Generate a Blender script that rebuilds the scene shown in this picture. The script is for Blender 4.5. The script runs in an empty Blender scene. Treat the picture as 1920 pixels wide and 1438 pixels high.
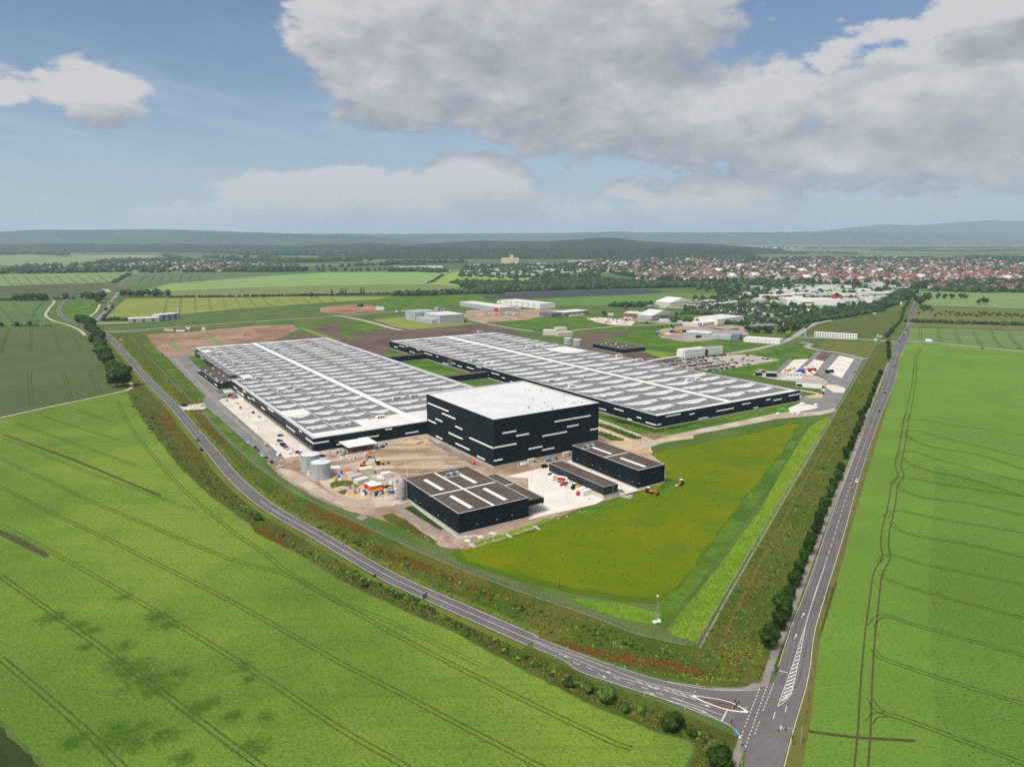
import bpy, bmesh, math, random
import numpy as np
from mathutils import Vector, Matrix, noise
random.seed(7); rng = np.random.default_rng(7)
S = bpy.context.scene
COL = S.collection
R = math.radians
# ------------------------------------------------------------------ camera, light, exposure
F, HZ, CH = 1380.0, 447.0, 150.0            # focal length and horizon row in the 1920 px photograph, flying height in metres
PITCH = math.atan((719 - HZ) / F); cp, sp = math.cos(PITCH), math.sin(PITCH)
cam = bpy.data.objects.new('camera', bpy.data.cameras.new('camera')); COL.objects.link(cam)
cam.location = (0, 0, CH); cam.rotation_euler = (math.pi / 2 - PITCH, 0, 0)
cam.data.sensor_width = 36; cam.data.lens = F / 1920 * 36; cam.data.clip_start = 1; cam.data.clip_end = 90000
S.camera = cam
SUN_EL, SUN_AZ = 56, 215                     # degrees; azimuth clockwise from +Y
sun = bpy.data.objects.new('sun', bpy.data.lights.new('sun', 'SUN')); COL.objects.link(sun)
sun.data.energy = 1.5; sun.data.angle = R(24); sun.data.color = (1, .955, .88)
sd = Vector((math.sin(R(SUN_AZ)) * math.cos(R(SUN_EL)), math.cos(R(SUN_AZ)) * math.cos(R(SUN_EL)), math.sin(R(SUN_EL))))
sun.rotation_euler = sd.to_track_quat('Z', 'Y').to_euler(); sun.location = (0, 0, 400)
S.view_settings.view_transform = 'Standard'; S.view_settings.look = 'None'
S.view_settings.gamma = 1; S.view_settings.use_curve_mapping = False
S.view_settings.exposure = 1.75
cy = S.cycles
cy.max_bounces = 3; cy.diffuse_bounces = 2; cy.glossy_bounces = 2; cy.volume_bounces = 1; cy.transparent_max_bounces = 8
cy.use_denoising = False; cy.sample_clamp_indirect = 4
try: cy.denoiser = 'OPENIMAGEDENOISE'; cy.denoising_prefilter = 'ACCURATE'
except Exception: pass

def G(px, py, z=0.0):
    """where the line of sight through pixel (px, py) of the photograph meets the height z"""
    a = (px - 960) / F; b = -(py - 719) / F
    d = Vector((a, cp + b * sp, -sp + b * cp)); t = (z - CH) / d.z
    return Vector((t * d.x, t * d.y, z))
def Gy(px, py, y):
    a = (px - 960) / F; b = -(py - 719) / F
    d = Vector((a, cp + b * sp, -sp + b * cp)); t = y / d.y
    return Vector((t * d.x, y, CH + t * d.z))
def Z(ox, oy, k): return lambda x, y: (ox + x / k, oy + y / k)
CA, SA = math.cos(R(34)), math.sin(R(34))
def uvw(u, v, z=0): return Vector((u * CA - v * SA, u * SA + v * CA, z))
def touv(p): return (p[0] * CA + p[1] * SA, -p[0] * SA + p[1] * CA)

# ------------------------------------------------------------------ node helpers
class NT:
    def __init__(s, nt): s.nt = nt; s.nt.nodes.clear()
    def n(s, t, **kw):
        o = s.nt.nodes.new(t)
        for k, v in kw.items(): setattr(o, k, v)
        return o
    def l(s, a, b): s.nt.links.new(a, b)
    def inp(s, sock, v):
        if isinstance(v, bpy.types.NodeSocket): s.l(v, sock)
        else: sock.default_value = v
    def m(s, op, a, b=0.0, c=None, clamp=False):
        o = s.n('ShaderNodeMath', operation=op, use_clamp=clamp)
        s.inp(o.inputs[0], a); s.inp(o.inputs[1], b)
        if c is not None: s.inp(o.inputs[2], c)
        return o.outputs[0]
    def mix(s, f, a, b):
        o = s.n('ShaderNodeMix', data_type='RGBA')
        s.inp(o.inputs[0], f)
        for k, v in ((6, a), (7, b)):
            if isinstance(v, bpy.types.NodeSocket): s.l(v, o.inputs[k])
            else: o.inputs[k].default_value = (*v[:3], 1)
        return o.outputs[2]
    def noise(s, vec, scale, detail=4, rough=.55, dist=0.0):
        o = s.n('ShaderNodeTexNoise'); o.inputs['Scale'].default_value = scale
        o.inputs['Detail'].default_value = detail; o.inputs['Roughness'].default_value = rough; o.inputs['Distortion'].default_value = dist
        if vec is not None: s.l(vec, o.inputs['Vector'])
        return o.outputs[0]
    def ramp(s, v, lo, hi):
        o = s.n('ShaderNodeMapRange'); o.interpolation_type = 'SMOOTHSTEP'
        s.inp(o.inputs[0], v); o.inputs[1].default_value = lo; o.inputs[2].default_value = hi
        return o.outputs[0]

# ------------------------------------------------------------------ world: Nishita blue with broken cloud
W = bpy.data.worlds.new('World'); S.world = W; W.use_nodes = True
CLOUDS = [ # px, py, half width px, half height up px, half height down px, weight   (given in the photograph, stored as directions)
 (940, 60, 330, 200, 150, 1.25), (1190, 20, 190, 110, 110, 1.1), (1000, 165, 330, 110, 95, 1.15), (700, 150, 110, 70, 60, .95), (760, 215, 150, 40, 35, .8), (640, 40, 60, 60, 60, .8),
 (1230, 220, 330, 80, 80, 1.15), (1430, 200, 110, 75, 90, 1.0), (1720, 205, 230, 100, 105, 1.15), (1850, 140, 220, 70, 110, 1.15), (1610, 290, 330, 60, 55, 1.1), (1330, 285, 260, 40, 30, .9),
 (1880, 300, 220, 60, 48, 1.0), (160, 180, 84, 58, 52, 1.1), (-10, 168, 50, 35, 30, 1.0), (895, 365, 125, 80, 65, 1.6), (650, 368, 250, 50, 60, 1.4), (790, 400, 420, 40, 45, .8),
 (1355, 378, 145, 50, 50, 1.6), (1190, 352, 55, 16, 16, .6), (410, 415, 180, 32, 30, .85), (1400, 430, 120, 12, 10, .6), (1900, 5, 110, 40, 30, 1.0),
 (580, 95, 55, 30, 30, .6), (1690, 60, 120, 20, 20, .55), (560, 435, 500, 20, 20, .5), (1560, 110, 60, 40, 40, .45)]
w = NT(W.node_tree)
tc = w.n('ShaderNodeTexCoord')
sep = w.n('ShaderNodeSeparateXYZ'); w.l(tc.outputs['Generated'], sep.inputs[0])
az = w.m('ARCTAN2', sep.outputs[0], sep.outputs[1]); el = w.m('ARCSINE', sep.outputs[2])
grp = bpy.data.node_groups.new('cloud_density', 'ShaderNodeTree')
grp.interface.new_socket('az', in_out='INPUT', socket_type='NodeSocketFloat'); grp.interface.new_socket('el', in_out='INPUT', socket_type='NodeSocketFloat')
grp.interface.new_socket('d', in_out='OUTPUT', socket_type='NodeSocketFloat'); grp.interface.new_socket('soft', in_out='OUTPUT', socket_type='NodeSocketFloat')
g = NT(grp); gi = g.n('NodeGroupInput'); go = g.n('NodeGroupOutput')
comb = g.n('ShaderNodeCombineXYZ'); g.l(gi.outputs[0], comb.inputs[0])
g.l(g.m('MULTIPLY', gi.outputs[1], 1.9), comb.inputs[1])
big = g.noise(comb.outputs[0], 7, 3, .6); fine = g.noise(comb.outputs[0], 20, 5, .62)
vor = g.n('ShaderNodeTexVoronoi', feature='F1'); vor.inputs['Scale'].default_value = 21; vor.inputs['Detail'].default_value = 1; vor.inputs['Roughness'].default_value = .55; vor.normalize = True
wv_ = g.n('ShaderNodeVectorMath', operation='MULTIPLY_ADD'); nzc = g.n('ShaderNodeTexNoise'); nzc.inputs['Scale'].default_value = 30; nzc.inputs['Detail'].default_value = 1; g.l(comb.outputs[0], nzc.inputs['Vector']); g.l(nzc.outputs['Color'], wv_.inputs[0]); wv_.inputs[1].default_value = (.03, .03, .03); g.l(comb.outputs[0], wv_.inputs[2]); g.l(wv_.outputs[0], vor.inputs['Vector'])
puff = g.m('SUBTRACT', .42, vor.outputs['Distance'])
wa = g.m('ADD', gi.outputs[0], g.m('MULTIPLY', g.m('SUBTRACT', big, .5), .10)); we = g.m('ADD', gi.outputs[1], g.m('MULTIPLY', g.m('SUBTRACT', big, .5), .05))
acc = None
for (px, py, rx, ru, rd, wt) in CLOUDS:
    d = Gy(px, py, 1000.0) - Vector((0, 0, CH)); a0 = math.atan2(d.x, d.y); e0 = math.atan2(d.z, math.hypot(d.x, d.y))
    dx = g.m('MULTIPLY', g.m('SUBTRACT', wa, a0), F / rx)
    de = g.m('SUBTRACT', we, e0)
    dy = g.m('MAXIMUM', g.m('MULTIPLY', de, F / ru), g.m('MULTIPLY', de, -F / rd))
    q = g.m('MULTIPLY', dx, dx); q = g.m('MULTIPLY_ADD', dy, dy, q)
    q = g.m('MULTIPLY_ADD', q, -1.0 * wt, wt)
    acc = q if acc is None else g.m('MAXIMUM', acc, q)
# away from the photograph's own part of the sky: broken cloud of the same kind
wide = g.m('MULTIPLY', g.m('SUBTRACT', g.noise(comb.outputs[0], 2.3, 3, .5), .42), 5.0)
side = g.ramp(g.m('MAXIMUM', g.m('ABSOLUTE', gi.outputs[0]), g.m('MULTIPLY', gi.outputs[1], 1.75)), .62, .85)
acc = g.m('MAXIMUM', g.m('MAXIMUM', acc, -1.0), g.m('SUBTRACT', g.m('MULTIPLY', side, g.m('ADD', wide, 1.2)), 1.0))
soft = g.m('ADD', acc, g.m('MULTIPLY', g.m('SUBTRACT', big, .5), 1.9))
dd = g.m('ADD', g.m('ADD', soft, g.m('MULTIPLY', puff, 1.1)), g.m('MULTIPLY', g.m('SUBTRACT', fine, .5), 2.4))
soft = g.m('ADD', g.m('ADD', soft, g.m('MULTIPLY', puff, .5)), g.m('MULTIPLY', g.m('SUBTRACT', fine, .5), 1.5))
g.l(dd, go.inputs[0]); g.l(soft, go.inputs[1])
def dens(a, e):
    o = w.n('ShaderNodeGroup'); o.node_tree = grp; w.inp(o.inputs[0], a); w.inp(o.inputs[1], e); return o.outputs
(d0, s0) = dens(az, el); (_, d1) = dens(w.m('SUBTRACT', az, .014), w.m('ADD', el, .042))
alpha = w.ramp(d0, -.08, .52)
lit = w.m('ADD', w.m('MULTIPLY', w.m('SUBTRACT', s0, d1), .62), .50, clamp=True)
thick = w.ramp(d1, .5, 1.6)
sky = w.n('ShaderNodeTexSky', sky_type='NISHITA'); sky.sun_disc = False; sky.sun_elevation = R(SUN_EL); sky.sun_rotation = R(SUN_AZ)
sky.air_density = 1.0; sky.dust_density = 1.0; sky.ozone_density = 1.0; sky.altitude = 150
EXPF = 2 ** S.view_settings.exposure
def lin(r, g_, b):
    f = lambda c: (c / 255 / 12.92) if c / 255 < .04045 else ((c / 255 + .055) / 1.055) ** 2.4
    return (f(r), f(g_), f(b))
def cl(r, g_, b):  # cloud radiance before exposure
    return tuple(v / EXPF for v in lin(r, g_, b))
skyc = w.n('ShaderNodeVectorMath', operation='MULTIPLY'); w.l(sky.outputs[0], skyc.inputs[0]); skyc.inputs[1].default_value = (.0250, .0262, .0290)
cold = w.mix(lit, cl(146, 152, 163), cl(212, 209, 209))
cold = w.mix(w.m('MULTIPLY', thick, .35), cold, cl(172, 174, 181))
veil = w.m('MULTIPLY', w.ramp(w.m('ADD', el, w.m('MULTIPLY', big_v := w.noise(tc.outputs['Generated'], 3.5, 5, .6, .6), .16)), .30, .02), .80)
base = w.mix(veil, skyc.outputs[0], cl(172, 188, 206))
# thin streaky veil, low on the left
stv = w.n('ShaderNodeCombineXYZ'); w.l(w.m('MULTIPLY', az, 3.0), stv.inputs[0]); w.l(w.m('MULTIPLY', w.m('ADD', el, w.m('MULTIPLY', az, .12)), 22), stv.inputs[1])
streak = w.noise(stv.outputs[0], 1.3, 5, .6, .5)
base = w.mix(w.m('MULTIPLY', w.ramp(streak, .42, .72), w.m('MULTIPLY', w.ramp(el, .30, .08), .6)), base, cl(176, 194, 210))
allc = w.mix(w.m('MULTIPLY', alpha, w.m('SUBTRACT', .95, w.m('MULTIPLY', w.ramp(el, .12, .0), .22))), base, cold)
allc = w.mix(w.m('MULTIPLY', w.ramp(el, .08, .0), .45), allc, cl(198, 203, 210))
bg = w.n('ShaderNodeBackground'); w.l(allc, bg.inputs[0]); bg.inputs[1].default_value = 1.0
SKYS = w  # the Nishita radiance is scaled by 0.05 above, in skyc
wo = w.n('ShaderNodeOutputWorld'); w.l(bg.outputs[0], wo.inputs[0])
W.cycles.sampling_method = 'NONE'

# ------------------------------------------------------------------ materials
MATS = {}
def mat(name, c1, c2=None, scale=.05, c3=None, scale3=1.5, amt3=.5, rough=.9, bump=0.0, bscale=3.0, spec=.08, metal=0.0, lo=.38, hi=.62, coord='pos', lo3=.5, hi3=.7, stretch=None, rot=0.0, rand=0.0):
    """two-colour noise with an optional third, finer colour; relief by bump"""
    if name in MATS: return MATS[name]
    m = bpy.data.materials.new(name); m.use_nodes = True; n = NT(m.node_tree)
    o = n.n('ShaderNodeOutputMaterial'); b = n.n('ShaderNodeBsdfPrincipled'); n.l(b.outputs[0], o.inputs[0])
    b.inputs['Roughness'].default_value = rough; b.inputs['Specular IOR Level'].default_value = spec; b.inputs['Metallic'].default_value = metal
    if coord == 'pos': v = n.n('ShaderNodeNewGeometry').outputs['Position']
    else: v = n.n('ShaderNodeTexCoord').outputs['Object']
    v0 = v
    if stretch:
        mp = n.n('ShaderNodeMapping'); n.l(v, mp.inputs[0]); mp.inputs['Rotation'].default_value = (0, 0, rot); mp.inputs['Scale'].default_value = stretch; v = mp.outputs[0]
    if c2 is None: b.inputs['Base Color'].default_value = (*c1, 1); colr = None
    else:
        colr = n.mix(n.ramp(n.noise(v, scale, 5, .62), lo, hi), c1, c2)
    if c3 is not None:
        colr = n.mix(n.m('MULTIPLY', n.ramp(n.noise(v0, scale3, 4, .6), lo3, hi3), amt3), colr if colr else c1, c3)
    if colr and rand:
        oi = n.n('ShaderNodeObjectInfo'); vm = n.n('ShaderNodeVectorMath', operation='SCALE'); n.l(colr, vm.inputs[0]); n.inp(vm.inputs['Scale'], n.m('ADD', 1 - rand, n.m('MULTIPLY', oi.outputs['Random'], 2.2 * rand))); colr = vm.outputs[0]
    if colr: n.l(colr, b.inputs['Base Color'])
    if bump:
        bu = n.n('ShaderNodeBump'); bu.inputs['Strength'].default_value = min(1, bump); bu.inputs['Distance'].default_value = max(.3, bump)
        n.l(n.noise(v0, bscale, 4, .65), bu.inputs['Height']); n.l(bu.outputs[0], b.inputs['Normal'])
    MATS[name] = m; return m
def K(c, f): return tuple(v * f for v in c)
# fields and ground
grass_base = mat('meadow_grass', (.040, .062, .014), (.075, .105, .022), .03, (.105, .09, .035), .35, .35, bump=.5, bscale=1.2)
plain = bpy.data.materials.new('farmland_plain'); plain.use_nodes = True
n = NT(plain.node_tree); o = n.n('ShaderNodeOutputMaterial'); b = n.n('ShaderNodeBsdfPrincipled'); n.l(b.outputs[0], o.inputs[0]); b.inputs['Roughness'].default_value = .95; b.inputs['Specular IOR Level'].default_value = .1
pos = n.n('ShaderNodeNewGeometry').outputs['Position']
mp = n.n('ShaderNodeMapping'); n.l(pos, mp.inputs[0]); mp.inputs['Scale'].default_value = (.0011, .0019, .001); mp.inputs['Rotation'].default_value = (0, 0, .5)
vo = n.n('ShaderNodeTexVoronoi'); vo.inputs['Scale'].default_value = 1.0; n.l(mp.outputs[0], vo.inputs['Vector'])
cr = n.n('ShaderNodeValToRGB'); cr.color_ramp.interpolation = 'CONSTANT'
sp_ = n.n('ShaderNodeSeparateColor'); n.l(vo.outputs['Color'], sp_.inputs[0]); n.l(sp_.outputs[0], cr.inputs[0])
cs = [(.085, .13, .040), (.11, .17, .055), (.07, .105, .035), (.14, .19, .07), (.15, .13, .07), (.06, .09, .03), (.10, .16, .045)]
for i, c_ in enumerate(cs):
    e_ = cr.color_ramp.elements[i] if i < 2 else cr.color_ramp.elements.new(i / len(cs))
    e_.position = i / len(cs); e_.color = (*c_, 1)
near = n.mix(n.ramp(n.noise(pos, .02, 5, .6), .38, .62), (.055, .10, .018), (.085, .12, .03))
sy = n.n('ShaderNodeSeparateXYZ'); n.l(pos, sy.inputs[0])
n.l(n.mix(n.ramp(sy.outputs[1], 2300, 2600), near, cr.outputs[0]), b.inputs['Base Color'])

def crop(name, c, rows=None, spots=.5, dark=.55):
    """a dense crop: leafy grain, faint broad variation and dark gaps between plants"""
    return mat(name, K(c, .93), K(c, 1.08), .012, K(c, dark), .9, spots, bump=.85, bscale=1.6, lo=.35, hi=.65, lo3=.52, hi3=.68, spec=.06)
def patchcrop(name, c):
    """the near crop, with the dark lodged patches and grain the photograph shows"""
    m = bpy.data.materials.new(name); m.use_nodes = True; n = NT(m.node_tree)
    o = n.n('ShaderNodeOutputMaterial'); b = n.n('ShaderNodeBsdfPrincipled'); n.l(b.outputs[0], o.inputs[0]); b.inputs['Roughness'].default_value = .9; b.inputs['Specular IOR Level'].default_value = .06
    p = n.n('ShaderNodeNewGeometry').outputs['Position']
    c1 = n.mix(n.ramp(n.noise(p, .007, 5, .62), .38, .62), K(c, .80), (c[0] * 1.28, c[1] * 1.12, c[2] * 1.05))
    # grain elongated across the rows
    mp = n.n('ShaderNodeMapping'); n.l(p, mp.inputs[0]); mp.inputs['Scale'].default_value = (1.0, 1.0, 1)
    g1 = n.noise(mp.outputs[0], .75, 3, .7); g2 = n.noise(mp.outputs[0], .26, 3, .6)
    c1 = n.mix(n.m('MULTIPLY', n.ramp(g1, .5, .68), .62), c1, K(c, .42))
    c1 = n.mix(n.m('MULTIPLY', n.ramp(g1, .42, .25), .55), c1, (c[0] * 1.75, c[1] * 1.45, c[2] * 2.0))
    c1 = n.mix(n.m('MULTIPLY', n.ramp(g2, .5, .7), .25), c1, K(c, .6))
    # drilling rows
    wv = n.n('ShaderNodeMapping'); n.l(p, wv.inputs[0]); wv.inputs['Rotation'].default_value = (0, 0, R(-37)); wv.inputs['Scale'].default_value = (.005, .35, 1)
    c1 = n.mix(n.m('MULTIPLY', n.ramp(n.noise(wv.outputs[0], 1, 2, .5), .5, .68), .22), c1, K(c, .6))
    acc = None
    for (px, py, r) in ((100, 1158, 7), (145, 1170, 4), (235, 1210, 4.5), (175, 1182, 3.5), (300, 1155, 6), (315, 1172, 5), (250, 1255, 8), (275, 1275, 8), (300, 1290, 7), (225, 1245, 6), (375, 1325, 5.5), (335, 1262, 4.5), (390, 1318, 4),
                        (240, 1385, 9), (215, 1370, 6), (300, 1380, 5), (430, 1345, 4), (455, 1250, 4), (470, 1272, 3), (160, 1213, 3), (230, 1120, 3.5), (345, 1420, 4), (140, 1388, 5), (495, 1345, 3), (480, 1400, 5)):
        q = G(px, py); dv = n.n('ShaderNodeVectorMath', operation='DISTANCE'); n.l(p, dv.inputs[0]); dv.inputs[1].default_value = q
        s = n.m('SUBTRACT', 1.0, n.m('DIVIDE', dv.outputs['Value'], r * 1.4)); acc = s if acc is None else n.m('MAXIMUM', acc, s)
    pm = n.ramp(n.m('ADD', n.m('MAXIMUM', acc, -.6), n.m('MULTIPLY', n.m('SUBTRACT', n.noise(p, .20, 6, .78), .5), 2.8)), .02, .95)
    c1 = n.mix(n.m('MULTIPLY', pm, n.m('ADD', .42, n.m('MULTIPLY', g1, .75))), c1, (.034, .085, .008))
    n.l(c1, b.inputs['Base Color'])
    bu = n.n('ShaderNodeBump'); bu.inputs['Strength'].default_value = .9; bu.inputs['Distance'].default_value = .9; n.l(n.m('SUBTRACT', g1, n.m('MULTIPLY', pm, .12)), bu.inputs['Height']); n.l(bu.outputs[0], b.inputs['Normal'])
    MATS[name] = m; return m
M_nearcrop = patchcrop('young_crop', (.116, .204, .027))
M_rightcrop = crop('right_crop', (.118, .215, .030), spots=.6, dark=.42)
M_cropdark = crop('grey_green_wheat', (.078, .110, .042)); M_cropmid = crop('mid_green_wheat', (.085, .14, .045))
M_palegreen = crop('pale_green_barley', (.15, .225, .085)); M_bluegreen = crop('blue_green_wheat', (.085, .135, .058)); M_bright = crop('bright_barley', (.175, .27, .085))
M_yellowgreen = crop('yellow_green_barley', (.19, .215, .050)); M_browngreen = mat('brown_green_crop', (.06, .065, .028), (.085, .095, .035), .01, bump=.3)
M_oliverust = mat('rusty_poppy_crop', (.13, .17, .05), (.17, .12, .055), .008, stretch=(1, 4, 1), rot=-.1, lo=.45, hi=.7)
M_lushgreen = mat('lush_grass', (.048, .105, .010), (.085, .160, .016), .03, (.034, .070, .008), .25, .6, bump=.5)
M_limegreen = mat('lime_grass', (.11, .20, .016), (.16, .25, .022), .05, (.06, .14, .012), .35, .7, bump=.6)
M_olive = mat('olive_meadow', (.096, .138, .001), (.124, .146, .001), .012, (.072, .124, .002), .03, .7, bump=.35, bscale=.8, lo3=.45, hi3=.62)
M_oliveg = mat('mown_grass', (.10, .13, .018), (.12, .11, .03), .02, (.07, .12, .015), .1, .5, bump=.4)
M_verge = mat('rough_verge', (.055, .092, .010), (.105, .102, .018), .03, (.038, .060, .008), .45, .8, bump=.9, bscale=.9)
M_verge2 = mat('brown_verge', (.066, .070, .013), (.080, .105, .015), .04, (.036, .046, .009), .45, .7, bump=.9, bscale=.9)
M_drift = mat('rust_red_drift', (.100, .055, .012), (.070, .090, .012), .12, (.16, .042, .010), .45, .4, bump=.6, lo=.42, hi=.6)
M_soil = mat('bare_soil', (.085, .058, .045), (.115, .082, .062), .01, (.14, .105, .08), .05, .5, bump=.4)
M_dirt = mat('pinkish_building_ground', (.24, .155, .105), (.37, .28, .21), .035, (.16, .10, .065), .14, .75, bump=.5)
M_dirt2 = mat('red_brown_earth', (.20, .115, .075), (.31, .20, .135), .012, (.13, .075, .05), .05, .7, bump=.5)
M_yard = mat('gravel_yard', (.34, .28, .225), (.44, .38, .32), .04, (.25, .175, .12), .09, .6, bump=.3)
M_graded = mat('graded_brown_ground', (.24, .165, .10), (.42, .33, .24), .03, (.16, .105, .065), .06, .7, bump=.3, stretch=(.35, 2.2, 1), rot=R(123), lo=.42, hi=.6)
M_sand = mat('sand', (.42, .29, .17), (.50, .37, .24), .06, (.3, .2, .12), .3, .5, bump=.4)
M_yardpink = mat('dusty_works_yard', (.25, .205, .17), (.32, .27, .23), .03, (.17, .13, .10), .08, .6)
M_conc = mat('concrete_apron', (.50, .45, .39), (.57, .52, .46), .03, (.38, .29, .22), .08, .55, bump=.1)
M_conc2 = mat('pale_concrete', (.56, .52, .46), (.62, .58, .53), .04, (.48, .43, .37), .3, .4)
M_asph = mat('road_asphalt', (.118, .110, .112), (.142, .132, .132), .04, (.095, .09, .094), .6, .5, rough=.85, stretch=(1, 1, 1))
M_asph2 = mat('yard_asphalt', (.15, .148, .148), (.185, .18, .178), .04, (.24, .225, .205), .06, .6, rough=.9)
M_path = mat('cycle_path', (.19, .16, .15), (.23, .20, .185), .1)
M_gravel = mat('gravel_track', (.34, .29, .22), (.42, .37, .29), .2, (.2, .19, .1), .5, .4)
M_white = mat('road_paint', (.60, .58, .55), (.38, .36, .35), 1.6)
M_tyre = mat('bare_tyre_track', (.040, .066, .014), (.070, .105, .020), .35, (.024, .040, .008), .9, .8)
M_track2 = mat('green_tyre_track', (.055, .110, .020), (.045, .085, .016), .4)
M_tilled = mat('tilled_strip', (.075, .068, .030), (.055, .055, .022), .3, bump=.5)
M_darkfield = mat('dark_field', (.022, .036, .010), (.032, .046, .014), .1)
M_forest = mat('forest_floor', (.010, .022, .012), (.018, .034, .016), .02, (.007, .015, .008), .06, .7, bump=1, bscale=.06)
M_hill = mat('wooded_hill', (.016, .030, .020), (.030, .048, .028), .0012, (.012, .022, .014), .01, .7)
# buildings
def cladding(name, c, hj, vj, spec):
    m = bpy.data.materials.new(name); m.use_nodes = True; n = NT(m.node_tree); o = n.n('ShaderNodeOutputMaterial'); b = n.n('ShaderNodeBsdfPrincipled'); n.l(b.outputs[0], o.inputs[0]); b.inputs['Specular IOR Level'].default_value = spec
    tc_ = n.n('ShaderNodeTexCoord').outputs['Object']; sx = n.n('ShaderNodeSeparateXYZ'); n.l(tc_, sx.inputs[0])
    jz = n.m('LESS_THAN', n.m('FRACT', n.m('DIVIDE', sx.outputs[2], hj)), .09); jv = n.m('LESS_THAN', n.m('FRACT', n.m('DIVIDE', n.m('ADD', sx.outputs[0], sx.outputs[1]), vj)), .035)
    base_ = n.mix(n.ramp(n.noise(tc_, .12, 4, .6), .35, .65), K(c, .85), K(c, 1.25)); fl_ = n.n('ShaderNodeVectorMath', operation='FLOOR'); sc_ = n.n('ShaderNodeVectorMath', operation='DIVIDE'); n.l(tc_, sc_.inputs[0]); sc_.inputs[1].default_value = (vj, vj, hj); n.l(sc_.outputs[0], fl_.inputs[0]); wn = n.n('ShaderNodeTexWhiteNoise'); n.l(fl_.outputs[0], wn.inputs['Vector'])
    base_ = n.mix(n.m('MULTIPLY', wn.outputs['Value'], .35), base_, K(c, 1.5)); n.l(n.mix(n.m('MULTIPLY', n.m('MAXIMUM', jz, jv), .5), base_, K(c, 2.6)), b.inputs['Base Color']); n.inp(b.inputs['Roughness'], n.m('ADD', .42, n.m('MULTIPLY', wn.outputs['Value'], .16))); MATS[name] = m; return m
M_navy = cladding('navy_cladding', (.0042, .0095, .0140), 3.0, 6.0, .10); M_navyl = cladding('charcoal_cladding', (.019, .0245, .029), 2.4, 6.0, .12)
M_membrane = mat('roof_membrane', (.56, .555, .54), (.62, .61, .59), .05, (.47, .44, .40), .03, .5, rough=.7, coord='obj')
M_boxroof = mat('silver_white_roof', (.53, .53, .53), (.58, .58, .575), .05, (.46, .47, .48), .4, .25, rough=.6, coord='obj')
M_coping = mat('zinc_coping', (.36, .38, .40), (.42, .44, .46), .2, rough=.45, coord='obj')
M_panel = mat('solar_panel', (.125, .116, .117), (.155, .145, .146), .2, rough=.35, spec=.5, coord='obj')
M_brownroof = mat('gravel_roof', (.082, .060, .047), (.105, .080, .064), .08, (.06, .048, .042), .7, .5, coord='obj')
M_glassroof = mat('translucent_skylight', (.56, .57, .57), (.60, .60, .60), .3, rough=.3, coord='obj')
M_strip = mat('white_facade_band', (.82, .82, .80), (.78, .78, .77), .3, rough=.4, coord='obj')
M_plinth = mat('concrete_plinth', (.36, .34, .31), (.42, .40, .36), .3, coord='obj')
M_lightconc = mat('light_wall_concrete', (.48, .45, .37), (.53, .50, .42), .3, coord='obj')
M_wwall = mat('white_render', (.70, .70, .67), (.65, .65, .63), .15, coord='obj'); M_gwall = mat('grey_sheet', (.33, .345, .36), (.38, .395, .41), .15, rough=.5, coord='obj')
M_lroof = mat('light_sheet_roof', (.50, .49, .47), (.58, .57, .55), .08, (.38, .36, .34), .2, .4, coord='obj')
M_dgrey = mat('dark_grey_sheet', (.12, .13, .145), (.15, .16, .175), .2, rough=.5, coord='obj')
M_win = mat('window_glass', (.02, .028, .036), rough=.12, spec=.6)
M_dark = mat('dark_metal', (.02, .02, .022), rough=.5)
M_galv = mat('galvanised_steel', (.36, .40, .41), (.44, .475, .48), .25, rough=.35, metal=.35, coord='obj')
M_galvtop = mat('tank_lid', (.50, .53, .55), (.55, .58, .60), .2, rough=.4, coord='obj')
M_red = mat('red_paint', (.42, .03, .025), rough=.5); M_orange = mat('orange_paint', (.58, .13, .02), rough=.5); M_yellow = mat('yellow_paint', (.60, .36, .02), rough=.5)
M_blue = mat('blue_paint', (.02, .09, .34), rough=.5); M_lblue = mat('light_blue_paint', (.05, .22, .42), rough=.5); M_green = mat('green_paint', (.05, .32, .05), rough=.5); M_wpaint = mat('white_paint', (.70, .69, .67), rough=.4)
M_cream = mat('cream_paint', (.55, .52, .42), rough=.6); M_beige = mat('beige_concrete', (.52, .47, .30), (.46, .41, .27), .03, coord='obj')
M_tyreb = mat('tyre_rubber', (.02, .02, .02), rough=.8); M_head = mat('headlight_glass', (.6, .6, .6), rough=.2)
M_tile = mat('red_roof_tiles', (.165, .072, .052), (.22, .105, .078), .03); M_tile2 = mat('brown_roof_tiles', (.115, .062, .05), (.16, .088, .07), .03); M_tile3 = mat('grey_roof_tiles', (.10, .10, .11), (.15, .15, .16), .05)
M_brick = mat('red_brick', (.24, .10, .07), (.28, .13, .09), .2); M_stone = mat('grey_stone', (.16, .16, .17), (.22, .21, .2), .2)
M_leaf = mat('tree_leaves', (.018, .044, .006), (.038, .074, .010), .5, (.058, .10, .015), 1.3, .6, rough=.8, spec=.1, coord='obj', rand=.3)
M_leaf2 = mat('bright_leaves', (.036, .078, .012), (.062, .11, .018), .5, (.085, .14, .028), 1.3, .6, rough=.75, coord='obj', rand=.3)
M_leaf3 = mat('dark_leaves', (.015, .038, .005), (.032, .064, .009), .5, (.054, .092, .014), 1.3, .5, rough=.85, spec=.08, coord='obj', rand=.3)
M_wood = mat('far_foliage', (.014, .036, .012), (.028, .058, .016), .012, (.042, .080, .022), .05, .4, rough=.9)
M_bark = mat('bark', (.07, .055, .04), (.10, .08, .06), 1.5, coord='obj')
M_poppy = mat('poppy_petals', (.27, .038, .008), (.17, .045, .010), .4); M_yflower = mat('mustard_flowers', (.24, .30, .012), (.17, .25, .014), .4)
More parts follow.
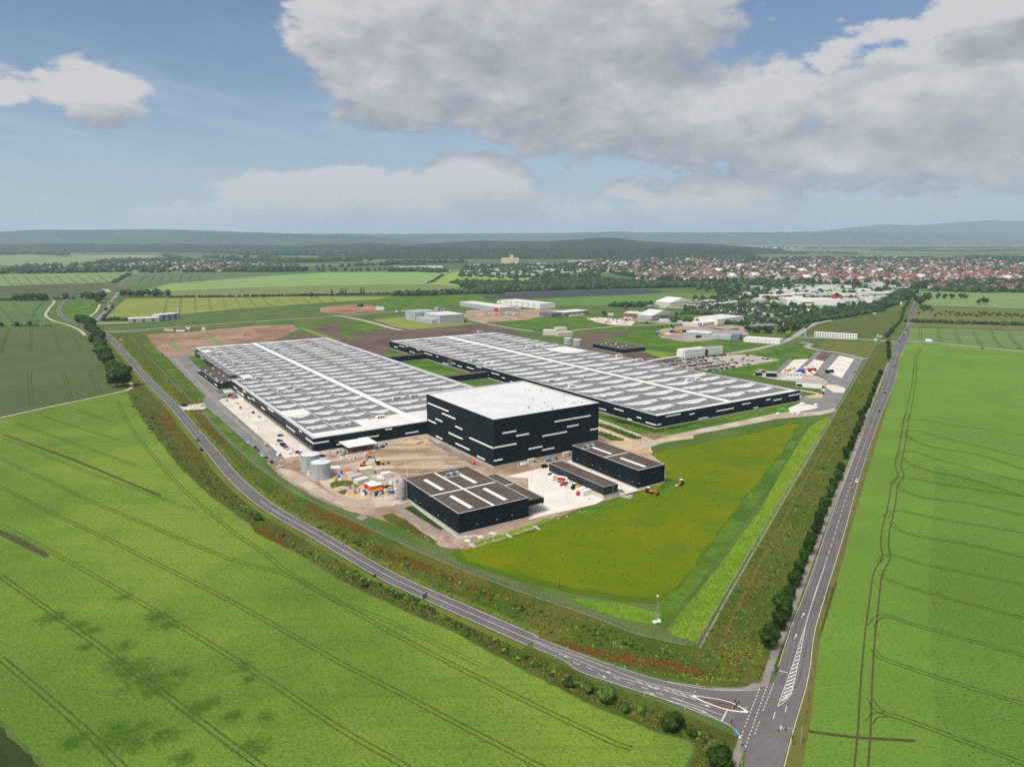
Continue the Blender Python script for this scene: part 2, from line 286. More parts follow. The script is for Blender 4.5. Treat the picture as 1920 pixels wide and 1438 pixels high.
M_tuft = mat('verge_herbs', (.060, .092, .010), (.105, .118, .018), .12); M_tuft2 = mat('lush_herbs', (.070, .16, .012), (.11, .22, .016), .2); M_tuft3 = mat('dry_grass', (.13, .11, .04), (.09, .08, .03), .2); M_tuftw = mat('cow_parsley', (.22, .27, .09), (.15, .20, .06), .3)
M_tuftd = mat('dark_herbs', (.022, .042, .010), (.036, .058, .012), .2)

# ------------------------------------------------------------------ object helpers
def tag(o, label=None, cat=None, group=None, kind=None):
    if label: o['label'] = label
    if cat: o['category'] = cat
    if group: o['group'] = group
    if kind: o['kind'] = kind
    return o
def link(o, parent=None):
    COL.objects.link(o)
    if parent is not None: o.parent = parent
    return o
def empty(name, loc, rz=0.0, label=None, cat=None, group=None):
    o = bpy.data.objects.new(name, None); o.location = loc; o.rotation_euler = (0, 0, rz); o.empty_display_size = 1
    link(o); return tag(o, label, cat, group)
class MB:
    def __init__(s): s.v = []; s.f = []; s.mi = []; s.cur = 0
    def add(s, vs, fs):
        k = len(s.v); s.v += [tuple(p) for p in vs]; s.f += [tuple(i + k for i in f) for f in fs]; s.mi += [s.cur] * len(fs); return s
    def box(s, x0, y0, z0, x1, y1, z1, rot=0.0, piv=None, skip_bottom=False):
        vs = [Vector((x, y, z)) for z in (z0, z1) for x, y in ((x0, y0), (x1, y0), (x1, y1), (x0, y1))]
        if rot:
            p = Vector(piv) if piv else Vector(((x0 + x1) / 2, (y0 + y1) / 2, 0)); m = Matrix.Rotation(rot, 3, 'Z'); vs = [m @ (v - p) + p for v in vs]
        fs = [(0, 3, 2, 1), (4, 5, 6, 7), (0, 1, 5, 4), (1, 2, 6, 5), (2, 3, 7, 6), (3, 0, 4, 7)]
        return s.add(vs, fs[1:] if skip_bottom else fs)
    def prism(s, pts, z0, z1, top=True, bottom=False):
        n_ = len(pts); vs = [(p[0], p[1], z0) for p in pts] + [(p[0], p[1], z1) for p in pts]
        fs = [(i, (i + 1) % n_, n_ + (i + 1) % n_, n_ + i) for i in range(n_)]
        if top: fs.append(tuple(range(n_, 2 * n_)))
        if bottom: fs.append(tuple(range(n_ - 1, -1, -1)))
        return s.add(vs, fs)
    def cyl(s, p, r, h, n_=12, r2=None, axis='z'):
        r2 = r if r2 is None else r2; p = Vector(p); vs = []
        for k, (rr, t) in enumerate(((r, 0), (r2, h))):
            for i in range(n_):
                a = 2 * math.pi * i / n_; c_, s_ = rr * math.cos(a), rr * math.sin(a)
                vs.append(p + (Vector((c_, s_, t)) if axis == 'z' else Vector((t, c_, s_)) if axis == 'x' else Vector((c_, t, s_))))
        fs = [(i, (i + 1) % n_, n_ + (i + 1) % n_, n_ + i) for i in range(n_)] + [tuple(range(n_ - 1, -1, -1)), tuple(range(n_, 2 * n_))]
        return s.add(vs, fs)
    def bar(s, a, b_, r, n_=5, r2=None):
        a = Vector(a); b_ = Vector(b_); d = (b_ - a); q = d.to_track_quat('Z', 'Y'); r2 = r if r2 is None else r2; vs = []
        for rr, p in ((r, a), (r2, b_)):
            for i in range(n_):
                t = 2 * math.pi * i / n_ + .785; vs.append(p + q @ Vector((rr * math.cos(t), rr * math.sin(t), 0)))
        return s.add(vs, [(i, (i + 1) % n_, n_ + (i + 1) % n_, n_ + i) for i in range(n_)] + [tuple(range(n_ - 1, -1, -1)), tuple(range(n_, 2 * n_))])
    def mesh(s, name, mats, smooth=False):
        me = bpy.data.meshes.new(name); me.from_pydata(s.v, [], s.f)
        for m in (mats if isinstance(mats, (list, tuple)) else [mats]): me.materials.append(m)
        if max(s.mi or [0]) > 0: me.polygons.foreach_set('material_index', s.mi)
        if smooth: me.polygons.foreach_set('use_smooth', [True] * len(s.f))
        me.update(); return me
    def build(s, name, mats, parent=None, smooth=False, **kw):
        return tag(link(bpy.data.objects.new(name, s.mesh(name, mats, smooth)), parent), **kw)
def part(name, mesh, parent, loc=(0, 0, 0), rz=0.0, **kw):
    o = bpy.data.objects.new(name, mesh); o.location = loc; o.rotation_euler = (0, 0, rz); return tag(link(o, parent), **kw)
def npmesh(name, V, Fc, mats, mi=None, smooth=False):
    V = np.asarray(V, dtype=np.float32); Fc = np.asarray(Fc, dtype=np.int32)
    me = bpy.data.meshes.new(name); k = Fc.shape[1]
    me.vertices.add(len(V)); me.vertices.foreach_set('co', V.ravel()); me.loops.add(Fc.size); me.loops.foreach_set('vertex_index', Fc.ravel())
    me.polygons.add(len(Fc)); me.polygons.foreach_set('loop_start', np.arange(0, Fc.size, k, dtype=np.int32)); me.polygons.foreach_set('loop_total', np.full(len(Fc), k, dtype=np.int32))
    for m in (mats if isinstance(mats, (list, tuple)) else [mats]): me.materials.append(m)
    if mi is not None: me.polygons.foreach_set('material_index', np.asarray(mi, dtype=np.int32))
    if smooth: me.polygons.foreach_set('use_smooth', np.ones(len(Fc), dtype=bool))
    me.update(calc_edges=True); return me
def copy_tree(o, parent=None, loc=None, rz=None, **kw):
    c = o.copy(); COL.objects.link(c)
    if parent is not None: c.parent = parent
    if loc is not None: c.location = loc
    if rz is not None: c.rotation_euler = (0, 0, rz)
    tag(c, **kw)
    for ch in o.children: copy_tree(ch, c)
    return c
def lz(p, lay): return lay * (.012 + .00006 * max(0, p[1]))
def catmull(pts, n_=6, closed=False):
    P = [Vector(p) for p in pts]; out = []; L = len(P)
    rng_ = range(L if closed else L - 1)
    for i in rng_:
        p0 = P[(i - 1) % L] if (closed or i > 0) else P[0] * 2 - P[1]; p1 = P[i]; p2 = P[(i + 1) % L]
        p3 = P[(i + 2) % L] if (closed or i + 2 < L) else P[-1] * 2 - P[-2]
        for j in range(n_):
            t = j / n_; out.append(.5 * ((2 * p1) + (p2 - p0) * t + (2 * p0 - 5 * p1 + 4 * p2 - p3) * t * t + (3 * p1 - p0 - 3 * p2 + p3) * t ** 3))
    if not closed: out.append(P[-1])
    return out
def flat(name, P, m, lay, parent=None, kind='structure', jit=0.0):
    """a level sheet inside the outline P"""
    if jit:
        Q = []
        for i in range(len(P)):
            a, b_ = P[i], P[(i + 1) % len(P)]; n_ = max(1, min(60, int((b_ - a).length / (jit * 3))))
            for j in range(n_):
                q = a.lerp(b_, j / n_); Q.append(q + Vector((random.uniform(-jit, jit), random.uniform(-jit, jit), 0)) * .5)
        P = Q
    me = bpy.data.meshes.new(name); bm = bmesh.new()
    vs = [bm.verts.new((p[0], p[1], lz(p, lay))) for p in P]
    f = bm.faces.new(vs); bmesh.ops.triangulate(bm, faces=[f]); bmesh.ops.recalc_face_normals(bm, faces=bm.faces[:])
    for f in bm.faces:
        if f.normal.z < 0: f.normal_flip()
    bm.to_mesh(me); bm.free(); me.materials.append(m)
    return tag(link(bpy.data.objects.new(name, me), parent), kind=kind)
def area(name, pts, m, lay, zf=None, smooth=False, jit=0.0, **kw):
    P = [G(*(zf(*p) if zf else p)) for p in pts]
    if smooth: P = catmull(P, 5, True)
    return flat(name, P, m, lay, jit=jit, **kw)
def offset(P, d):
    out = []
    for i, p in enumerate(P):
        a = P[max(0, i - 1)]; b_ = P[min(len(P) - 1, i + 1)]; t = (b_ - a); t.z = 0; t.normalize(); out.append(p + Vector((-t.y, t.x, 0)) * d)
    return out
def strip(name, L, Rr, m, lay, parent=None, kind='structure'):
    n_ = len(L); vs = [(p.x, p.y, lz(p, lay)) for p in L] + [(p.x, p.y, lz(p, lay)) for p in Rr]
    return MB().add(vs, [(n_ + i, n_ + i + 1, i + 1, i) for i in range(n_ - 1)]).build(name, m, parent, kind=kind)
def ribbon(name, P, w_, m, lay, parent=None, kind='structure'):
    return strip(name, offset(P, w_ / 2), offset(P, -w_ / 2), m, lay, parent, kind)
def line(pts, zf=None, n_=6): return catmull([G(*(zf(*p) if zf else p)) for p in pts], n_)
def resample(P, step):
    out = [P[0]]; acc = 0
    for a, b_ in zip(P, P[1:]):
        L = (b_ - a).length
        while L > 0 and acc + L >= step:
            t = (step - acc) / L; a = a.lerp(b_, t); out.append(a.copy()); L = (b_ - a).length; acc = 0
        acc += L
    return out
def inside(p, poly):
    x, y = p[0], p[1]; c_ = False; j = len(poly) - 1
    for i in range(len(poly)):
        xi, yi, xj, yj = poly[i][0], poly[i][1], poly[j][0], poly[j][1]
        if (yi > y) != (yj > y) and x < (xj - xi) * (y - yi) / (yj - yi) + xi: c_ = not c_
        j = i
    return c_
def scatter(poly, n_):
    xs = [p[0] for p in poly]; ys = [p[1] for p in poly]; out = []; k = 0
    while len(out) < n_ and k < n_ * 40:
        k += 1; p = (random.uniform(min(xs), max(xs)), random.uniform(min(ys), max(ys)))
        if inside(p, poly): out.append(p)
    return out
def dashes(root, P, on, off, w_, lay, lim=99, name='dash', start=0.0):
    """single painted dashes as parts of the road"""
    pts = resample(P, 1.0); i = int(start); k = 0
    while i + on < len(pts) and k < lim:
        seg = pts[i:i + int(on) + 1]; a, b_ = seg[0], seg[-1]; d = b_ - a; ang = math.atan2(d.y, d.x); L = d.length
        key = (name, round(on), w_)
        if key not in DM: DM[key] = MB().add([(0, -w_ / 2, 0), (on, -w_ / 2, 0), (on, w_ / 2, 0), (0, w_ / 2, 0)], [(0, 1, 2, 3)]).mesh('dash', M_white)
        o = part('dash', DM[key], root, (a.x, a.y, lz(a, lay)), ang); o.rotation_euler = (0, -math.atan2(lz(b_, lay) - lz(a, lay), L), ang); i += int(on + off); k += 1
    return k
DM = {}
ORD = ['first', 'second', 'third', 'fourth', 'fifth', 'sixth', 'seventh', 'eighth', 'ninth', 'tenth', 'eleventh', 'twelfth', 'thirteenth', 'fourteenth', 'fifteenth', 'sixteenth', 'seventeenth', 'eighteenth', 'nineteenth']
TENS = {2: 'twent', 3: 'thirt', 4: 'fort', 5: 'fift'}
def nth(i):
    if i < 19: return ORD[i]
    t_, u_ = divmod(i + 1, 10); return TENS[t_] + ('ieth' if u_ == 0 else 'y-' + ORD[u_ - 1])

# ------------------------------------------------------------------ ground, hills, haze
flatg = MB(); flatg.add([(-42000, -600, 0), (42000, -600, 0), (42000, 34000, 0), (-42000, 34000, 0)], [(0, 1, 2, 3)])
flatg.build('ground', plain, kind='structure')
def ridge(name, tops, D, wf, wb, m, amp, nx=260, ny=22, foot=0.0, fscale=.0012):
    P = [Gy(px, py, D) for px, py in tops]; xs = np.array([p.x for p in P]); zs = np.array([p.z for p in P])
    X = np.linspace(xs[0], xs[-1], nx); Y = np.concatenate([np.linspace(D - wf, D, ny), np.linspace(D, D + wb, 7)[1:]])
    V = []; top = np.interp(X, xs, zs)
    for j, y in enumerate(Y):
        t = (y - (D - wf)) / wf if y <= D else 1 - (y - D) / wb
        pr = max(0, min(1, t)); pr = pr * pr * (3 - 2 * pr)
        for i, x in enumerate(X):
            nz = noise.fractal(Vector((x * fscale, y * fscale, 3.1)), 1, 2, 5); fine_ = noise.noise(Vector((x * fscale * 9, y * fscale * 9, 1)))
            k = (4 * pr * (1 - pr)); V.append((x, y, foot - 6 + (top[i] - foot + 6) * pr + amp * nz * k * .7 + amp * .10 * fine_ * min(1, pr * 6)))
    ny2 = len(Y); Fc = [(j * nx + i, j * nx + i + 1, (j + 1) * nx + i + 1, (j + 1) * nx + i) for j in range(ny2 - 1) for i in range(nx - 1)]
    o = link(bpy.data.objects.new(name, npmesh(name, V, Fc, m, smooth=True))); tag(o, kind='structure'); return X, top
ridge('mountains', [(900, 446), (1150, 442), (1400, 440), (1540, 434), (1600, 426), (1650, 421.5), (1720, 422.5), (1790, 418), (1850, 413.5), (1900, 415), (1990, 414), (2200, 430), (2500, 444)], 24000, 3000, 2500, M_hill, 100)
ridge('hills', [(300, 446), (560, 440), (640, 437.5), (700, 439), (900, 438), (1050, 437.5), (1160, 434.5), (1200, 436), (1300, 436.5), (1450, 435.5), (1560, 434), (1650, 435), (1740, 437), (1790, 440), (1850, 445), (2050, 446), (2300, 446)], 19500, 2600, 1500, M_hill, 80)
ridge('hills', [(-700, 444), (-200, 438), (0, 435), (85, 430.5), (140, 431.5), (200, 431), (270, 430), (330, 430.5), (400, 433.5), (450, 435), (520, 437.5), (580, 438.5), (640, 440), (700, 443), (740, 447), (770, 451), (820, 457), (880, 462)], 14500, 2400, 2000, M_hill, 60)
ridge('hills', [(-700, 458), (-200, 459), (0, 458.5), (60, 457.5), (140, 457), (220, 458), (330, 457), (430, 458), (500, 459.5), (560, 463), (600, 466)], 9300, 1700, 900, M_forest, 14, fscale=.004)
ridge('hills', [(500, 465), (560, 461), (600, 459), (660, 457), (690, 456), (740, 458), (765, 459.5), (800, 457.5), (850, 454), (900, 451.5), (960, 452.5), (1020, 453), (1060, 450.5), (1085, 449), (1120, 446), (1150, 446.2), (1180, 450), (1210, 453), (1260, 455.5), (1330, 457.5), (1380, 461), (1430, 465)], 8600, 1700, 900, M_forest, 26, fscale=.003)
RX, RT = ridge('hills', [(560, 488), (640, 481), (700, 473), (740, 468.5), (800, 467.5), (900, 468.5), (1000, 470), (1100, 469.5), (1200, 468.5), (1300, 467), (1350, 468), (1380, 470), (1395, 478), (1420, 488)], 6200, 900, 700, M_forest, 8, fscale=.005)
hz = MB(); hz.box(-43000, -700, -9, 43000, 34500, 790)
M_haze = bpy.data.materials.new('haze_air'); M_haze.use_nodes = True
n = NT(M_haze.node_tree); o = n.n('ShaderNodeOutputMaterial'); pv = n.n('ShaderNodeVolumePrincipled'); pv.inputs['Density'].default_value = 4.8e-5; pv.inputs['Color'].default_value = (.62, .80, 1.0, 1); pv.inputs['Anisotropy'].default_value = .1
n.l(pv.outputs[0], o.inputs['Volume'])
hz.build('haze', M_haze, kind='stuff')

# ------------------------------------------------------------------ fields (outlines read off the photograph and laid on the ground)
M_beige2 = mat('ripe_strip', (.22, .20, .09), (.26, .22, .10), .01)
FIELDS = [
 ('field', [(-120, 479), (75, 480), (125, 483), (180, 479), (300, 484), (340, 491), (210, 491), (150, 500), (60, 498), (-120, 499)], M_palegreen, 2),
 ('field', [(118, 482), (200, 478.5), (290, 479.5), (300, 483), (180, 484)], M_beige2, 3),
 ('field', [(-150, 517), (235, 511), (243, 516), (224, 529), (180, 530.5), (-150, 541)], M_palegreen, 2),
 ('field', [(-150, 541), (180, 530.5), (224, 529), (215, 537), (160, 549), (140, 556), (110, 562), (-150, 563)], M_browngreen, 2),
 ('field', [(245, 515), (300, 510.5), (575, 511.5), (470, 519.5), (400, 525), (340, 529), (226, 538)], M_bluegreen, 2),
 ('field', [(240, 551), (275, 543), (317, 533), (367, 527.5), (467, 520), (567, 513.5), (625, 510.5), (840, 510.5), (835, 515), (800, 533), (600, 535.5), (450, 540), (312, 546.5)], M_bright, 2),
 ('field', [(312, 546.5), (450, 540), (600, 535.5), (800, 533), (835, 535), (870, 543), (740, 549.5), (600, 554), (330, 559), (318, 552)], M_oliverust, 2),
 ('field', [(235, 561), (320, 559.5), (600, 556), (735, 557), (728, 560.5), (600, 568.5), (450, 579), (345, 589), (300, 593), (235, 601), (192, 601)], M_yellowgreen, 2),
 ('field', [(802, 533.5), (843, 513), (880, 505), (905, 507), (880, 515), (1000, 522), (985, 528), (940, 530), (870, 541), (835, 535)], mat('fresh_barley', (.17, .26, .04), (.20, .27, .05), .01), 2),
 ('field', [(735, 557), (870, 552), (1040, 566), (940, 566), (840, 575), (760, 580), (640, 577), (700, 563)], M_lushgreen, 2),
 ('field', [(985, 562), (1100, 557), (1245, 550), (1345, 550), (1352, 560), (1290, 563), (1240, 575), (1180, 572), (1100, 574), (1030, 572)], mat('far_green_field', (.085, .155, .035), (.10, .17, .04), .01), 2),
 ('field', [(-150, 567), (60, 565), (95, 566), (100, 568), (84, 590), (92, 605), (105, 610), (90, 611.5), (-150, 612)], M_cropmid, 2),
 ('field', [(-200, 614), (95, 612), (140, 622), (165, 632), (190, 680), (225, 725), (215, 734), (100, 759), (0, 783), (-200, 828)], M_cropdark, 2),
 ('field', [(118, 590), (122, 575), (140, 563), (182, 565), (190, 570), (170, 592), (165, 600), (140, 605)], M_lushgreen, 2),
 ('field', [(1728, 547), (1800, 548), (2100, 552), (2100, 585), (1720, 573)], M_palegreen, 2),
 ('field', [(1709, 615), (1760, 616), (2100, 628), (2100, 668), (1700, 641)], mat('striped_wheat', (.10, .165, .05), (.12, .185, .058), .01, bump=.5), 2),
 ('field', [(1512, 622), (1525, 610), (1650, 585), (1695, 584), (1662, 640), (1608, 637), (1530, 630)], mat('brown_green_meadow', (.068, .092, .020), (.085, .095, .022), .01, (.06, .10, .02), .05, .5), 2),
 ('field', [(1380, 604), (1200, 582), (1236, 577), (1380, 590), (1500, 600), (1480, 607)], M_lushgreen, 2),
 ('meadow', [(1718, 575), (2100, 588), (2100, 630), (1760, 614), (1706, 612)], mat('scrub_meadow', (.10, .12, .028), (.14, .13, .045), .02, (.06, .08, .02), .06, .6, bump=.5), 2),
 ('field', [(-700, 860), (0, 786), (100, 764), (205, 742), (240, 738), (250, 755), (262, 780), (300, 830), (340, 880), (400, 935), (470, 985), (560, 1040), (640, 1090), (760, 1147), (850, 1185), (1000, 1267), (1115, 1325), (1230, 1372), (1290, 1388), (1303, 1400), (1290, 1438), (1270, 1600), (260, 1600), (92, 1438), (0, 1347), (-300, 1060)], M_nearcrop, 2),
 ('field', [(-320, 1075), (-14, 1350), (78, 1438), (245, 1600), (-900, 1600)], M_darkfield, 2),
 ('field', [(1697, 645), (1712, 643), (2100, 664), (2400, 700), (3000, 1100), (2600, 1700), (1495, 1700), (1503, 1438), (1518, 1352), (1535, 1200), (1567, 1100), (1600, 960), (1640, 830), (1668, 740), (1685, 690)], M_rightcrop, 2),
 ('meadow', [(862, 1032), (900, 1018), (1000, 995), (1100, 955), (1190, 927), (1250, 905), (1225, 850), (1300, 836), (1400, 815), (1480, 795), (1499, 795), (1470, 842), (1420, 905), (1370, 965), (1310, 1050), (1275, 1095), (1235, 1122), (1160, 1116), (1080, 1103), (985, 1080), (920, 1062), (880, 1050)], M_olive, 3),
 ('meadow', [(1505, 788), (1520, 785), (1470, 870), (1400, 975), (1330, 1070), (1245, 1180), (1225, 1160), (1235, 1130), (1280, 1098), (1320, 1045), (1375, 962), (1430, 895), (1475, 838)], M_lushgreen, 3),
 ('wild_strip', [(1518, 800), (1550, 782), (1558, 784), (1520, 852), (1400, 1048), (1305, 1205), (1262, 1192), (1252, 1180), (1340, 1072), (1420, 965), (1480, 862)], M_limegreen, 3),
 ('lime_patch', [(1072, 1122), (1110, 1126), (1170, 1133), (1240, 1150), (1230, 1172), (1180, 1164), (1110, 1142)], M_limegreen, 4),
 ('verge', [(238, 737), (250, 728), (240, 700), (200, 640), (214, 640), (262, 708), (320, 772), (380, 840), (437, 905), (500, 962), (580, 1006), (660, 1052), (745, 1102), (850, 1152), (1000, 1216), (1100, 1270), (1240, 1318), (1380, 1380), (1370, 1440), (1340, 1600), (1275, 1600), (1292, 1438), (1305, 1400), (1292, 1386), (1230, 1370), (1115, 1323), (1000, 1265), (850, 1183), (760, 1145), (640, 1088), (560, 1038), (470, 983), (400, 933), (340, 878), (300, 828), (262, 778), (250, 753)], M_verge2, 2.5),
 ('verge', [(200, 625), (275, 625), (380, 742), (390, 770), (470, 850), (505, 888), (560, 930), (640, 962), (705, 995), (800, 1040), (900, 1075), (1010, 1118), (1110, 1155), (1200, 1188), (1300, 1212), (1400, 1060), (1560, 790), (1642, 648), (1668, 640), (1668, 700), (1640, 750), (1500, 1110), (1432, 1284), (1370, 1287), (1300, 1282), (1180, 1250), (1000, 1193), (850, 1130), (740, 1083), (640, 1028), (560, 985), (480, 930), (430, 885), (380, 830), (330, 772), (270, 705)], M_verge, 2.5),
 ('verge', [(1551, 1100), (1570, 1092), (1603, 958), (1643, 828), (1671, 738), (1697, 645), (1690, 648), (1665, 738), (1650, 782), (1610, 905), (1560, 1060), (1527, 1177), (1515, 1250), (1485, 1370), (1467, 1438), (1420, 1650), (1496, 1650), (1505, 1438), (1520, 1350), (1537, 1200)], M_oliveg, 2.6),
 ('soil', [(575, 618), (640, 604), (745, 606), (770, 620), (900, 608), (960, 619), (980, 632), (925, 650), (735, 660), (650, 668), (520, 660), (500, 632), (560, 628)], M_soil, 3),
 ('soil', [(620, 632), (735, 625), (800, 610), (960, 622), (975, 640), (740, 700), (700, 680)], M_soil, 3.1),
 ('soil', [(1060, 640), (1100, 622), (1180, 626), (1215, 640), (1170, 650), (1215, 662), (1290, 676), (1280, 690), (1150, 690), (1090, 655)], M_soil, 3),
 ('building_ground', [(272, 628), (345, 624), (400, 622), (480, 612), (550, 610), (560, 618), (510, 640), (440, 645), (420, 650), (300, 662), (310, 668), (355, 667), (366, 645), (365, 655), (340, 668), (300, 665)], M_dirt2, 3.2),
 ('building_ground', [(272, 628), (345, 624), (390, 620), (480, 611), (545, 610), (512, 622), (470, 625), (435, 632), (445, 642), (366, 650), (365, 668), (312, 669)], M_dirt2, 3.3),
 ('building_ground', [(875, 582), (1035, 580), (1060, 583), (1040, 590), (985, 600), (900, 606), (868, 595)], M_dirt, 3.2),
 ('turf_bank', [(312, 640), (320, 638), (344, 655), (343, 657), (330, 656), (318, 648)], M_palegreen, 4),
 ('turf_bank', [(381, 628), (386, 627), (425, 645), (405, 647)], M_palegreen, 4),
 ('grass_strip', [(558, 616), (568, 614), (640, 640), (625, 640)], M_limegreen, 4),
 ('grass_patch', [(628, 612), (680, 604), (725, 615), (700, 622), (650, 620)], M_lushgreen, 4),
 ('grass_patch', [(632, 622), (648, 622), (672, 632), (660, 638), (640, 630)], M_lushgreen, 4),
 ('meadow', [(700, 600), (775, 593), (870, 606), (900, 606), (850, 612), (770, 619), (735, 612)], M_yellowgreen, 3.4),
 ('meadow', [(930, 605), (1000, 597), (1100, 594), (1200, 600), (1290, 610), (1260, 620), (1180, 614), (1080, 620), (1010, 618), (960, 612)], M_lushgreen, 3),
 ('meadow', [(1120, 641), (1215, 622), (1390, 640), (1400, 646), (1360, 662), (1270, 660), (1200, 650)], M_lushgreen, 3.05),
 ('meadow', [(1155, 648), (1275, 664), (1240, 672), (1215, 662), (1150, 652)], M_limegreen, 3.3),
 ('meadow', [(1320, 660), (1400, 648), (1440, 655), (1500, 650), (1530, 662), (1495, 678), (1450, 705), (1350, 712), (1310, 705)], M_lushgreen, 3.1),
 ('meadow', [(1530, 645), (1560, 640), (1640, 645), (1622, 672), (1560, 660)], M_oliveg, 3.2),
 ('lawn', [(1130, 790), (1200, 812), (1230, 822), (1500, 775), (1500, 760), (1480, 757), (1230, 812), (1120, 780)], M_lushgreen, 3),
 ('lawn', [(735, 655), (790, 668), (860, 700), (935, 735), (920, 745), (800, 700), (720, 665)], M_lushgreen, 3.4),
]
for nm, pts, m, lay in FIELDS:
    area(nm, pts, m, lay, jit=(3.0 if m is M_olive else 1.2 if min(p[1] for p in pts) > 700 else 0))
# sandy ground beside the second hall, courtyards and yard surfaces
z4 = Z(200, 600, 3.84); z5 = Z(650, 600, 3.84); z6 = Z(1100, 560, 3.2); zy = Z(500, 800, 4.8); zb = Z(750, 700, 3.556); zq = Z(1400, 600, 6.4); zj = Z(1250, 1100, 4.2533); zk = Z(1000, 1050, 3.706); zr = Z(1400, 780, 3.692); zd = Z(1000, 780, 6.4); zc = Z(740, 850, 6.4); za = Z(360, 620, 7.385); ze = Z(560, 700, 7.385); zo = Z(1200, 580, 6.4)
area('asphalt_yard', [(430, 265), (610, 250), (590, 272), (660, 345), (655, 395), (815, 530), (930, 520), (950, 565), (840, 565), (805, 580), (1285, 1000), (1245, 1012), (1190, 1045), (1060, 930), (870, 760), (720, 630), (690, 580), (715, 555), (560, 400)], M_asph2, 5, z4)
area('tyre_worn_lane', [(470, 265), (520, 300), (690, 470), (790, 570), (870, 660), (1180, 940), (1160, 950), (850, 670), (740, 560), (640, 440), (500, 310)], mat('worn_lane', (.24, .215, .185), (.20, .19, .175), .1), 5.6, z4)
area('concrete_apron', [(805, 580), (840, 565), (930, 560), (1475, 960), (1300, 1000), (1285, 1000)], M_conc, 5, z4)
flat('concrete_apron', [uvw(*p) for p in [(150, 499), (166, 499), (172.5, 764), (164, 764), (158, 700)]], M_conc, 4.9)
flat('building_ground', [uvw(*p) for p in [(160, 470), (255, 470), (255, 499), (163, 499)]], M_yard, 3.8)
area('lawn', [(590, 272), (620, 265), (740, 335), (665, 342)], M_lushgreen, 5.5, z4)
area('site_entrance', [(480, 625), (700, 600), (720, 632), (690, 645), (510, 655)], M_conc, 5.2, z4)
area('lush_verge', [(380, 742), (383, 757), (420, 795), (470, 845), (520, 895), (600, 945), (560, 935), (500, 888), (421, 818), (380, 770)], M_lushgreen, 3.2)
area('lush_verge', [(262, 632), (278, 640), (345, 712), (384, 744), (372, 754), (335, 722), (290, 675)], M_lushgreen, 3.2)
area('gravel_yard', [(500, 868), (520, 858), (585, 851), (803, 819), (930, 876), (1050, 852), (1140, 840), (1235, 828), (1210, 845), (1245, 870), (1250, 905), (1190, 922), (1100, 950), (1020, 978), (1000, 992), (905, 1022), (870, 1030), (835, 1028), (790, 1008), (745, 985), (705, 972), (660, 960), (610, 942), (560, 915), (525, 893)], M_dirt, 3.5, jit=1.0)
area('gravel_track', [(560, 872), (640, 872), (700, 860), (740, 880), (755, 905), (745, 935), (720, 945), (650, 940), (600, 905), (600, 885)], M_yard, 4, smooth=True)
area('gravel_track', [(520, 880), (555, 885), (610, 920), (660, 940), (755, 935), (757, 945), (700, 952), (640, 948), (570, 915)], M_yard, 4.1, smooth=True)
area('sand_bed', [(560, 520), (640, 490), (760, 500), (960, 600), (900, 650), (760, 650), (660, 600)], M_sand, 4.4, zy, smooth=True)
area('weedy_heap', [(570, 530), (620, 490), (760, 490), (830, 540), (740, 560), (700, 610), (640, 590)], M_verge2, 4.6, zy, smooth=True)
area('graded_ground', [(1000, 190), (1450, 95), (1850, 335), (1260, 445), (1130, 400), (930, 260)], M_graded, 4.2, zy, jit=.8)
area('grey_gravel_lane', [(1450, 95), (1500, 130), (1920, 340), (1860, 350), (1480, 150)], M_asph2, 4.5, zy)
area('concrete_yard', [(700, 690), (990, 622), (1120, 720), (1350, 812), (1490, 790), (1640, 770), (1560, 790), (1360, 842), (1300, 875), (1000, 940), (860, 975), (855, 700)], M_conc2, 4.6, zb)
area('concrete_yard', [(1110, 590), (1150, 575), (1590, 775), (1480, 800), (1440, 790), (1440, 740)], M_conc2, 4.7, zb)
area('concrete_path', [(1230, 190), (1300, 700), (1640, 950), (1720, 1010), (1900, 990), (1890, 970), (1720, 985), (1640, 925), (1310, 680)], M_plinth, 5, zy)
area('lawn', [(1240, 735), (1310, 710), (1590, 920), (1560, 935)], mat('dark_lawn', (.020, .052, .008), (.03, .062, .01), .2), 5, zy)
area('weedy_bank', [(1050, 800), (1130, 780), (1240, 830), (1390, 940), (1540, 1040), (1500, 1055), (1370, 990), (1200, 900), (1060, 830)], M_verge2, 5, zy, jit=1.0)
area('gravel_lane', [(1170, 690), (1240, 740), (1500, 900), (1620, 960), (1600, 990), (1480, 960), (1230, 800), (1140, 720)], mat('pink_gravel', (.22, .18, .165), (.27, .22, .20), .2), 5.1, zy)
area('lush_bank', [(490, 1130), (700, 1065), (1000, 960), (1010, 985), (730, 1085), (510, 1150)], M_limegreen, 5, zb, jit=.8)
area('lush_bank', [(1150, 935), (1300, 890), (1400, 880), (1560, 850), (1700, 800), (1750, 735), (1790, 700), (1890, 730), (1850, 770), (1700, 810), (1500, 880), (1220, 950)], M_lushgreen, 4.9, zb, jit=.8)
area('sandy_strip', [(780, 160), (1000, 215), (1180, 270), (1300, 350), (1480, 330), (1920, 270), (1920, 230), (1500, 280), (1400, 290), (1200, 210), (1000, 150), (780, 90), (780, 40), (1300, 190), (1500, 250), (1420, 320), (1250, 440), (900, 340), (780, 290)][:12], M_sand, 4.1, zd)
area('sandy_ground', [(1120, 790), (1215, 830), (1225, 850), (1195, 850), (1120, 830)], M_sand, 4.05)
area('gravel_road', [(1118, 784), (1155, 797), (1215, 822), (1235, 827), (1215, 832), (1150, 806), (1118, 795)], M_yard, 4.3)
area('bush_bed', [(780, 85), (900, 110), (1300, 265), (1280, 285), (1180, 275), (940, 180), (780, 120)], M_leafbed := mat('hedge_bed', (.03, .06, .012), (.045, .08, .016), .3), 4.5, zd)
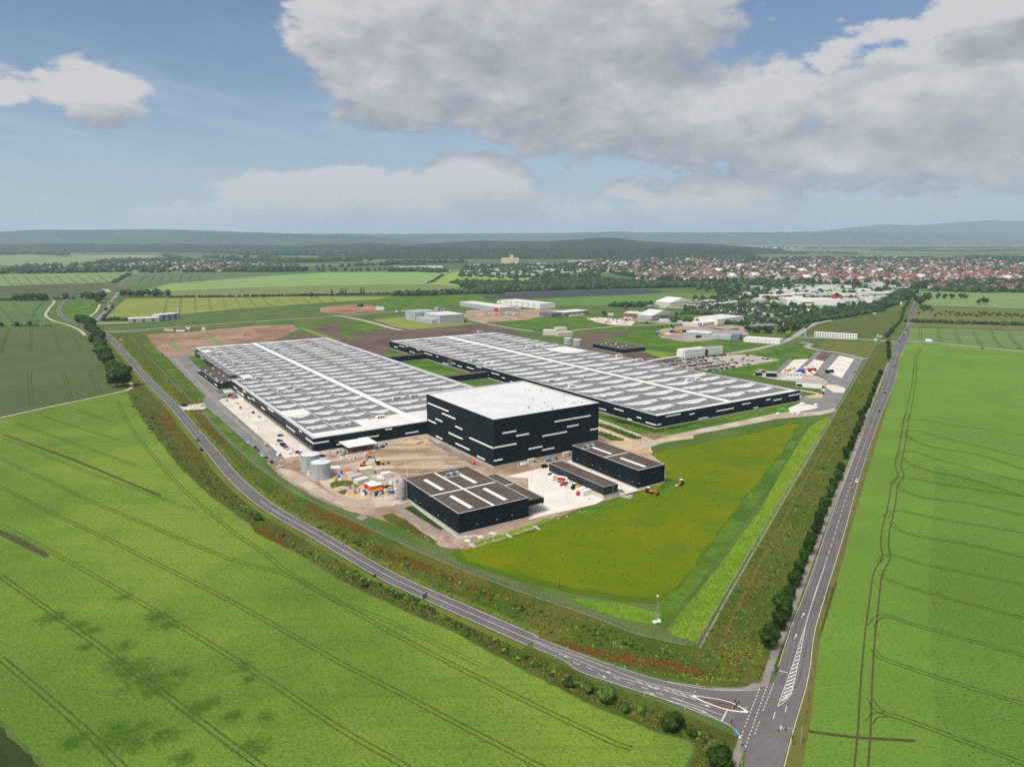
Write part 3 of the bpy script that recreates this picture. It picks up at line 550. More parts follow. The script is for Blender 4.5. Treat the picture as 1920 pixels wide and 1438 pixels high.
area('gravel_road', [(1190, 842), (1203, 832), (1250, 818), (1319, 803), (1400, 787), (1453, 775), (1490, 772), (1540, 768), (1566, 764), (1568, 772), (1540, 778), (1500, 782), (1455, 786), (1400, 797), (1319, 812), (1250, 828), (1210, 842)], M_yard, 4.4)
area('asphalt_yard', [(640, 940), (860, 900), (960, 780), (985, 740), (830, 640), (700, 610), (600, 620), (840, 375), (1400, 475), (1250, 760), (1070, 1055), (860, 1100), (560, 1125), (640, 1010)], M_asph2, 4.6, zq)
area('concrete_apron', [(500, 1060), (640, 1000), (860, 1035), (840, 1060), (560, 1115), (500, 1110)], M_conc2, 5.2, zq)
area('asphalt_lane', [(345, 620), (510, 480), (575, 478), (400, 640)], M_asph2, 5, zq)
for q in ([(400, 640), (570, 480), (745, 470), (600, 612), (500, 640)], [(680, 600), (810, 475), (930, 500), (825, 640), (790, 668), (700, 650)], [(945, 622), (1115, 430), (1290, 470), (1140, 702)]):
    area('parking_apron', q, M_conc2, 5.4, zq)
for y0, y1 in ((478, 505), (525, 550), (572, 600)):
    pass
for (a, b_) in (((1080, 480), (1255, 520)), ((1040, 525), (1225, 570)), ((1000, 570), (1195, 622)), ((785, 510), (905, 535)), ((750, 545), (880, 572)), ((545, 515), (715, 505)), ((505, 552), (680, 545)), ((470, 590), (640, 585))):
    ribbon('bay_gutter', [G(*zq(*a)), G(*zq(*b_))], .9, M_tuft3, 5.8)
area('soil', [(818, 475), (900, 392), (1020, 410), (935, 500)], M_soil, 5.4, zq)
area('gravel_yard', [(70, 660), (110, 640), (350, 640), (480, 640), (680, 640), (870, 680), (985, 745), (930, 800), (600, 740), (350, 720)], M_yard, 4.8, zq)
area('concrete_pad', [(940, 790), (1000, 770), (1100, 790), (1190, 825), (1160, 880), (1040, 870), (960, 820)], M_conc, 5.2, zq)
area('sand_spot', [(700, 925), (800, 905), (915, 890), (905, 935), (760, 945)], M_sand, 5.3, zq)
area('concrete_strip', [(640, 840), (860, 880), (880, 905), (690, 930), (700, 920), (850, 890), (640, 850)], M_conc, 5.1, zq)
CARPARK = [(250, 650), (480, 592), (1000, 548), (1300, 545), (1690, 612), (1200, 690), (950, 742), (700, 728), (430, 690)]
area('car_park', CARPARK, mat('car_park_paving', (.34, .29, .25), (.40, .35, .30), .05, (.16, .17, .09), .09, .5), 4.8, zo)
# roads in the business park
for pts, w_, m in (([(1203, 680), (1235, 674), (1275, 668)], 6, M_conc), ([(1364, 664), (1402, 658), (1440, 650), (1470, 641), (1495, 628), (1510, 617), (1530, 607), (1560, 601)], 10, mat('light_asphalt', (.27, .255, .24), (.31, .295, .275), .1)),
                   ([(1490, 633), (1520, 634), (1580, 636), (1640, 638), (1672, 641), (1690, 641)], 9, MATS['light_asphalt']), ([(1500, 642), (1520, 646), (1512, 650), (1530, 656), (1575, 663), (1622, 674)], 8, MATS['light_asphalt']),
                   ([(1280, 640), (1330, 630), (1400, 618), (1420, 608)], 9, MATS['light_asphalt']), ([(1204, 596), (1260, 598), (1300, 601), (1320, 606)], 8, MATS['light_asphalt']),
                   ([(193, 622), (240, 622), (300, 616), (400, 609), (500, 602), (620, 594), (740, 584), (790, 580)], 8, MATS['light_asphalt']), ([(628, 592), (660, 597), (700, 606), (735, 616), (755, 620)], 9, M_gravel),
                   ([(880, 600), (920, 609), (960, 616), (1000, 622)], 8, MATS['light_asphalt']), ([(1060, 622), (1140, 614), (1250, 608), (1320, 606)], 6, M_gravel),
                   ([(175, 607), (215, 606), (250, 605)], 10, M_conc), ([(1688, 641), (1740, 643), (1800, 648), (1920, 660), (2100, 682)], 8, MATS['light_asphalt']),
                   ([(803, 533), (815, 526), (830, 517), (845, 507)], 7, M_gravel), ([(100, 563), (102, 567), (93, 578), (86, 589), (88, 595), (103, 603), (125, 609), (145, 617), (155, 624), (159, 630)], 5, M_gravel),
                   ([(-60, 797), (0, 784), (100, 762), (200, 741), (235, 733), (247, 726), (245, 718)], 3.6, M_gravel), ([(188, 571), (180, 585), (170, 593), (186, 593)], 5, M_gravel), ([(196, 542), (205, 548)], 14, M_gravel),
                   ([(1500, 617), (1512, 606), (1527, 600)], 4, M_darkfield)):
    ribbon('side_road', line(pts), w_, m, 5)

# ------------------------------------------------------------------ the two public roads
# ring road, outer and inner edges
cen = line([(147, 556), (128.5, 562), (117, 570), (111, 579), (111, 587), (117, 595), (130, 603), (147, 609), (160, 613), (180, 620), (200, 628.6), (222, 651), (244, 675.5), (278, 714.6), (325, 761), (366.7, 811), (398, 847), (437, 894), (500, 948), (600, 1006), (667, 1046), (745, 1089), (850, 1136), (1000, 1202)])
ring = ribbon('ring_road', cen, 8.6, M_asph, 7)
ribbon('main_road', line([(147, 556), (167, 551), (184, 546), (209, 541), (234, 538), (267, 535), (320, 531), (340, 530), (400, 525.5), (470, 520)]), 8.5, M_asph2, 6.5)
ribbon('main_road', line([(177, 604.5), (187, 595), (200, 582), (209, 565), (219, 553.5), (222, 549)]), 9, M_asph2, 6.5)
ribbon('edge_line', offset(cen, 3.75), .22, M_white, 8, ring); ribbon('edge_line', offset(cen, -3.75), .22, M_white, 8, ring)
cut = [p for p in cen if p.y > G(0, 930).y]; dashes(ring, cut[60:], 4, 8, .22, 8, 60)
i0 = next(i for i, p in enumerate(cen) if i > 60 and p.y < G(0, 930).y)
ribbon('centre_line', cen[i0:], .22, M_white, 8, ring)
for d_ in (6.2, -6.2): ribbon('mown_edge', offset(cen[40:], d_), 3.0, mat('mown_edge', (.085, .125, .012), (.12, .135, .02), .05, (.05, .08, .01), .4, .5, bump=.4), 4)
# widening towards the junction
Ltop = line([(0, 530), (215, 610), (430, 690), (650, 765), (860, 830), (1030, 865), (1200, 890), (1400, 905), (1560, 895)], zk); Lbot = line([(0, 605), (200, 690), (320, 775), (540, 855), (720, 915), (900, 970), (1250, 1105), (1400, 1180), (1440, 1235)], zk)
nn = min(len(Ltop), len(Lbot)); wid = strip('ring_road_widening', Lbot[:nn], Ltop[:nn], M_asph, 7.2)
main_L = [(1727.5 - 4, 538), (1718, 555.6), (1711.5, 573), (1706.5, 590.6), (1700, 612.5), (1692, 628), (1676, 645), (1672.5, 670), (1657.5, 719), (1633, 780), (1586, 900), (1550, 1000), (1515.7, 1100), (1485, 1177.6), (1461.6, 1250.5), (1453.4, 1274), (1438, 1285.7)]
main_R = [(1727.5 + 1, 538), (1724, 555.6), (1717.5, 573), (1714, 590.6), (1709, 612.5), (1706, 628), (1700, 645), (1688, 670), (1676, 719), (1650.5, 780), (1613, 888), (1581.5, 1000), (1551, 1100), (1527.4, 1177.6), (1516.9, 1250.5), (1512, 1274), (1509, 1290)]
mr = strip('main_road', line(main_L), line(main_R), M_asph, 7)
flat('junction', [G(*p) for p in [(1438, 1285.7), (1421, 1289), (1324, 1290), (1300, 1300), (1330, 1346), (1378, 1368), (1389, 1383), (1395.8, 1406.8), (1399, 1424), (1394, 1442), (1340, 1640), (1425, 1640), (1467.5, 1438), (1485, 1370), (1504, 1307), (1509, 1290)]], M_asph, 7.4)
mL = line(main_L); mR = line(main_R)
ribbon('edge_line', offset(line(main_L[:-2]), -.35), .2, M_white, 8, mr); ribbon('edge_line', offset(line(main_R + [(1504, 1307), (1485, 1370), (1467.5, 1438), (1446, 1500)]), .35), .22, M_white, 8.3, mr)
mid = [(a + b_) / 2 for a, b_ in zip(mL, mR)]
dashes(mr, [p for p in mid if G(0, 1055).y < p.y < G(0, 650).y], 4, 5, .25, 8, 110)
ribbon('centre_line', line([(1548.5, 1055), (1533, 1100), (1517, 1150), (1510, 1175)]), .25, M_white, 8, mr)
ribbon('turn_pocket_line', [G(*zj(*p)) for p in [(1200, 0), (1110, 300), (1000, 640), (885, 955)]], .22, M_white, 8.4, mr)
ribbon('turn_pocket_line', line([(1110, 300), (1070, 520), (1030, 700), (990, 850), (950, 910), (885, 955)], zj), .22, M_white, 8.45, mr)
for k in range(17):     # hatched island: every bar its own piece
    t = k / 17; y = 380 + (925 - 380) * t ** .92; xl = 1085 - (y - 380) * .345; xr = 1097 - (y - 380) * .19 - max(0, y - 860) * 0.9
    h_ = 7 + 9 * t
    flat('hatch_bar', [G(*zj(xl + 3, y + 9 * t + h_)), G(*zj(xr, y - 12 * t)), G(*zj(xr, y - 12 * t - h_)), G(*zj(xl + 6, y + 9 * t))], M_white, 8.5, mr)
for pts in ([(740, 815), (620, 1125)], [(612, 1150), (592, 1200)], [(800, 795), (620, 1300)], [(852, 775), (760, 1010)], [(740, 1075), (700, 1180)]):
    dashes(mr, line(pts, zj, 4), 1, 1, .3, 8.6, 60, 'block_mark')
for pts in ([(958, 948), (928, 1060)], [(865, 1000), (832, 1122)], [(652, 1325), (645, 1350)]): dashes(mr, line(pts, zj, 3), 4, 4, .25, 8.6, 9)
ribbon('stop_line', [G(*zj(895, 670)), G(*zj(968, 688))], .5, M_white, 8.6, mr); ribbon('stop_line', [G(*zj(480, 990)), G(*zj(440, 1070))], .5, M_white, 8.6, ring)
for pts in ([(35, 882), (445, 1025)], [(0, 905), (240, 975), (400, 1055), (500, 1105), (560, 1160), (590, 1205)], [(0, 760), (120, 785), (350, 820), (560, 828), (735, 825)], [(0, 808), (200, 875)], [(600, 790), (800, 790)][:0]):
    if pts: ribbon('edge_line', line(pts, zj), .22, M_white, 8.6, ring)
ribbon('edge_line', line([(0, 530), (430, 690), (860, 830), (1200, 885)], zk), .2, M_white, 8.5, ring); ribbon('edge_line', line([(0, 607), (200, 692), (320, 772), (540, 850), (900, 965), (1240, 1095)], zk), .2, M_white, 8.5, ring)
ribbon('centre_line', line([(0, 567), (470, 765), (700, 845), (1110, 965)], zk), .2, M_white, 8.5, ring); ribbon('centre_line', line([(0, 560), (400, 705), (700, 822), (900, 880), (1120, 935)], zk), .2, M_white, 8.5, ring)
for k in range(7): ribbon('hatch_bar', [G(*zk(720 + 60 * k, 838 + 17 * k)), G(*zk(770 + 60 * k, 866 + 18 * k))], .25, M_white, 8.5, ring)
for pts in ([(278, 712), (325, 728)], [(367, 745), (412, 762)], [(555, 813), (602, 830)], [(652, 849), (698, 865)], [(750, 883), (800, 899)], [(852, 920), (905, 937)], [(957, 955), (1040, 985)]): ribbon('dash', [G(*zk(*p)) for p in pts], .25, M_white, 8.5, ring)
def arrow(x, y, x2, y2, lay=8.7, root=None):
    a, b_ = G(x, y), G(x2, y2); d = (b_ - a).normalized(); s_ = Vector((-d.y, d.x, 0)); L = (b_ - a).length
    flat('lane_arrow', [a + s_ * .1, a + d * L * .6 + s_ * .1, a + d * L * .6 + s_ * .55, b_, a + d * L * .6 - s_ * .55, a + d * L * .6 - s_ * .1, a - s_ * .1], M_white, lay, root)
for p in ((175, 655, 245, 680), (470, 768, 545, 787), (445, 792, 512, 822), (795, 880, 872, 900), (770, 910, 845, 940), (1145, 997, 1235, 1022), (1122, 1032, 1208, 1065)): arrow(*zk(p[0], p[1]), *zk(p[2], p[3]), root=ring)
for p in ((1075, 250, 1098, 210), (1015, 420, 1038, 378), (895, 1130, 922, 1120), (908, 1150, 912, 1105)): arrow(*zj(p[0], p[1]), *zj(p[2], p[3]), root=mr)
isl = catmull([G(*zj(*p)) for p in [(207, 870), (300, 882), (450, 908), (560, 945), (650, 1000), (600, 1003), (480, 985), (330, 935), (220, 885)]], 4, True)
ib = MB(); ib.prism([(p.x, p.y) for p in isl], .02, .32); ib.build('traffic_island', M_wpaint, kind='structure')
ctr = sum(isl, Vector()) / len(isl)
ib = MB(); ib.prism([tuple((ctr + (p - ctr) * .86)[:2]) for p in isl], .1, .36); ib.build('island_paving', mat('red_brown_paving', (.10, .07, .065), (.13, .09, .08), .5), kind='structure')
flat('pavement_corner', [G(*zj(*p)) for p in [(340, 805), (560, 812), (640, 795), (690, 768), (755, 775), (740, 815), (560, 832), (400, 825)]], M_path, 7.8)
path = line([(1666, 680), (1656, 706), (1644, 736), (1625, 782), (1590, 880), (1562.5, 942.5), (1527, 1032), (1500, 1105), (1475.7, 1170.5), (1457, 1213), (1440, 1262), (1434, 1282), (1418, 1320), (1400, 1370), (1385, 1410), (1374.6, 1438), (1340, 1530)])
ribbon('cycle_path', path, 2.6, M_path, 6)
for a in (6, 24): pass
ribbon('grass_kerb', line([(1512, 1110), (1488, 1172), (1466, 1225), (1455, 1262)]), 1.6, M_verge2, 6.6)
area('field_strip', [(1753, 872), (1920, 900), (2600, 1010), (3000, 1200), (2600, 1650), (1795, 1650), (1764, 1438), (1744, 1230), (1744, 1050)], crop('right_crop_older', (.104, .196, .028), spots=.75, dark=.36), 2.3, jit=1.5)
for P_, d_ in ((cen, 1.9), (cen, -1.9), (mid, 1.8), (mid, -1.8)):
    for e_ in (-.75, .75): ribbon('tyre_wear', offset(P_, d_ + e_), .55, mat('worn_asphalt', (.088, .083, .086), (.115, .108, .11), .08), 7.6)
# tramlines in the crops
def tram(pts, zf=None, gap=1.9, w_=.45, m=M_tyre, lay=6):
    c_ = line(pts, zf, 8)
    for s_ in (-1, 1): ribbon('tyre_track', offset(c_, s_ * gap / 2), w_, m, lay)
zL = Z(0, 700, 3.0); zM = Z(0, 1050, 3.0)
for pts in ([(660, 160), (700, 240), (760, 340), (850, 450), (960, 580), (1080, 700), (1200, 800), (1350, 920), (1500, 1020), (1634, 1128), (2177, 1443), (2720, 1725), (3372, 2040), (3556, 2110)],
            [(0, 480), (250, 595), (500, 715), (800, 840), (1000, 925), (1320, 1055)], [(0, 640), (300, 790), (600, 930), (900, 1080), (1200, 1230), (1550, 1420), (1900, 1620), (2200, 1773), (2502, 1932), (3045, 2214), (3600, 2500)],
            [(0, 850), (300, 1010), (620, 1190), (980, 1400), (1450, 1690), (1900, 1990), (2286, 2214), (2700, 2480)]):
    tram(pts, zL)
for pts in ([(0, 90), (300, 300), (620, 530), (1000, 810), (1250, 1000), (1550, 1220), (1800, 1400)], [(0, 550), (250, 760), (480, 960), (720, 1200), (900, 1400)]):
    tram(pts, zM, gap=2.0, w_=.6)
for pts in ([(90, 280), (400, 390), (770, 520)], [(255, 245), (450, 310), (670, 375)], [(430, 210), (620, 270)], [(20, 365), (400, 520), (900, 700), (1100, 770)]): tram(pts, zL, m=M_track2, w_=.35)
for pts in ([(1300, 1050), (1600, 1130), (1900, 1280), (2200, 1400), (2700, 1640)], ): tram(pts, zL, m=M_track2, w_=.3)
flat('tilled_strip', [G(*zL(*p)) for p in [(10, 346), (30, 346), (400, 475), (700, 600), (900, 680), (910, 692), (880, 685), (650, 590), (380, 480)]], M_tilled, 6)
flat('tilled_strip', [G(*zL(*p)) for p in [(-60, 850), (0, 878), (130, 935), (280, 1020), (250, 1035), (120, 970), (-60, 880)]], M_tilled, 6)
for pts in ([(165, -5), (167, 60), (176, 185)], [(355, -10), (375, 70), (400, 155)], [(505, -10), (520, 30), (562, 108)]): tram(pts, zL, gap=3.0, w_=.8)
z1 = Z(0, 420, 5.99)
for pts in ([(110, 1175), (60, 1290), (20, 1440)], [(350, 1160), (345, 1300), (345, 1440)], [(590, 1185), (630, 1310), (665, 1440)], [(835, 1280), (875, 1350), (910, 1440)], [(0, 930), (80, 1030), (165, 1130)], [(150, 890), (250, 990), (400, 1115)], [(490, 880), (400, 970), (375, 1040), (455, 1110)]): tram(pts, z1, gap=2.6, w_=.8)
for k in range(11):
    x = 20 + 120 * k; tram([(x, 580), (x + 45 + 2 * k, 625), (x + 105 + 3 * k, 685 - 3.2 * k)], z1, gap=4, w_=1.6, m=M_track2)
for k in range(7):
    x = 1600 + 105 * k; tram([(x + 30, 575), (x, 625), (x - 50 + k * 15, 690 - k * 5)], z1, gap=4, w_=1.4, m=M_track2)
z2 = Z(300, 420, 5.99)
for k in range(13):
    x = 90 + 152 * k; tram([(x, 838), (x + (-40 + 22 * k) * .5, 900), (x - 40 + 22 * k, 1010 - 12 * k)], z2, gap=3, w_=.7, m=M_track2)
zR = Z(1500, 420, 4.571)
for k in range(7):
    x = 1030 + 152 * k; tram([(x, 890 + 8 * k), (x + 10 * k * .6, 950 + 8 * k), (x + 22 * k, 990 + 17 * k)], zR, gap=3.2, w_=.9, m=M_tyre)
tram([(1727, 652), (1718, 670), (1716, 700)], gap=2.5, w_=.6, m=M_tyre)
tram([(1716, 690), (1713, 720), (1704, 770), (1698, 790)], gap=3.2, w_=.6)
main_tr = [(1109, -10), (1100, 60), (1085, 150), (1072, 230), (1048, 340), (1068, 410), (1025, 480), (1010, 580), (990, 680), (965, 780), (955, 900), (965, 980), (910, 1090), (885, 1250), (868, 1403), (858, 1480)]
z7 = Z(1500, 1050, 3.706)
c_main = catmull([G(*zr(*p)) for p in main_tr] + [G(*z7(*p)) for p in [(470, 720), (455, 980), (448, 1150), (440, 1260), (425, 1438), (400, 1700)]], 8)
for s_ in (-1, 1): ribbon('tyre_track', offset(c_main, s_ * 1.75), .62, mat('brown_wheel_track', (.085, .065, .032), (.06, .06, .022), .5), 6)
for k, (ys, ye) in enumerate(((25, 135), (105, 285), (250, 460), (430, 560), (660, 810), (970, 1170))):
    sx = 1105 - (ys * .17); tram([(sx - 30, ys + 45), (sx + 10, ys), (sx + 110, ys + 3), (sx + 300, ys + (ye - ys) * .3), (1920, ye), (2300, ye + (ye - ys) * .55)], zr, gap=1.9, w_=.35)
for (x0, ys, ye) in ((1105, 150, 370), (1075, 310, 560)[:3], (1040, 500, 690), (1000, 765, 980), (935, 1115, 1400)):
    tram([(x0, ys - 25), (x0 + 45, ys + 18), (x0 + 200, ys + 60 + (ye - ys) * .05), (x0 + 500, ys + (ye - ys) * .55), (1920, ye)], zr, gap=1.9, w_=.38)
for pts in ([(490, 460), (540, 400), (620, 395), (900, 480), (1300, 590), (1557, 665), (1800, 740)], [(510, 620), (570, 680), (760, 750), (1100, 860), (1557, 1000), (1800, 1080)], [(490, 970), (560, 1050), (800, 1130), (1200, 1280), (1557, 1415), (1700, 1480)], [(480, 1130), (520, 1080), (600, 1075)]): tram(pts, z7, gap=2.0, w_=.45)
ribbon('tilled_strip', [G(*z7(*p)) for p in [(60, 1190), (250, 1215), (430, 1235), (800, 1255)]], 1.3, M_tilled, 5.5)
flat('bare_verge_edge', [G(*zj(*p)) for p in [(1320, 0), (1290, 130), (1230, 330), (1200, 560), (1150, 850), (1120, 1080), (1100, 1080), (1130, 850), (1180, 560), (1215, 330), (1275, 100), (1305, 0)]], M_tuft3, 4)
ribbon('bare_verge_edge', line([(1560, 1100), (1572, 1060), (1610, 930), (1650, 800), (1672, 730)]), 1.6, M_tuft3, 4)

# ------------------------------------------------------------------ the logistics park: buildings on one grid, turned 34 degrees
ROT = R(34)
def wall_hit(P0, P1, px, py):
    """pixel -> (metres along the wall, height)"""
    a = (px - 960) / F; b_ = -(py - 719) / F; d = Vector((a, cp + b_ * sp, -sp + b_ * cp))
    t_ = (P1 - P0); t_.z = 0; t_.normalize(); nrm = Vector((t_.y, -t_.x, 0)); o_ = Vector((0, 0, CH))
    k = (P0 - o_).dot(nrm) / d.dot(nrm); h_ = o_ + d * k; return (h_ - P0).dot(t_), h_.z
def building(name, label, cat, quad, H, wm, rm, plinth=.7, wall_z0=0.0, cop=M_coping, copw=.9, coph=.35):
    """quad in (u, v): front left, front right, back right, back left"""
    o = uvw(*quad[0]); root = empty(name, o, ROT, label, cat)
    L = [(q[0] - quad[0][0], q[1] - quad[0][1]) for q in quad]
    MB().prism(L, wall_z0, H, top=False).build('wall', wm, root)
    c0 = (sum(p[0] for p in L) / 4, sum(p[1] for p in L) / 4)
    def ins(w_): return [(p[0] + w_ * (1 if p[0] < c0[0] else -1), p[1] + w_ * (1 if p[1] < c0[1] else -1)) for p in L]
    I = ins(.25)
    MB().prism(I, H - 1.0, H - .35, top=True, bottom=True).build('roof', rm, root)
    O = ins(-.06); J = ins(copw); b_ = MB(); v = [(p[0], p[1], z) for z in (H, H + .12) for p in O] + [(p[0], p[1], z) for z in (H, H + .12) for p in J]
    b_.add(v, [f for i in range(4) for f in ((i, (i + 1) % 4, 4 + (i + 1) % 4, 4 + i), (4 + i, 4 + (i + 1) % 4, 12 + (i + 1) % 4, 12 + i), (12 + i, 12 + (i + 1) % 4, 8 + (i + 1) % 4, 8 + i), (8 + i, 8 + (i + 1) % 4, (i + 1) % 4, i))])
    b_.build('coping', cop, root)
    if plinth:
        Q = ins(-.35); MB().prism(Q, 0, plinth).build('plinth', M_plinth, root)
    root['H'] = H
    return root, L
def del_h(o):
    if 'H' in o: del o['H']
def band(root, quad, edge, zf, a, b_, th=1.0, name='facade_band', m=M_strip, depth=.22, zc=None):
    """a light band on a wall between two pixels of the photograph; edge 'front', 'left' or 'right'"""
    P = {'front': (0, 1), 'left': (3, 0), 'right': (1, 2)}[edge]; P0 = uvw(*quad[P[0]]); P1 = uvw(*quad[P[1]])
    s0, z0 = wall_hit(P0, P1, *zf(*a)); s1, z1 = wall_hit(P0, P1, *zf(*b_)); z_ = (z0 + z1) / 2 if zc is None else zc; W_ = (P1 - P0).length
    s0 = max(.05, s0); s1 = min(W_ - .05, s1)
    t_ = (P1 - P0).normalized(); ang = math.atan2(t_.y, t_.x) - ROT; loc = P0 - root.location; loc = Matrix.Rotation(-ROT, 3, 'Z') @ loc
    o = MB().box(s0, -depth, z_ - th / 2, s1, .02, z_ + th / 2).build(name, m, root); o.location = loc; o.rotation_euler = (0, 0, ang); return o
QA = [(165.7, 498.5), (354.5, 498.5), (366.6, 1022), (189.4, 1024)]
QB = [(415.8, 409.3), (599.1, 407.4), (595.3, 933), (425, 934)]
QBOX = [(252, 395.2), (342.5, 395.2), (344.5, 494.5), (253.6, 493)]
QC = [(176.6, 310.9), (220, 310), (221.5, 377.1), (178.3, 378.3)]
QD = [(302.4, 311.3), (324.9, 311.4), (327, 377.2), (303.9, 377.5)]
QE = [(273.2, 309.2), (283.9, 308.9), (284.6, 363.4), (274.3, 364)]
# hall A: front part stands out to the left beyond the annex, so the hall is two footprints
QA1 = [(165.7, 498.5), (354.5, 498.5), (361.4, 764), (172.3, 764)]
QA2 = [(184.3, 764.3), (361.4, 764.3), (366.6, 1022), (189.4, 1024)]
hallA, LA = building('warehouse', 'huge low hall with solar roof and long row of docks, nearer the ring road', 'warehouse', QA1, 10.2, M_navyl, M_membrane, plinth=.5, copw=2.2)
# rear part as pieces of the same thing
def loc_of(q, base): return (q[0] - base[0], q[1] - base[1])
La2 = [loc_of(q, QA1[0]) for q in QA2]
MB().prism(La2, 0, 10.18, top=False).build('wall', M_navyl, hallA); MB().prism(La2, 9.3, 9.82).build('roof', M_membrane, hallA)
front = MB().prism([(-.03, -.06), (LA[1][0] + .03, -.06), (LA[1][0] + .03, .3), (-.03, .3)], 0, 10.19, top=False).build('front_wall', M_navy, hallA)
b_ = MB(); b_.box(La2[0][0] - .08, La2[0][1], 10.2, La2[0][0] + 1.2, La2[0][1] + .2, 10.3)
def coping_line(root, pts, w_, z, name='coping', m=M_coping, h_=.12):
    P = [Vector((p[0], p[1], 0)) for p in pts]; Lh = offset(P, w_ / 2); Rh = offset(P, -w_ / 2); v = []; f = []
    for a, c_ in zip(Lh, Rh): v += [(a.x, a.y, z), (c_.x, c_.y, z), (c_.x, c_.y, z + h_), (a.x, a.y, z + h_)]
    for i in range(len(P) - 1):
        k = 4 * i; f += [(k + j, k + (j + 1) % 4, k + 4 + (j + 1) % 4, k + 4 + j) for j in range(4)]
    f += [(0, 1, 2, 3), tuple(4 * len(P) - 4 + j for j in (3, 2, 1, 0))]
    return MB().add(v, f).build(name, m, root)
coping_line(hallA, [(La2[0][0] + .5, La2[0][1] + 1.2), (La2[3][0] + .5, La2[3][1] - .6)], 1.2, 10.2); coping_line(hallA, [(La2[3][0], La2[3][1] - .6), (La2[2][0], La2[2][1] - .6)], 1.2, 10.21); coping_line(hallA, [(La2[2][0] - .6, La2[2][1]), (La2[1][0] - .6, La2[1][1])], 1.2, 10.22)
hallB, LB = building('warehouse', 'huge low warehouse hall with solar roof standing farther back behind the tall box', 'warehouse', QB, 10.8, M_navy, M_membrane, plinth=.9, copw=1.2)
box, LX = building('high_bay_warehouse', 'tall dark cube of a high-bay warehouse with white bands, between the two solar halls', 'warehouse', QBOX, 33.5, M_navy, M_boxroof, plinth=1.6, copw=1.0, cop=M_boxroof)
shC, LC = building('service_hall', 'square dark hall with brown roof, crossed pale roof bands and a stair tower', 'hall', QC, 11.8, M_navy, M_brownroof, plinth=1.0, copw=.5)
shD, LD = building('service_hall', 'dark hall with brown gravel roof and two skylights at the edge of the olive meadow', 'hall', QD, 12.0, M_navy, M_brownroof, plinth=.8, copw=.5)
shE, LE = building('service_hall', 'long narrow low hall with brown roof on pale concrete base, beside the parked white truck', 'hall', QE, 7.9, M_navyl, M_brownroof, plinth=0, wall_z0=3.1, copw=.3)
MB().prism([(p[0] + (.35 if p[0] < 5 else -.35), p[1] + (.35 if p[1] < 20 else -.35)) for p in LE], 0, 3.15, top=False).build('concrete_base', M_lightconc, shE)
# roof layouts ---------------------------------------------------
def bil(L, s_, t_): return ((1 - t_) * ((1 - s_) * L[0][0] + s_ * L[1][0]) + t_ * ((1 - s_) * L[3][0] + s_ * L[2][0]), (1 - t_) * ((1 - s_) * L[0][1] + s_ * L[1][1]) + t_ * ((1 - s_) * L[3][1] + s_ * L[2][1]))
def array_mesh(w_, d_, var):
    """one connected slab of modules with the stepped notch the photograph shows round each rooflight strip"""
    s1 = d_ * .60; st = d_ * .09
    x0, x1 = ((.05, .92), (.09, .96), (.03, .87))[var]; k_ = (x1 - x0) * w_; X = x0 * w_
    pts = [(0, 0), (w_, 0), (w_, d_), (x1 * w_, d_), (x1 * w_, s1 + st)]
    if var == 0: st_ = [(.82, 1), (.82, 0), (.62, 0), (.62, -1), (.42, -1), (.42, 0), (.30, 0), (.30, -1), (.14, -1), (.14, 1)]
    elif var == 1: st_ = [(.88, 1), (.88, .2), (.70, .2), (.70, -.8), (.58, -.8), (.58, -1.6), (.34, -1.6), (.34, -.8), (.20, -.8), (.20, .2), (.08, .2), (.08, 1)]
    else: st_ = [(.80, 1), (.80, .1), (.62, .1), (.62, -1), (.30, -1), (.30, .1), (.15, .1), (.15, 1)]
    pts += [(X + a * k_, s1 + b_ * st) for a, b_ in st_] + [(X, s1 + st), (X, d_), (0, d_)]
    n_ = len(pts); b2 = MB(); b2.prism(pts, 0, .30); return b2.mesh('solar_array', M_panel)
def module_lines(): pass
def roof_field(root, L, H, nu, nv, ridges, mv, skip, ev=6.0, eu=4.0, gap=.45, rowgap=2.0, every=0):
    W0 = L[1][0]; cache = {}; ribs = MB()
    us = []; acc_ = eu
    segs = ridges
    for (a, b2, k) in segs:
        for i in range(k): us.append((a + (b2 - a) * i / k + gap, a + (b2 - a) * (i + 1) / k - gap))
    Dv = L[3][1] - mv - ev
    for j in range(nv):
        v0 = mv + Dv * j / nv; d_ = Dv / nv - (rowgap if (j % 5) != 4 else 4.2)
        off = (L[3][0] - L[0][0]) * (v0 / L[3][1])
        for i, (a, b2) in enumerate(us):
            if skip(i, j): continue
            var = (i * 2 + j) % 3 if random.random() < .8 else random.randrange(3); w_ = b2 - a; key = (round(w_, 1), round(d_, 1), var)
            if key not in cache: cache[key] = array_mesh(w_, d_, var)
            part('solar_array', cache[key], root, (a + off, v0, H - .35))
            # translucent rooflight in the gap left by the modules
            kk = ('light', round(w_, 1))
            if kk not in cache: cache[kk] = MB().box(w_ * .07, 0, 0, w_ * .88, 2.3, .55).mesh('rooflight', M_glassroof)
            part('rooflight', cache[kk], root, (a + off, v0 + d_ * .82, H - .36))
rA = sum(1 for _ in ())
um = [touv(G(*p, 10.2))[0] - QA1[0][0] for p in ((789, 790.7), (560, 681))]   # central walkway of hall A
wA = LA[1][0]; wc = um[0]
LAf = [LA[0], LA[1], (LA[1][0] + 12, 523), (14, 523)]
roof_field(hallA, [(0, 0), (wA, 0), (wA + 12, 523), (12, 523)], 10.2, 0, 24, [(4, wc - 3, 4), (wc + 3, wA - 4, 3)], 16,
           lambda i, j: (j in (0,) and i > 1) or (j == 12 and i == 0) or (j == 3 and i == 0) or (j >= 11 and i == 0 and False) or (j == 22 and i == 0) or (j == 0 and i == 6))
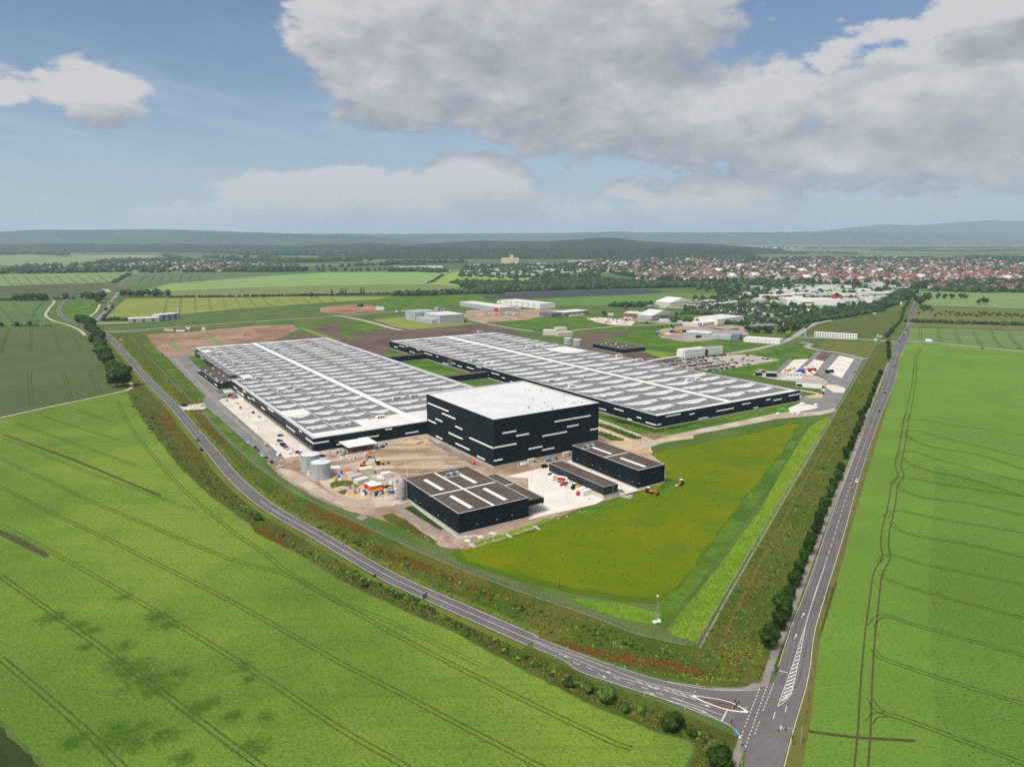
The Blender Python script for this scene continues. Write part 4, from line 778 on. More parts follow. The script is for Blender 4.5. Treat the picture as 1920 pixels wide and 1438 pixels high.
roof_field(hallB, [(0, 0), (LB[1][0], 0), (LB[2][0], 524), (9, 524)], 10.8, 0, 24, [(3, 88, 2), (95, 178, 2)], 6, lambda i, j: (j in (14, 15) and i == 3))
wk = MB(); wk.add([(wc - 2.1, 1.5, 9.9), (wc + 2.1, 1.5, 9.9), (wc + 2.1 + 12, 521, 9.9), (wc - 2.1 + 12, 521, 9.9), (wc - 2.1, 1.5, 10.55), (wc + 2.1, 1.5, 10.55), (wc + 14.1, 521, 10.55), (wc + 9.9, 521, 10.55)], [(4, 5, 6, 7), (0, 1, 5, 4), (1, 2, 6, 5), (2, 3, 7, 6), (3, 0, 4, 7)]); wk.build('fire_wall_ridge', M_wpaint, hallA)
wk = MB(); wk.add([(89.6, 1.5, 10.5), (93.4, 1.5, 10.5), (93.4 + 2, 522, 10.5), (89.6 + 2, 522, 10.5), (89.6, 1.5, 11.15), (93.4, 1.5, 11.15), (95.4, 522, 11.15), (91.6, 522, 11.15)], [(4, 5, 6, 7), (0, 1, 5, 4), (1, 2, 6, 5), (2, 3, 7, 6), (3, 0, 4, 7)]); wk.build('fire_wall_ridge', M_wpaint, hallB)
# ventilation units on the roofs
unit_m = MB().box(0, 0, 0, 7, 2.6, 2.6).box(7.2, .3, 0, 10, 2.2, 1.5).mesh('ventilation_unit', M_wpaint)
gr_m = MB(); gr_m.box(0, -.08, 0, 1.3, 0, 1.2); gr_m = gr_m.mesh('grille', M_dark)
def vent(root, zf, x, y, H, s_=1.0):
    q = touv(G(*zf(x, y), H)); base = touv(root.location); o = part('ventilation_unit', unit_m, root, (q[0] - base[0] - 3.5, q[1] - base[1], H - .36)); o.scale = (s_, s_, s_)
    for i in range(3): part('grille', gr_m, o, (.9 + 2 * i, 0, .8))
    o2 = part('duct', DUCT, root, (q[0] - base[0] - 9, q[1] - base[1] + 3.2, H - .36)); return o
DUCT = MB().box(0, 0, 0, 16, .9, .8).mesh('duct', M_galv)
for x, y in ((430, 325), (610, 320)): pass
for x, y in ((380, 325), (510, 315), (610, 465), (760, 460), (770, 685), (930, 670), (1240, 845), (1470, 825), (1170, 270), (1440, 245)): vent(hallA, za, x, y, 10.2)
for x, y in ((1360, 360), (1600, 330), (1140, 625)): vent(hallA, ze, x, y, 10.2)
vent(hallA, ze, 690, 710, 10.2, .55)
for x, y in ((920, 295), (1020, 320), (1310, 195), (1390, 190), (1475, 445), (1625, 485), (960, 90)): vent(hallB, z5, x, y, 10.8)
for x, y in ((590, 865), (700, 850)): vent(hallB, zo, x, y, 10.8)
zt = Z(1050, 640, 7.68)
for x, y in ((850, 220), (1140, 280)): vent(hallB, zt, x, y, 10.8)
# bands on the facades -----------------------------------------
for a, c_ in (((585, 597), (735, 657)), ((687, 670), (783, 712)), ((641, 710), (690, 732)), ((587, 718), (645, 745)), ((783, 764), (835, 788)), ((735, 810), (836, 858)), ((644, 834), (691, 858)), ((885, 847), (1055, 922)), ((785, 886), (886, 935)), ((940, 979), (997, 1006))):
    band(box, QBOX, 'left', z5, a, c_)
for a, c_ in (((1055, 920), (1222, 890)), ((1497, 733), (1757, 686)), ((1586, 770), (1670, 753)), ((1122, 815), (1220, 798)), ((1220, 834), (1313, 818)), ((1409, 836), (1586, 804)), ((1754, 791), (1812, 780)), ((1311, 928), (1409, 910)), ((1408, 937), (1495, 919)), ((1054, 1016), (1122, 1001))):
    band(box, QBOX, 'front', z5, a, c_)
for x, y in ((1151, 1018), (1266, 995), (1378, 970), (1521, 943)): band(box, QBOX, 'front', z5, (x - 7, y), (x + 7, y), 3.2, 'opening', M_dark, .12)
for a, c_ in (((205, 970), (420, 937)), ((525, 988), (625, 967)), ((820, 906), (1108, 860)), ((1200, 780), (1293, 765)), ((1478, 832), (1660, 802))): band(hallA, QA1, 'front', ze, a, c_, 1.0)
for a, c_ in (((915, 480), (938, 497)), ((980, 505), (1003, 522)), ((1015, 553), (1037, 570)), ((1044, 562), (1068, 581)), ((1080, 616), (1093, 626)), ((1114, 626), (1140, 646)), ((1160, 632), (1200, 662)), ((1240, 735), (1267, 757)), ((1295, 762), (1357, 806)), ((1387, 795), (1404, 808)), ((1435, 850), (1490, 888)), ((957, 524), (966, 531)), ((974, 526), (984, 533)), ((1213, 731), (1225, 740)), ((1422, 888), (1440, 902))):
    band(hallA, QA1, 'left', z4, a, c_, .95)
for a, c_ in (((678, 270), (704, 288)), ((727, 294), (747, 310)), ((645, 235), (655, 243)), ((660, 215), (672, 223)), ((880, 367), (917, 392)), ((840, 352), (852, 360)), ((707, 270), (714, 275)), ((752, 282), (760, 288)), ((785, 325), (793, 330))): 
    band(hallA, [QA1[0]] * 0 or [QA2[0], QA2[1], QA2[2], QA2[3]], 'left', z4, a, c_, .95)
band(hallA, QA1, 'left', z4, (1270, 712), (1278, 718), 9.6, 'wall_joint', M_dark, .3, zc=5.0)
# docks on the left side of hall A
dock = MB().box(0, -.9, 0, 3.6, 0, 4.2).mesh('dock_shelter', M_dark); dockw = MB().box(0, -.5, 0, 3.6, 0, 4.2).mesh('dock_shelter', M_wpaint); pier = MB().box(0, -1.0, 0, .8, 0, 3.2).mesh('dock_pier', M_plinth)
door_m = MB().box(.45, -.58, .9, 3.15, -.5, 3.7).mesh('dock_door', M_dgrey); bump_m = MB().box(.3, -1.3, .3, 3.3, -.9, 1.1).mesh('dock_bumper', M_plinth)
P3 = uvw(*QA1[3]); P0 = uvw(*QA1[0]); tA = (P0 - P3).normalized(); angA = math.atan2(tA.y, tA.x) - ROT; lenA = (P0 - P3).length
base3 = Matrix.Rotation(-ROT, 3, 'Z') @ (P3 - hallA.location); dirA = Matrix.Rotation(-ROT, 3, 'Z') @ tA
s = 28.0; k = 0
while s < lenA - 6:
    if not (57 < s - 28 < 66 and False) and not (188 < s < 194):
        white = k < 7; l_ = base3 + dirA * s; d1_ = part('dock_shelter', dockw if white else dock, hallA, l_, angA)
        if white: part('dock_door', door_m, d1_)
        else: part('dock_bumper', bump_m, d1_); part('dock_pier', pier, hallA, base3 + dirA * (s + 3.55), angA)
    k += 1; s += 4.55 if k != 12 else 9
# canopy on the front of hall A
z0 = 5.2; cpts = [touv(G(*ze(x, y), z0)) for x, y in ((630, 985), (685, 1028), (1085, 958), (1020, 917))]
cA = touv(hallA.location); cu0, cu1 = min(cpts[0][0], cpts[1][0]) - cA[0], max(p[0] for p in cpts) - cA[0]; cv0 = min(p[1] for p in cpts) - cA[1]
can = MB().box(cu0, cv0, z0 - .35, cu1, -.1, z0).build('canopy', M_wpaint, hallA)
for t in (.02, .5, .98): MB().box(cu0 + (cu1 - cu0) * t - .2, cv0 + .2, 0, cu0 + (cu1 - cu0) * t + .2, cv0 + .6, z0 - .36).build('canopy_post', M_dark, can)
# hall B
zt2 = zt
for a, c_ in (((343, 190), (368, 198)), ((380, 184), (417, 196)), ((427, 188), (441, 193)), ((455, 225), (490, 237)), ((503, 211), (530, 220)), ((560, 236), (616, 255)), ((645, 262), (659, 267)), ((690, 307), (735, 322)), ((755, 309), (783, 317)), ((798, 327), (830, 339)), ((865, 338), (915, 354)), ((933, 333), (970, 347)), ((1005, 391), (1022, 397)), ((1042, 377), (1100, 398)), ((1118, 412), (1140, 420)), ((1180, 443), (1210, 452)), ((1817, 632), (1870, 652))):
    band(hallB, QB, 'left', z5, a, c_, .95)
for a, c_ in (((165, 656), (222, 677)), ((75, 655), (117, 670)), ((245, 718), (271, 728)), ((300, 708), (328, 719)), ((355, 738), (415, 760))): band(hallB, QB, 'left', z6, a, c_, .95)
for a, c_ in (((417, 760), (447, 752)), ((476, 708), (563, 690)), ((617, 694), (646, 688)), ((670, 722), (727, 710)), ((778, 676), (883, 655)), ((932, 634), (983, 625)), ((1002, 656), (1029, 651)), ((1076, 608), (1102, 603)), ((1121, 611), (1170, 600)), ((1212, 583), (1280, 570))): band(hallB, QB, 'front', z6, a, c_, .95)
PB0 = uvw(*QB[0]); PB1 = uvw(*QB[1]); dB = (PB1 - PB0).normalized()
s0, _ = wall_hit(PB0, PB1, *z6(1122, 655)); s1, _ = wall_hit(PB0, PB1, *z6(1268, 632))
surr = MB().box(s0, -.5, 0, s1, -.12, 5.0).build('dock_surround', M_wpaint, hallB)
for i in range(6):
    x = s0 + (s1 - s0) * (i + .22) / 6; MB().box(x, -1.2, .4, x + (s1 - s0) / 6 * .62, -.5, 4.2).build('dock_shelter', M_dark, surr)
# gap links between the two halls
LINKS = [(G(*z5(300, 262), 7), G(*z5(545, 235), 7)), (G(*z5(690, 402), 7), G(*z5(985, 365), 7))]
for i, (a, b2) in enumerate(LINKS):
    ua, va = touv(a); ub, vb = touv(b2); q = [(ua - 2, va - 8), (420 + (vb - 409) * .017 - .6, va - 8), (420 + (vb - 409) * .017 - .6, va), (ua - 2, va)]
    q[0] = (361 + (va - 764) * .02 + .6, q[0][1]); q[3] = (q[0][0], q[3][1])
    building('link_building', ('dark connecting passage between the halls, the farther of the two' if i == 0 else 'dark connecting passage between the halls, nearer the tall box'), 'passage', q, 7.2, M_navy, M_brownroof, plinth=.5, copw=.4, cop=M_sand)
# annex on the left of hall A
QAN = [(160.3, 755.6), (183.9, 764.4), (186.5, 866), (161.8, 866)]
QAN[0] = (160.3, 764.4)
an, LN = building('annex', 'low dark annex with brown roof and round domes left of the near solar hall', 'annex', QAN, 8.6, M_navyl, M_brownroof, plinth=1.3, copw=.35)
dome_m = MB().cyl((0, 0, 0), 1.2, .35, 10).cyl((0, 0, .35), 1.15, .35, 10, .6).mesh('roof_dome', M_glassroof)
for x, y in ((190, 555), (292, 523), (260, 605), (378, 583), (335, 663), (437, 627), (348, 690), (410, 722), (515, 685)):
    q = touv(G(*za(x, y), 8.4)); part('roof_dome', dome_m, an, (q[0] - QAN[0][0], q[1] - QAN[0][1], 8.25))
band(an, QAN, 'left', za, (80, 535), (118, 565), .95); band(an, QAN, 'left', za, (312, 738), (348, 762), .95); band(an, QAN, 'left', za, (183, 628), (198, 640), .9)
# service halls: skylights, cross bands, doors
def sky_on(root, quad, H, zf, a, b2, w_=3.0, name='skylight_barrel', m=M_glassroof, h_=.8):
    A = touv(G(*zf(*a), H)); B = touv(G(*zf(*b2), H)); x = (A[0] + B[0]) / 2 - quad[0][0]; v0, v1 = sorted((A[1] - quad[0][1], B[1] - quad[0][1]))
    prof = [(-w_ / 2, 0), (-w_ / 2 * .86, h_ * .6), (-w_ * .22, h_), (w_ * .22, h_), (w_ / 2 * .86, h_ * .6), (w_ / 2, 0)]
    v = [(x + px, v0, H - .36 + pz) for px, pz in prof] + [(x + px, v1, H - .36 + pz) for px, pz in prof]; n_ = 6
    MB().add(v, [(i, i + 1, n_ + i + 1, n_ + i) for i in range(n_ - 1)] + [tuple(range(n_))[::-1], tuple(range(n_, 2 * n_))]).build(name, m, root)
for a, c_ in (((365, 318), (585, 440)), ((775, 240), (975, 358)), ((680, 512), (930, 655)), ((1080, 422), (1340, 560))): sky_on(shC, QC, 11.5, zc, a, c_)
for a, c_ in (((720, 372), (930, 458)), ((1060, 505), (1345, 612))): sky_on(shD, QD, 11.7, zd, a, c_, 2.6)
MB().box(LC[1][0] * .49, .6, 11.44, LC[1][0] * .51 + .35, 66.2, 11.72).build('roof_band', M_wpaint, shC); MB().box(.6, 31.6, 11.44, LC[1][0] * .49 - .01, 32.6, 11.7).build('roof_band', M_wpaint, shC); MB().box(LC[1][0] * .51 + .36, 31.6, 11.44, LC[1][0] - .6, 32.6, 11.7).build('roof_band', M_wpaint, shC)
MB().box(.6, 32.6, 11.64, LD[1][0] - .6, 33.4, 11.9).build('roof_band', M_wpaint, shD)
for rt, (x, y), zf, H in ((shC, (690, 265), zc, 11.8), (shD, (660, 375), zd, 12.0)):
    q = touv(G(*zf(x, y), H)); b0 = touv(rt.location); u0, v0 = q[0] - b0[0], q[1] - b0[1]
    pl = MB().box(u0 - 4.5, v0 - 2, H - .36, u0 + 4.5, v0 + 2, H + .1).build('plant_platform', M_coping, rt)
    for i in range(4): MB().box(u0 - 4 + 2.2 * i, v0 - 1.4, H + .1, u0 - 2.4 + 2.2 * i, v0 + 1.2, H + 1.9).build('chiller', (M_dgrey, M_coping)[i % 2], pl)
for rt, qd, zf, lst in ((shD, QD, zd, (((590, 590), (640, 590), 5), ((845, 700), (892, 700), 4.2), ((1118, 825), (1168, 840), 4.2))), ):
    for a, c_, h_ in lst: band(rt, qd, 'left', zf, a, c_, h_, 'roller_door', M_dark, .12, zc=h_ / 2 + .1)
band(shC, QC, 'left', zc, (640, 900), (652, 905), 4.0, 'door', M_dark, .12, zc=2.4)
lampm = MB().box(0, -.35, 0, .35, 0, .25).mesh('wall_lamp', M_wpaint)
def lamps(root, quad, edge, zf, pts):
    P = {'front': (0, 1), 'left': (3, 0), 'right': (1, 2)}[edge]; P0 = uvw(*quad[P[0]]); P1 = uvw(*quad[P[1]]); t_ = (P1 - P0).normalized(); ang = math.atan2(t_.y, t_.x) - ROT; base = Matrix.Rotation(-ROT, 3, 'Z') @ (P0 - root.location); dl = Matrix.Rotation(-ROT, 3, 'Z') @ t_
    for x, y in pts:
        s_, z_ = wall_hit(P0, P1, *zf(x, y)); l_ = base + dl * s_; l_.z = z_; part('wall_lamp', lampm, root, l_, ang)
lamps(shC, QC, 'left', zc, ((258, 566), (310, 595), (523, 742), (605, 803))); lamps(shC, QC, 'front', zc, ((985, 848), (1222, 795), (1404, 743))); lamps(shD, QD, 'left', zd, ((530, 522), (710, 590), (803, 632), (1033, 720), (1187, 790))); lamps(shD, QD, 'front', zd, ((1270, 808),))
# canopy wing on the right of hall C
wq = [(220.2, 312.1), (231.9, 312.1), (232.8, 361), (221.6, 361)]; b0 = QC[0]; wl = [(q[0] - b0[0], q[1] - b0[1]) for q in wq]
wing = MB().prism(wl, 6.1, 9.2, top=False, bottom=True).build('canopy_fascia', M_navy, shC); MB().prism([(p[0] + (.2 if i in (0, 3) else -.25), p[1] + (.25 if i < 2 else -.25)) for i, p in enumerate(wl)], 8.3, 8.85).build('canopy_roof', M_brownroof, shC)
coping_line(shC, [(wl[1][0] - .4, wl[1][1]), (wl[2][0] - .4, wl[2][1])], .9, 9.2); MB().box(wl[0][0] + .3, 30, 8.8, wl[1][0] - .9, 30.7, 9.0).build('roof_band', M_wpaint, shC)
for v in (1.8, 17, 33, 49): MB().box(wl[1][0] - .6, v, 0, wl[1][0] - .25, v + .35, 6.1).build('canopy_post', M_coping, shC)
# lattice stair tower at hall C
st = empty('stair_tower', uvw(178.0, 372.2), ROT, 'galvanised lattice stair tower against the left wall of the square brown-roofed hall', 'stair tower')
fr = MB()
for x in (-4.2, -.6):
    for y in (0, 5.6): fr.bar((x, y, 0), (x, y, 11.6), .14, 4)
for k in range(5):
    z_ = .2 + k * 2.7
    for (p, q) in (((-4.2, 0), (-.6, 0)), ((-.6, 0), (-.6, 5.6)), ((-.6, 5.6), (-4.2, 5.6)), ((-4.2, 5.6), (-4.2, 0))):
        fr.bar((*p, z_), (*q, z_), .09, 4); fr.bar((*p, z_ + 1.1), (*q, z_ + 1.1), .06, 4)
        if k < 4: fr.bar((*p, z_), (*q, z_ + 2.7), .06, 4)
fr.build('frame', M_galv, st)
for k in range(4):
    z_ = .2 + k * 2.7; MB().add([(-4.0, .6, z_), (-2.6, .6, z_), (-2.6, 5, z_ + 2.7), (-4.0, 5, z_ + 2.7), (-4.0, .6, z_ + .2), (-2.6, .6, z_ + .2), (-2.6, 5, z_ + 2.9), (-4.0, 5, z_ + 2.9)], [(0, 3, 2, 1), (4, 5, 6, 7), (0, 1, 5, 4), (1, 2, 6, 5), (2, 3, 7, 6), (3, 0, 4, 7)]).build('stair_flight', M_galv, st)
    MB().box(-4.1, 4.9, z_ + 2.62, -.7, 5.5, z_ + 2.72).build('landing', M_galv, st)
# ladder and small cabins
lad = MB()
for x in (0, .5): lad.bar((x, 0, 0), (x, 0, 8.6), .05, 4)
for k in range(24): lad.bar((0, 0, .3 + .35 * k), (.5, 0, .3 + .35 * k), .03, 4)
lad.build('ladder', M_galv, shE).location = (6.4, -.5, 0)
for (x, y, lab) in ((1330, 1010, 'pale concrete cabin at the foot of the tall dark cube, behind the white van'), (1582, 960, 'pale concrete cabin at the foot of the tall dark cube, next to the brown-roofed hall')):
    p = G(*z5(x, y + 20)); c_ = empty('site_cabin', p, ROT, lab, 'cabin'); MB().box(-3, -1.2, 0, 3, 1.2, 3).build('body', M_lightconc, c_); MB().box(1.4, -1.25, .1, 2.4, -1.2, 2.2).build('door', M_dark, c_)
# stair tower in the court between the halls
p = G(*z5(745, 345)); t2 = empty('stair_tower', p, ROT, 'grey lattice stair tower in the grass court between the two halls', 'stair tower'); f2 = MB()
for x in (-1.5, 1.5):
    for y in (-2.5, 2.5): f2.bar((x, y, 0), (x, y, 10.5), .13, 4)
for k in range(5):
    for a, c_ in (((-1.5, -2.5), (1.5, -2.5)), ((1.5, -2.5), (1.5, 2.5)), ((1.5, 2.5), (-1.5, 2.5)), ((-1.5, 2.5), (-1.5, -2.5))):
        f2.bar((*a, 2.4 * k + .2), (*c_, 2.4 * k + .2), .1, 4)
        if k < 4: f2.bar((*a, 2.4 * k + .2), (*c_, 2.4 * k + 2.6), .06, 4)
f2.build('frame', M_galv, t2)
# far brown-roofed hall and its neighbours
FB = touv(G(*zt(905, 185)))
fl, fr_ = touv(G(*zt(485, 100))), touv(G(*zt(1255, 152)))
QF = [(FB[0], FB[1]), (fr_[0], FB[1]), (fr_[0] + 1, fl[1]), (FB[0] + 1, fl[1])]
shF, LF = building('service_hall', 'dark hall with brown gravel roof and white domes beyond the far solar hall', 'hall', QF, 6.6, M_navy, M_brownroof, plinth=.8, copw=.6)
for s_, t_ in ((.2, .85), (.45, .9), (.3, .6), (.55, .65), (.2, .3), (.45, .35), (.7, .4), (.72, .75)): part('roof_dome', dome_m, shF, (*bil(LF, s_, t_), 6.25))
for x, y in ((610, 118), (805, 150)): band(shF, QF, 'left', zt, (x - 14, y), (x + 14, y), 3.2, 'roller_door', M_dark, .12, zc=1.7)
del_h(hallA)
for o in list(COL.objects):
    del_h(o)

# tanks ----------------------------------------------------------
def tank(p, r, h, lab):
    t = empty('water_tank', p, 0, lab, 'tank', 'galvanised water tanks'); n_ = 40
    MB().prism([(r * math.cos(2 * math.pi * i / n_), r * math.sin(2 * math.pi * i / n_)) for i in range(n_)], 0, h, top=False).build('shell', M_galv, t, smooth=False)
    for k in range(1, 8): MB().prism([((r + .05) * math.cos(2 * math.pi * i / n_), (r + .05) * math.sin(2 * math.pi * i / n_)) for i in range(n_)], h * k / 8 - .06, h * k / 8 + .06, top=True, bottom=True).build('stiffening_ring', M_galvtop, t)
    MB().cyl((0, 0, h), r * 1.02, .15, n_).cyl((0, 0, h + .15), r, .7, n_, r * .06).build('lid', M_galvtop, t)
    MB().prism([((r + .6) * math.cos(2 * math.pi * i / n_), (r + .6) * math.sin(2 * math.pi * i / n_)) for i in range(n_)], 0, .35).build('base_ring', M_plinth, t)
    lb = MB()
    for s_ in (-.25, .25): lb.bar((s_, -r - .15, .3), (s_, -r - .15, h + .6), .05, 4)
    lb.build('ladder_rail', M_galv, t)
tank(G(602.5, 896), 6.0, 10.6, 'galvanised round water tank in the building yard, the nearer of two, lid towards the containers')
tank(G(583, 880), 6.0, 10.6, 'galvanised round water tank in the building yard, partly behind the nearer one')
tank(G(1065, 645), 6.2, 8.5, 'pale round tank beyond the far solar hall, left of two'); tank(G(1082, 648), 6.2, 8.5, 'pale round tank beyond the far solar hall, right of two')
p = G(582, 899) ; sh = empty('pump_shed', G(*zy(395, 440)), ROT, 'small white shed squeezed between the two tanks', 'shed'); MB().box(-1.5, -1.5, 0, 1.5, 1.5, 3.2).build('body', M_wpaint, sh); MB().box(-1.7, -1.7, 3.2, 1.7, 1.7, 3.35).build('roof', M_coping, sh)

# ------------------------------------------------------------------ vegetation
def ico(sub):
    bm = bmesh.new(); bmesh.ops.create_icosphere(bm, subdivisions=sub, radius=1); V = np.array([v.co[:] for v in bm.verts]); Fc = np.array([[v.index for v in f.verts] for f in bm.faces]); bm.free(); return V, Fc
IC = {k: ico(k) for k in (1, 2, 3)}
def lump(V, amp, freq, seed):
    out = np.empty_like(V)
    for i, v in enumerate(V): out[i] = v * (1 + amp * noise.fractal(Vector(v * freq) + Vector((seed, 0, 0)), 1, 2, 3))
    return out
LUMPS = [lump(IC[1][0], .45, 1.6, k * 7.3) for k in range(8)]; LUMPS2 = [lump(IC[2][0], .55, 1.9, k * 5.1) for k in range(6)]
def mass(name, pts, m, kind='stuff', fine=False, parent=None, **kw):
    """many small crowns as one mesh: pts = (x, y, z centre, radius, height radius)"""
    T, Fc = (LUMPS2, IC[2][1]) if fine else (LUMPS, IC[1][1]); Vs = []; Fs = []; k = 0; mi = []
    ms = m if isinstance(m, (list, tuple)) else [m]
    for (x, y, z, r, h) in pts:
        a = random.uniform(0, 6.28); c_, s_ = math.cos(a), math.sin(a); t = T[random.randrange(len(T))]
        v = np.empty_like(t); v[:, 0] = x + r * (t[:, 0] * c_ - t[:, 1] * s_); v[:, 1] = y + r * (t[:, 0] * s_ + t[:, 1] * c_); v[:, 2] = z + h * t[:, 2]
        Vs.append(v); Fs.append(Fc + k); k += len(v)
        mi.append(np.full(len(Fc), random.randrange(len(ms))))
    if not Vs: return None
    return tag(link(bpy.data.objects.new(name, npmesh(name, np.vstack(Vs), np.vstack(Fs), ms, np.concatenate(mi), smooth=False)), parent), kind=kind, **kw)
def crown_mesh(name, R_, H_, m, n_lump=16, leaves=1500, leaf=.5, seed=0, shape='round', sub=2):
    rs = np.random.default_rng(seed); Vs = []; Fs = []; k = 0; cen_ = []
    tv, tf = IC[sub]
    for i in range(n_lump):
        u = rs.normal(size=3); u /= np.linalg.norm(u); q = rs.uniform(.35, .72)
        c_ = np.array([u[0] * R_ * q, u[1] * R_ * q, u[2] * H_ * q]); r = R_ * rs.uniform(.30, .48)
        if shape == 'cone': c_[2] = rs.uniform(-.8, .85) * H_; f_ = 1 - (c_[2] / H_ + 1) / 2 * .7; a = rs.uniform(0, 6.28); c_[0] = math.cos(a) * R_ * .4 * f_; c_[1] = math.sin(a) * R_ * .4 * f_; r = R_ * .6 * f_
        t = lump(tv, .5, 2.0, seed * 3 + i); v = t * np.array([r, r, r * .9]) + c_; Vs.append(v); Fs.append(tf + k); k += len(v); cen_.append((c_, r))
    core = lump(tv, .25, 1.5, seed + 99) * np.array([R_ * .66, R_ * .66, H_ * .72]); Vs.append(core); Fs.append(tf + k); k += len(core)
    LV = []; LF = []
    for i in range(leaves):
        c_, r = cen_[rs.integers(len(cen_))]; u = rs.normal(size=3); u /= np.linalg.norm(u); p_ = c_ + u * r * rs.uniform(.9, 1.42)
        a = rs.normal(size=3); a /= np.linalg.norm(a); b2 = np.cross(a, u); b2 /= (np.linalg.norm(b2) + 1e-6); l_ = leaf * rs.uniform(.6, 1.3)
        LV += [p_ - a * l_ * .5, p_ + b2 * l_ * .45, p_ + a * l_ * .6]; LF.append((k, k + 1, k + 2)); k += 3
    if leaves: Vs.append(np.array(LV)); Fs.append(np.array(LF))
    return npmesh(name, np.vstack(Vs), np.vstack(Fs), m)
def trunk_mesh(h, r, spread, seed=0, n_=6):
    rd = random.Random(seed); b2 = MB(); b2.bar((0, 0, -.1), (0, 0, h * .6), r, 7, r * .7)
    for i in range(n_):
        a = 6.28 * i / n_ + rd.uniform(-.3, .3); b2.bar((0, 0, h * rd.uniform(.4, .6)), (math.cos(a) * spread * .55, math.sin(a) * spread * .55, h * rd.uniform(.85, 1.2)), r * .45, 5, r * .12)
    b2.bar((0, 0, h * .6), (0, 0, h * 1.25), r * .65, 6, r * .15); return b2.mesh('trunk', M_bark)
def tree_proto(R_, H_, zc_, m, seed, lumps=16, leaves=2600, leaf=.72, shape='round'):
    return (crown_mesh('crown', R_, H_, m, lumps, leaves, leaf, seed, shape), trunk_mesh(zc_, R_ * .07 + .08, R_, seed), zc_)
AV = [tree_proto(3.1, 3.5, 4.6, M_leaf3, 11), tree_proto(2.9, 3.7, 4.7, M_leaf3, 12), tree_proto(3.2, 3.3, 4.4, M_leaf3, 13), tree_proto(3.0, 3.6, 4.6, M_leaf, 14)]
BIG = [tree_proto(6.0, 6.2, 7.6, M_leaf, 21, 22, 1500, .9), tree_proto(5.6, 6.6, 8.0, M_leaf3, 22, 22, 1500, .9), tree_proto(6.2, 5.8, 7.4, M_leaf, 23, 22, 1500, .9)]
MID = [tree_proto(4.2, 4.4, 5.4, M_leaf3, 31, 9, 260, 1.1), tree_proto(4.0, 4.8, 5.8, M_leaf, 32, 9, 260, 1.1), tree_proto(4.4, 4.1, 5.2, M_leaf3, 33, 9, 260, 1.1)]
POP = [tree_proto(2.6, 8.5, 9.5, M_leaf3, 41, 12, 300, .9, 'cone')]
SHR = [tree_proto(1.7, 1.4, 1.3, M_leaf, 51, 9, 500, .3), tree_proto(1.5, 1.5, 1.3, M_leaf2, 52, 9, 500, .3), tree_proto(1.8, 1.2, 1.2, M_leaf3, 53, 9, 500, .3)]
YEL = [tree_proto(4.3, 4.6, 5.4, M_limegreen, 61, 10, 260, 1.1)]
def tree(name, proto, p, s_, label, group=None, cat='tree', rz=None):
    t = empty(name, (p[0], p[1], 0), random.uniform(0, 6.28) if rz is None else rz, label, cat, group); c_, tr, zc_ = proto; t.scale = (s_, s_, s_ * random.uniform(.92, 1.1))
    part('crown', c_, t, (0, 0, zc_)); part('trunk', tr, t); return t
def tree_px(name, protos, px, py, s_, label, group=None, zc_=4.5, cat='tree'):
    p = G(px, py, zc_ * s_); return tree(name, random.choice(protos), p, s_, label, group, cat)
# avenue along the main road
ROW = [(1445, 1191, 1.22), (1461, 1163, 1.0), (1468, 1134, 1.45), (1481, 1108, .98), (1490, 1082, 1.15), (1499, 1062, 1.0), (1507, 1043, 1.0), (1518, 1021, 1.25), (1522, 1004, .9), (1532, 988, 1.0), (1537, 970, 1.1), (1543.5, 953, 1.05), (1549, 937, 1.0), (1558, 920, .98), (1563, 905, .95), (1572, 889, .95), (1577, 874, .98),
       (1586, 849, 1.1), (1595, 835, 1.05), (1600, 820, .98), (1606, 807, .95), (1611, 795, 1.02), (1616, 784, .98), (1614, 775, 1.0), (1622, 768, .9), (1628, 757, 1.0), (1631, 748, .9), (1634, 739, .95), (1638, 730, .9), (1641, 721, .95), (1645, 713, .95), (1648, 705, .9), (1652, 697, 1.05),
       (1667, 666, 1.15), (1666, 658, 1.0), (1665.5, 650, 1.0), (1665.5, 642, 1.05)]
for i, (x, y, s_) in enumerate(ROW):
    lab = {0: 'dark round avenue tree nearest the junction, where the row along the cycle path begins', 2: 'largest and greenest avenue tree, third from the junction'}.get(i)
    t = tree_px('avenue_tree', [AV[3]] if i == 2 else AV, x, y, s_ * (.9 if i > 2 else 1.0), lab or 'dark round avenue tree beside the cycle path, %s counted from the junction' % nth(i), None if lab else 'avenue trees along the main road')
    if lab: t['group'] = 'avenue trees along the main road'
for i in range(26):
    t_ = i / 25; pp = line([(1662, 634), (1666, 630), (1675, 619), (1686, 608), (1692.5, 593), (1697, 580), (1703.5, 569), (1710, 555.6), (1716, 544)]); p = pp[int(t_ * (len(pp) - 1))]
    tree('avenue_tree', random.choice(MID), (p.x + random.uniform(-1, 1), p.y, 0), .85 + .25 * t_, 'dark tree in the far avenue beyond the crossing, %s towards town' % nth(i), 'far avenue trees')
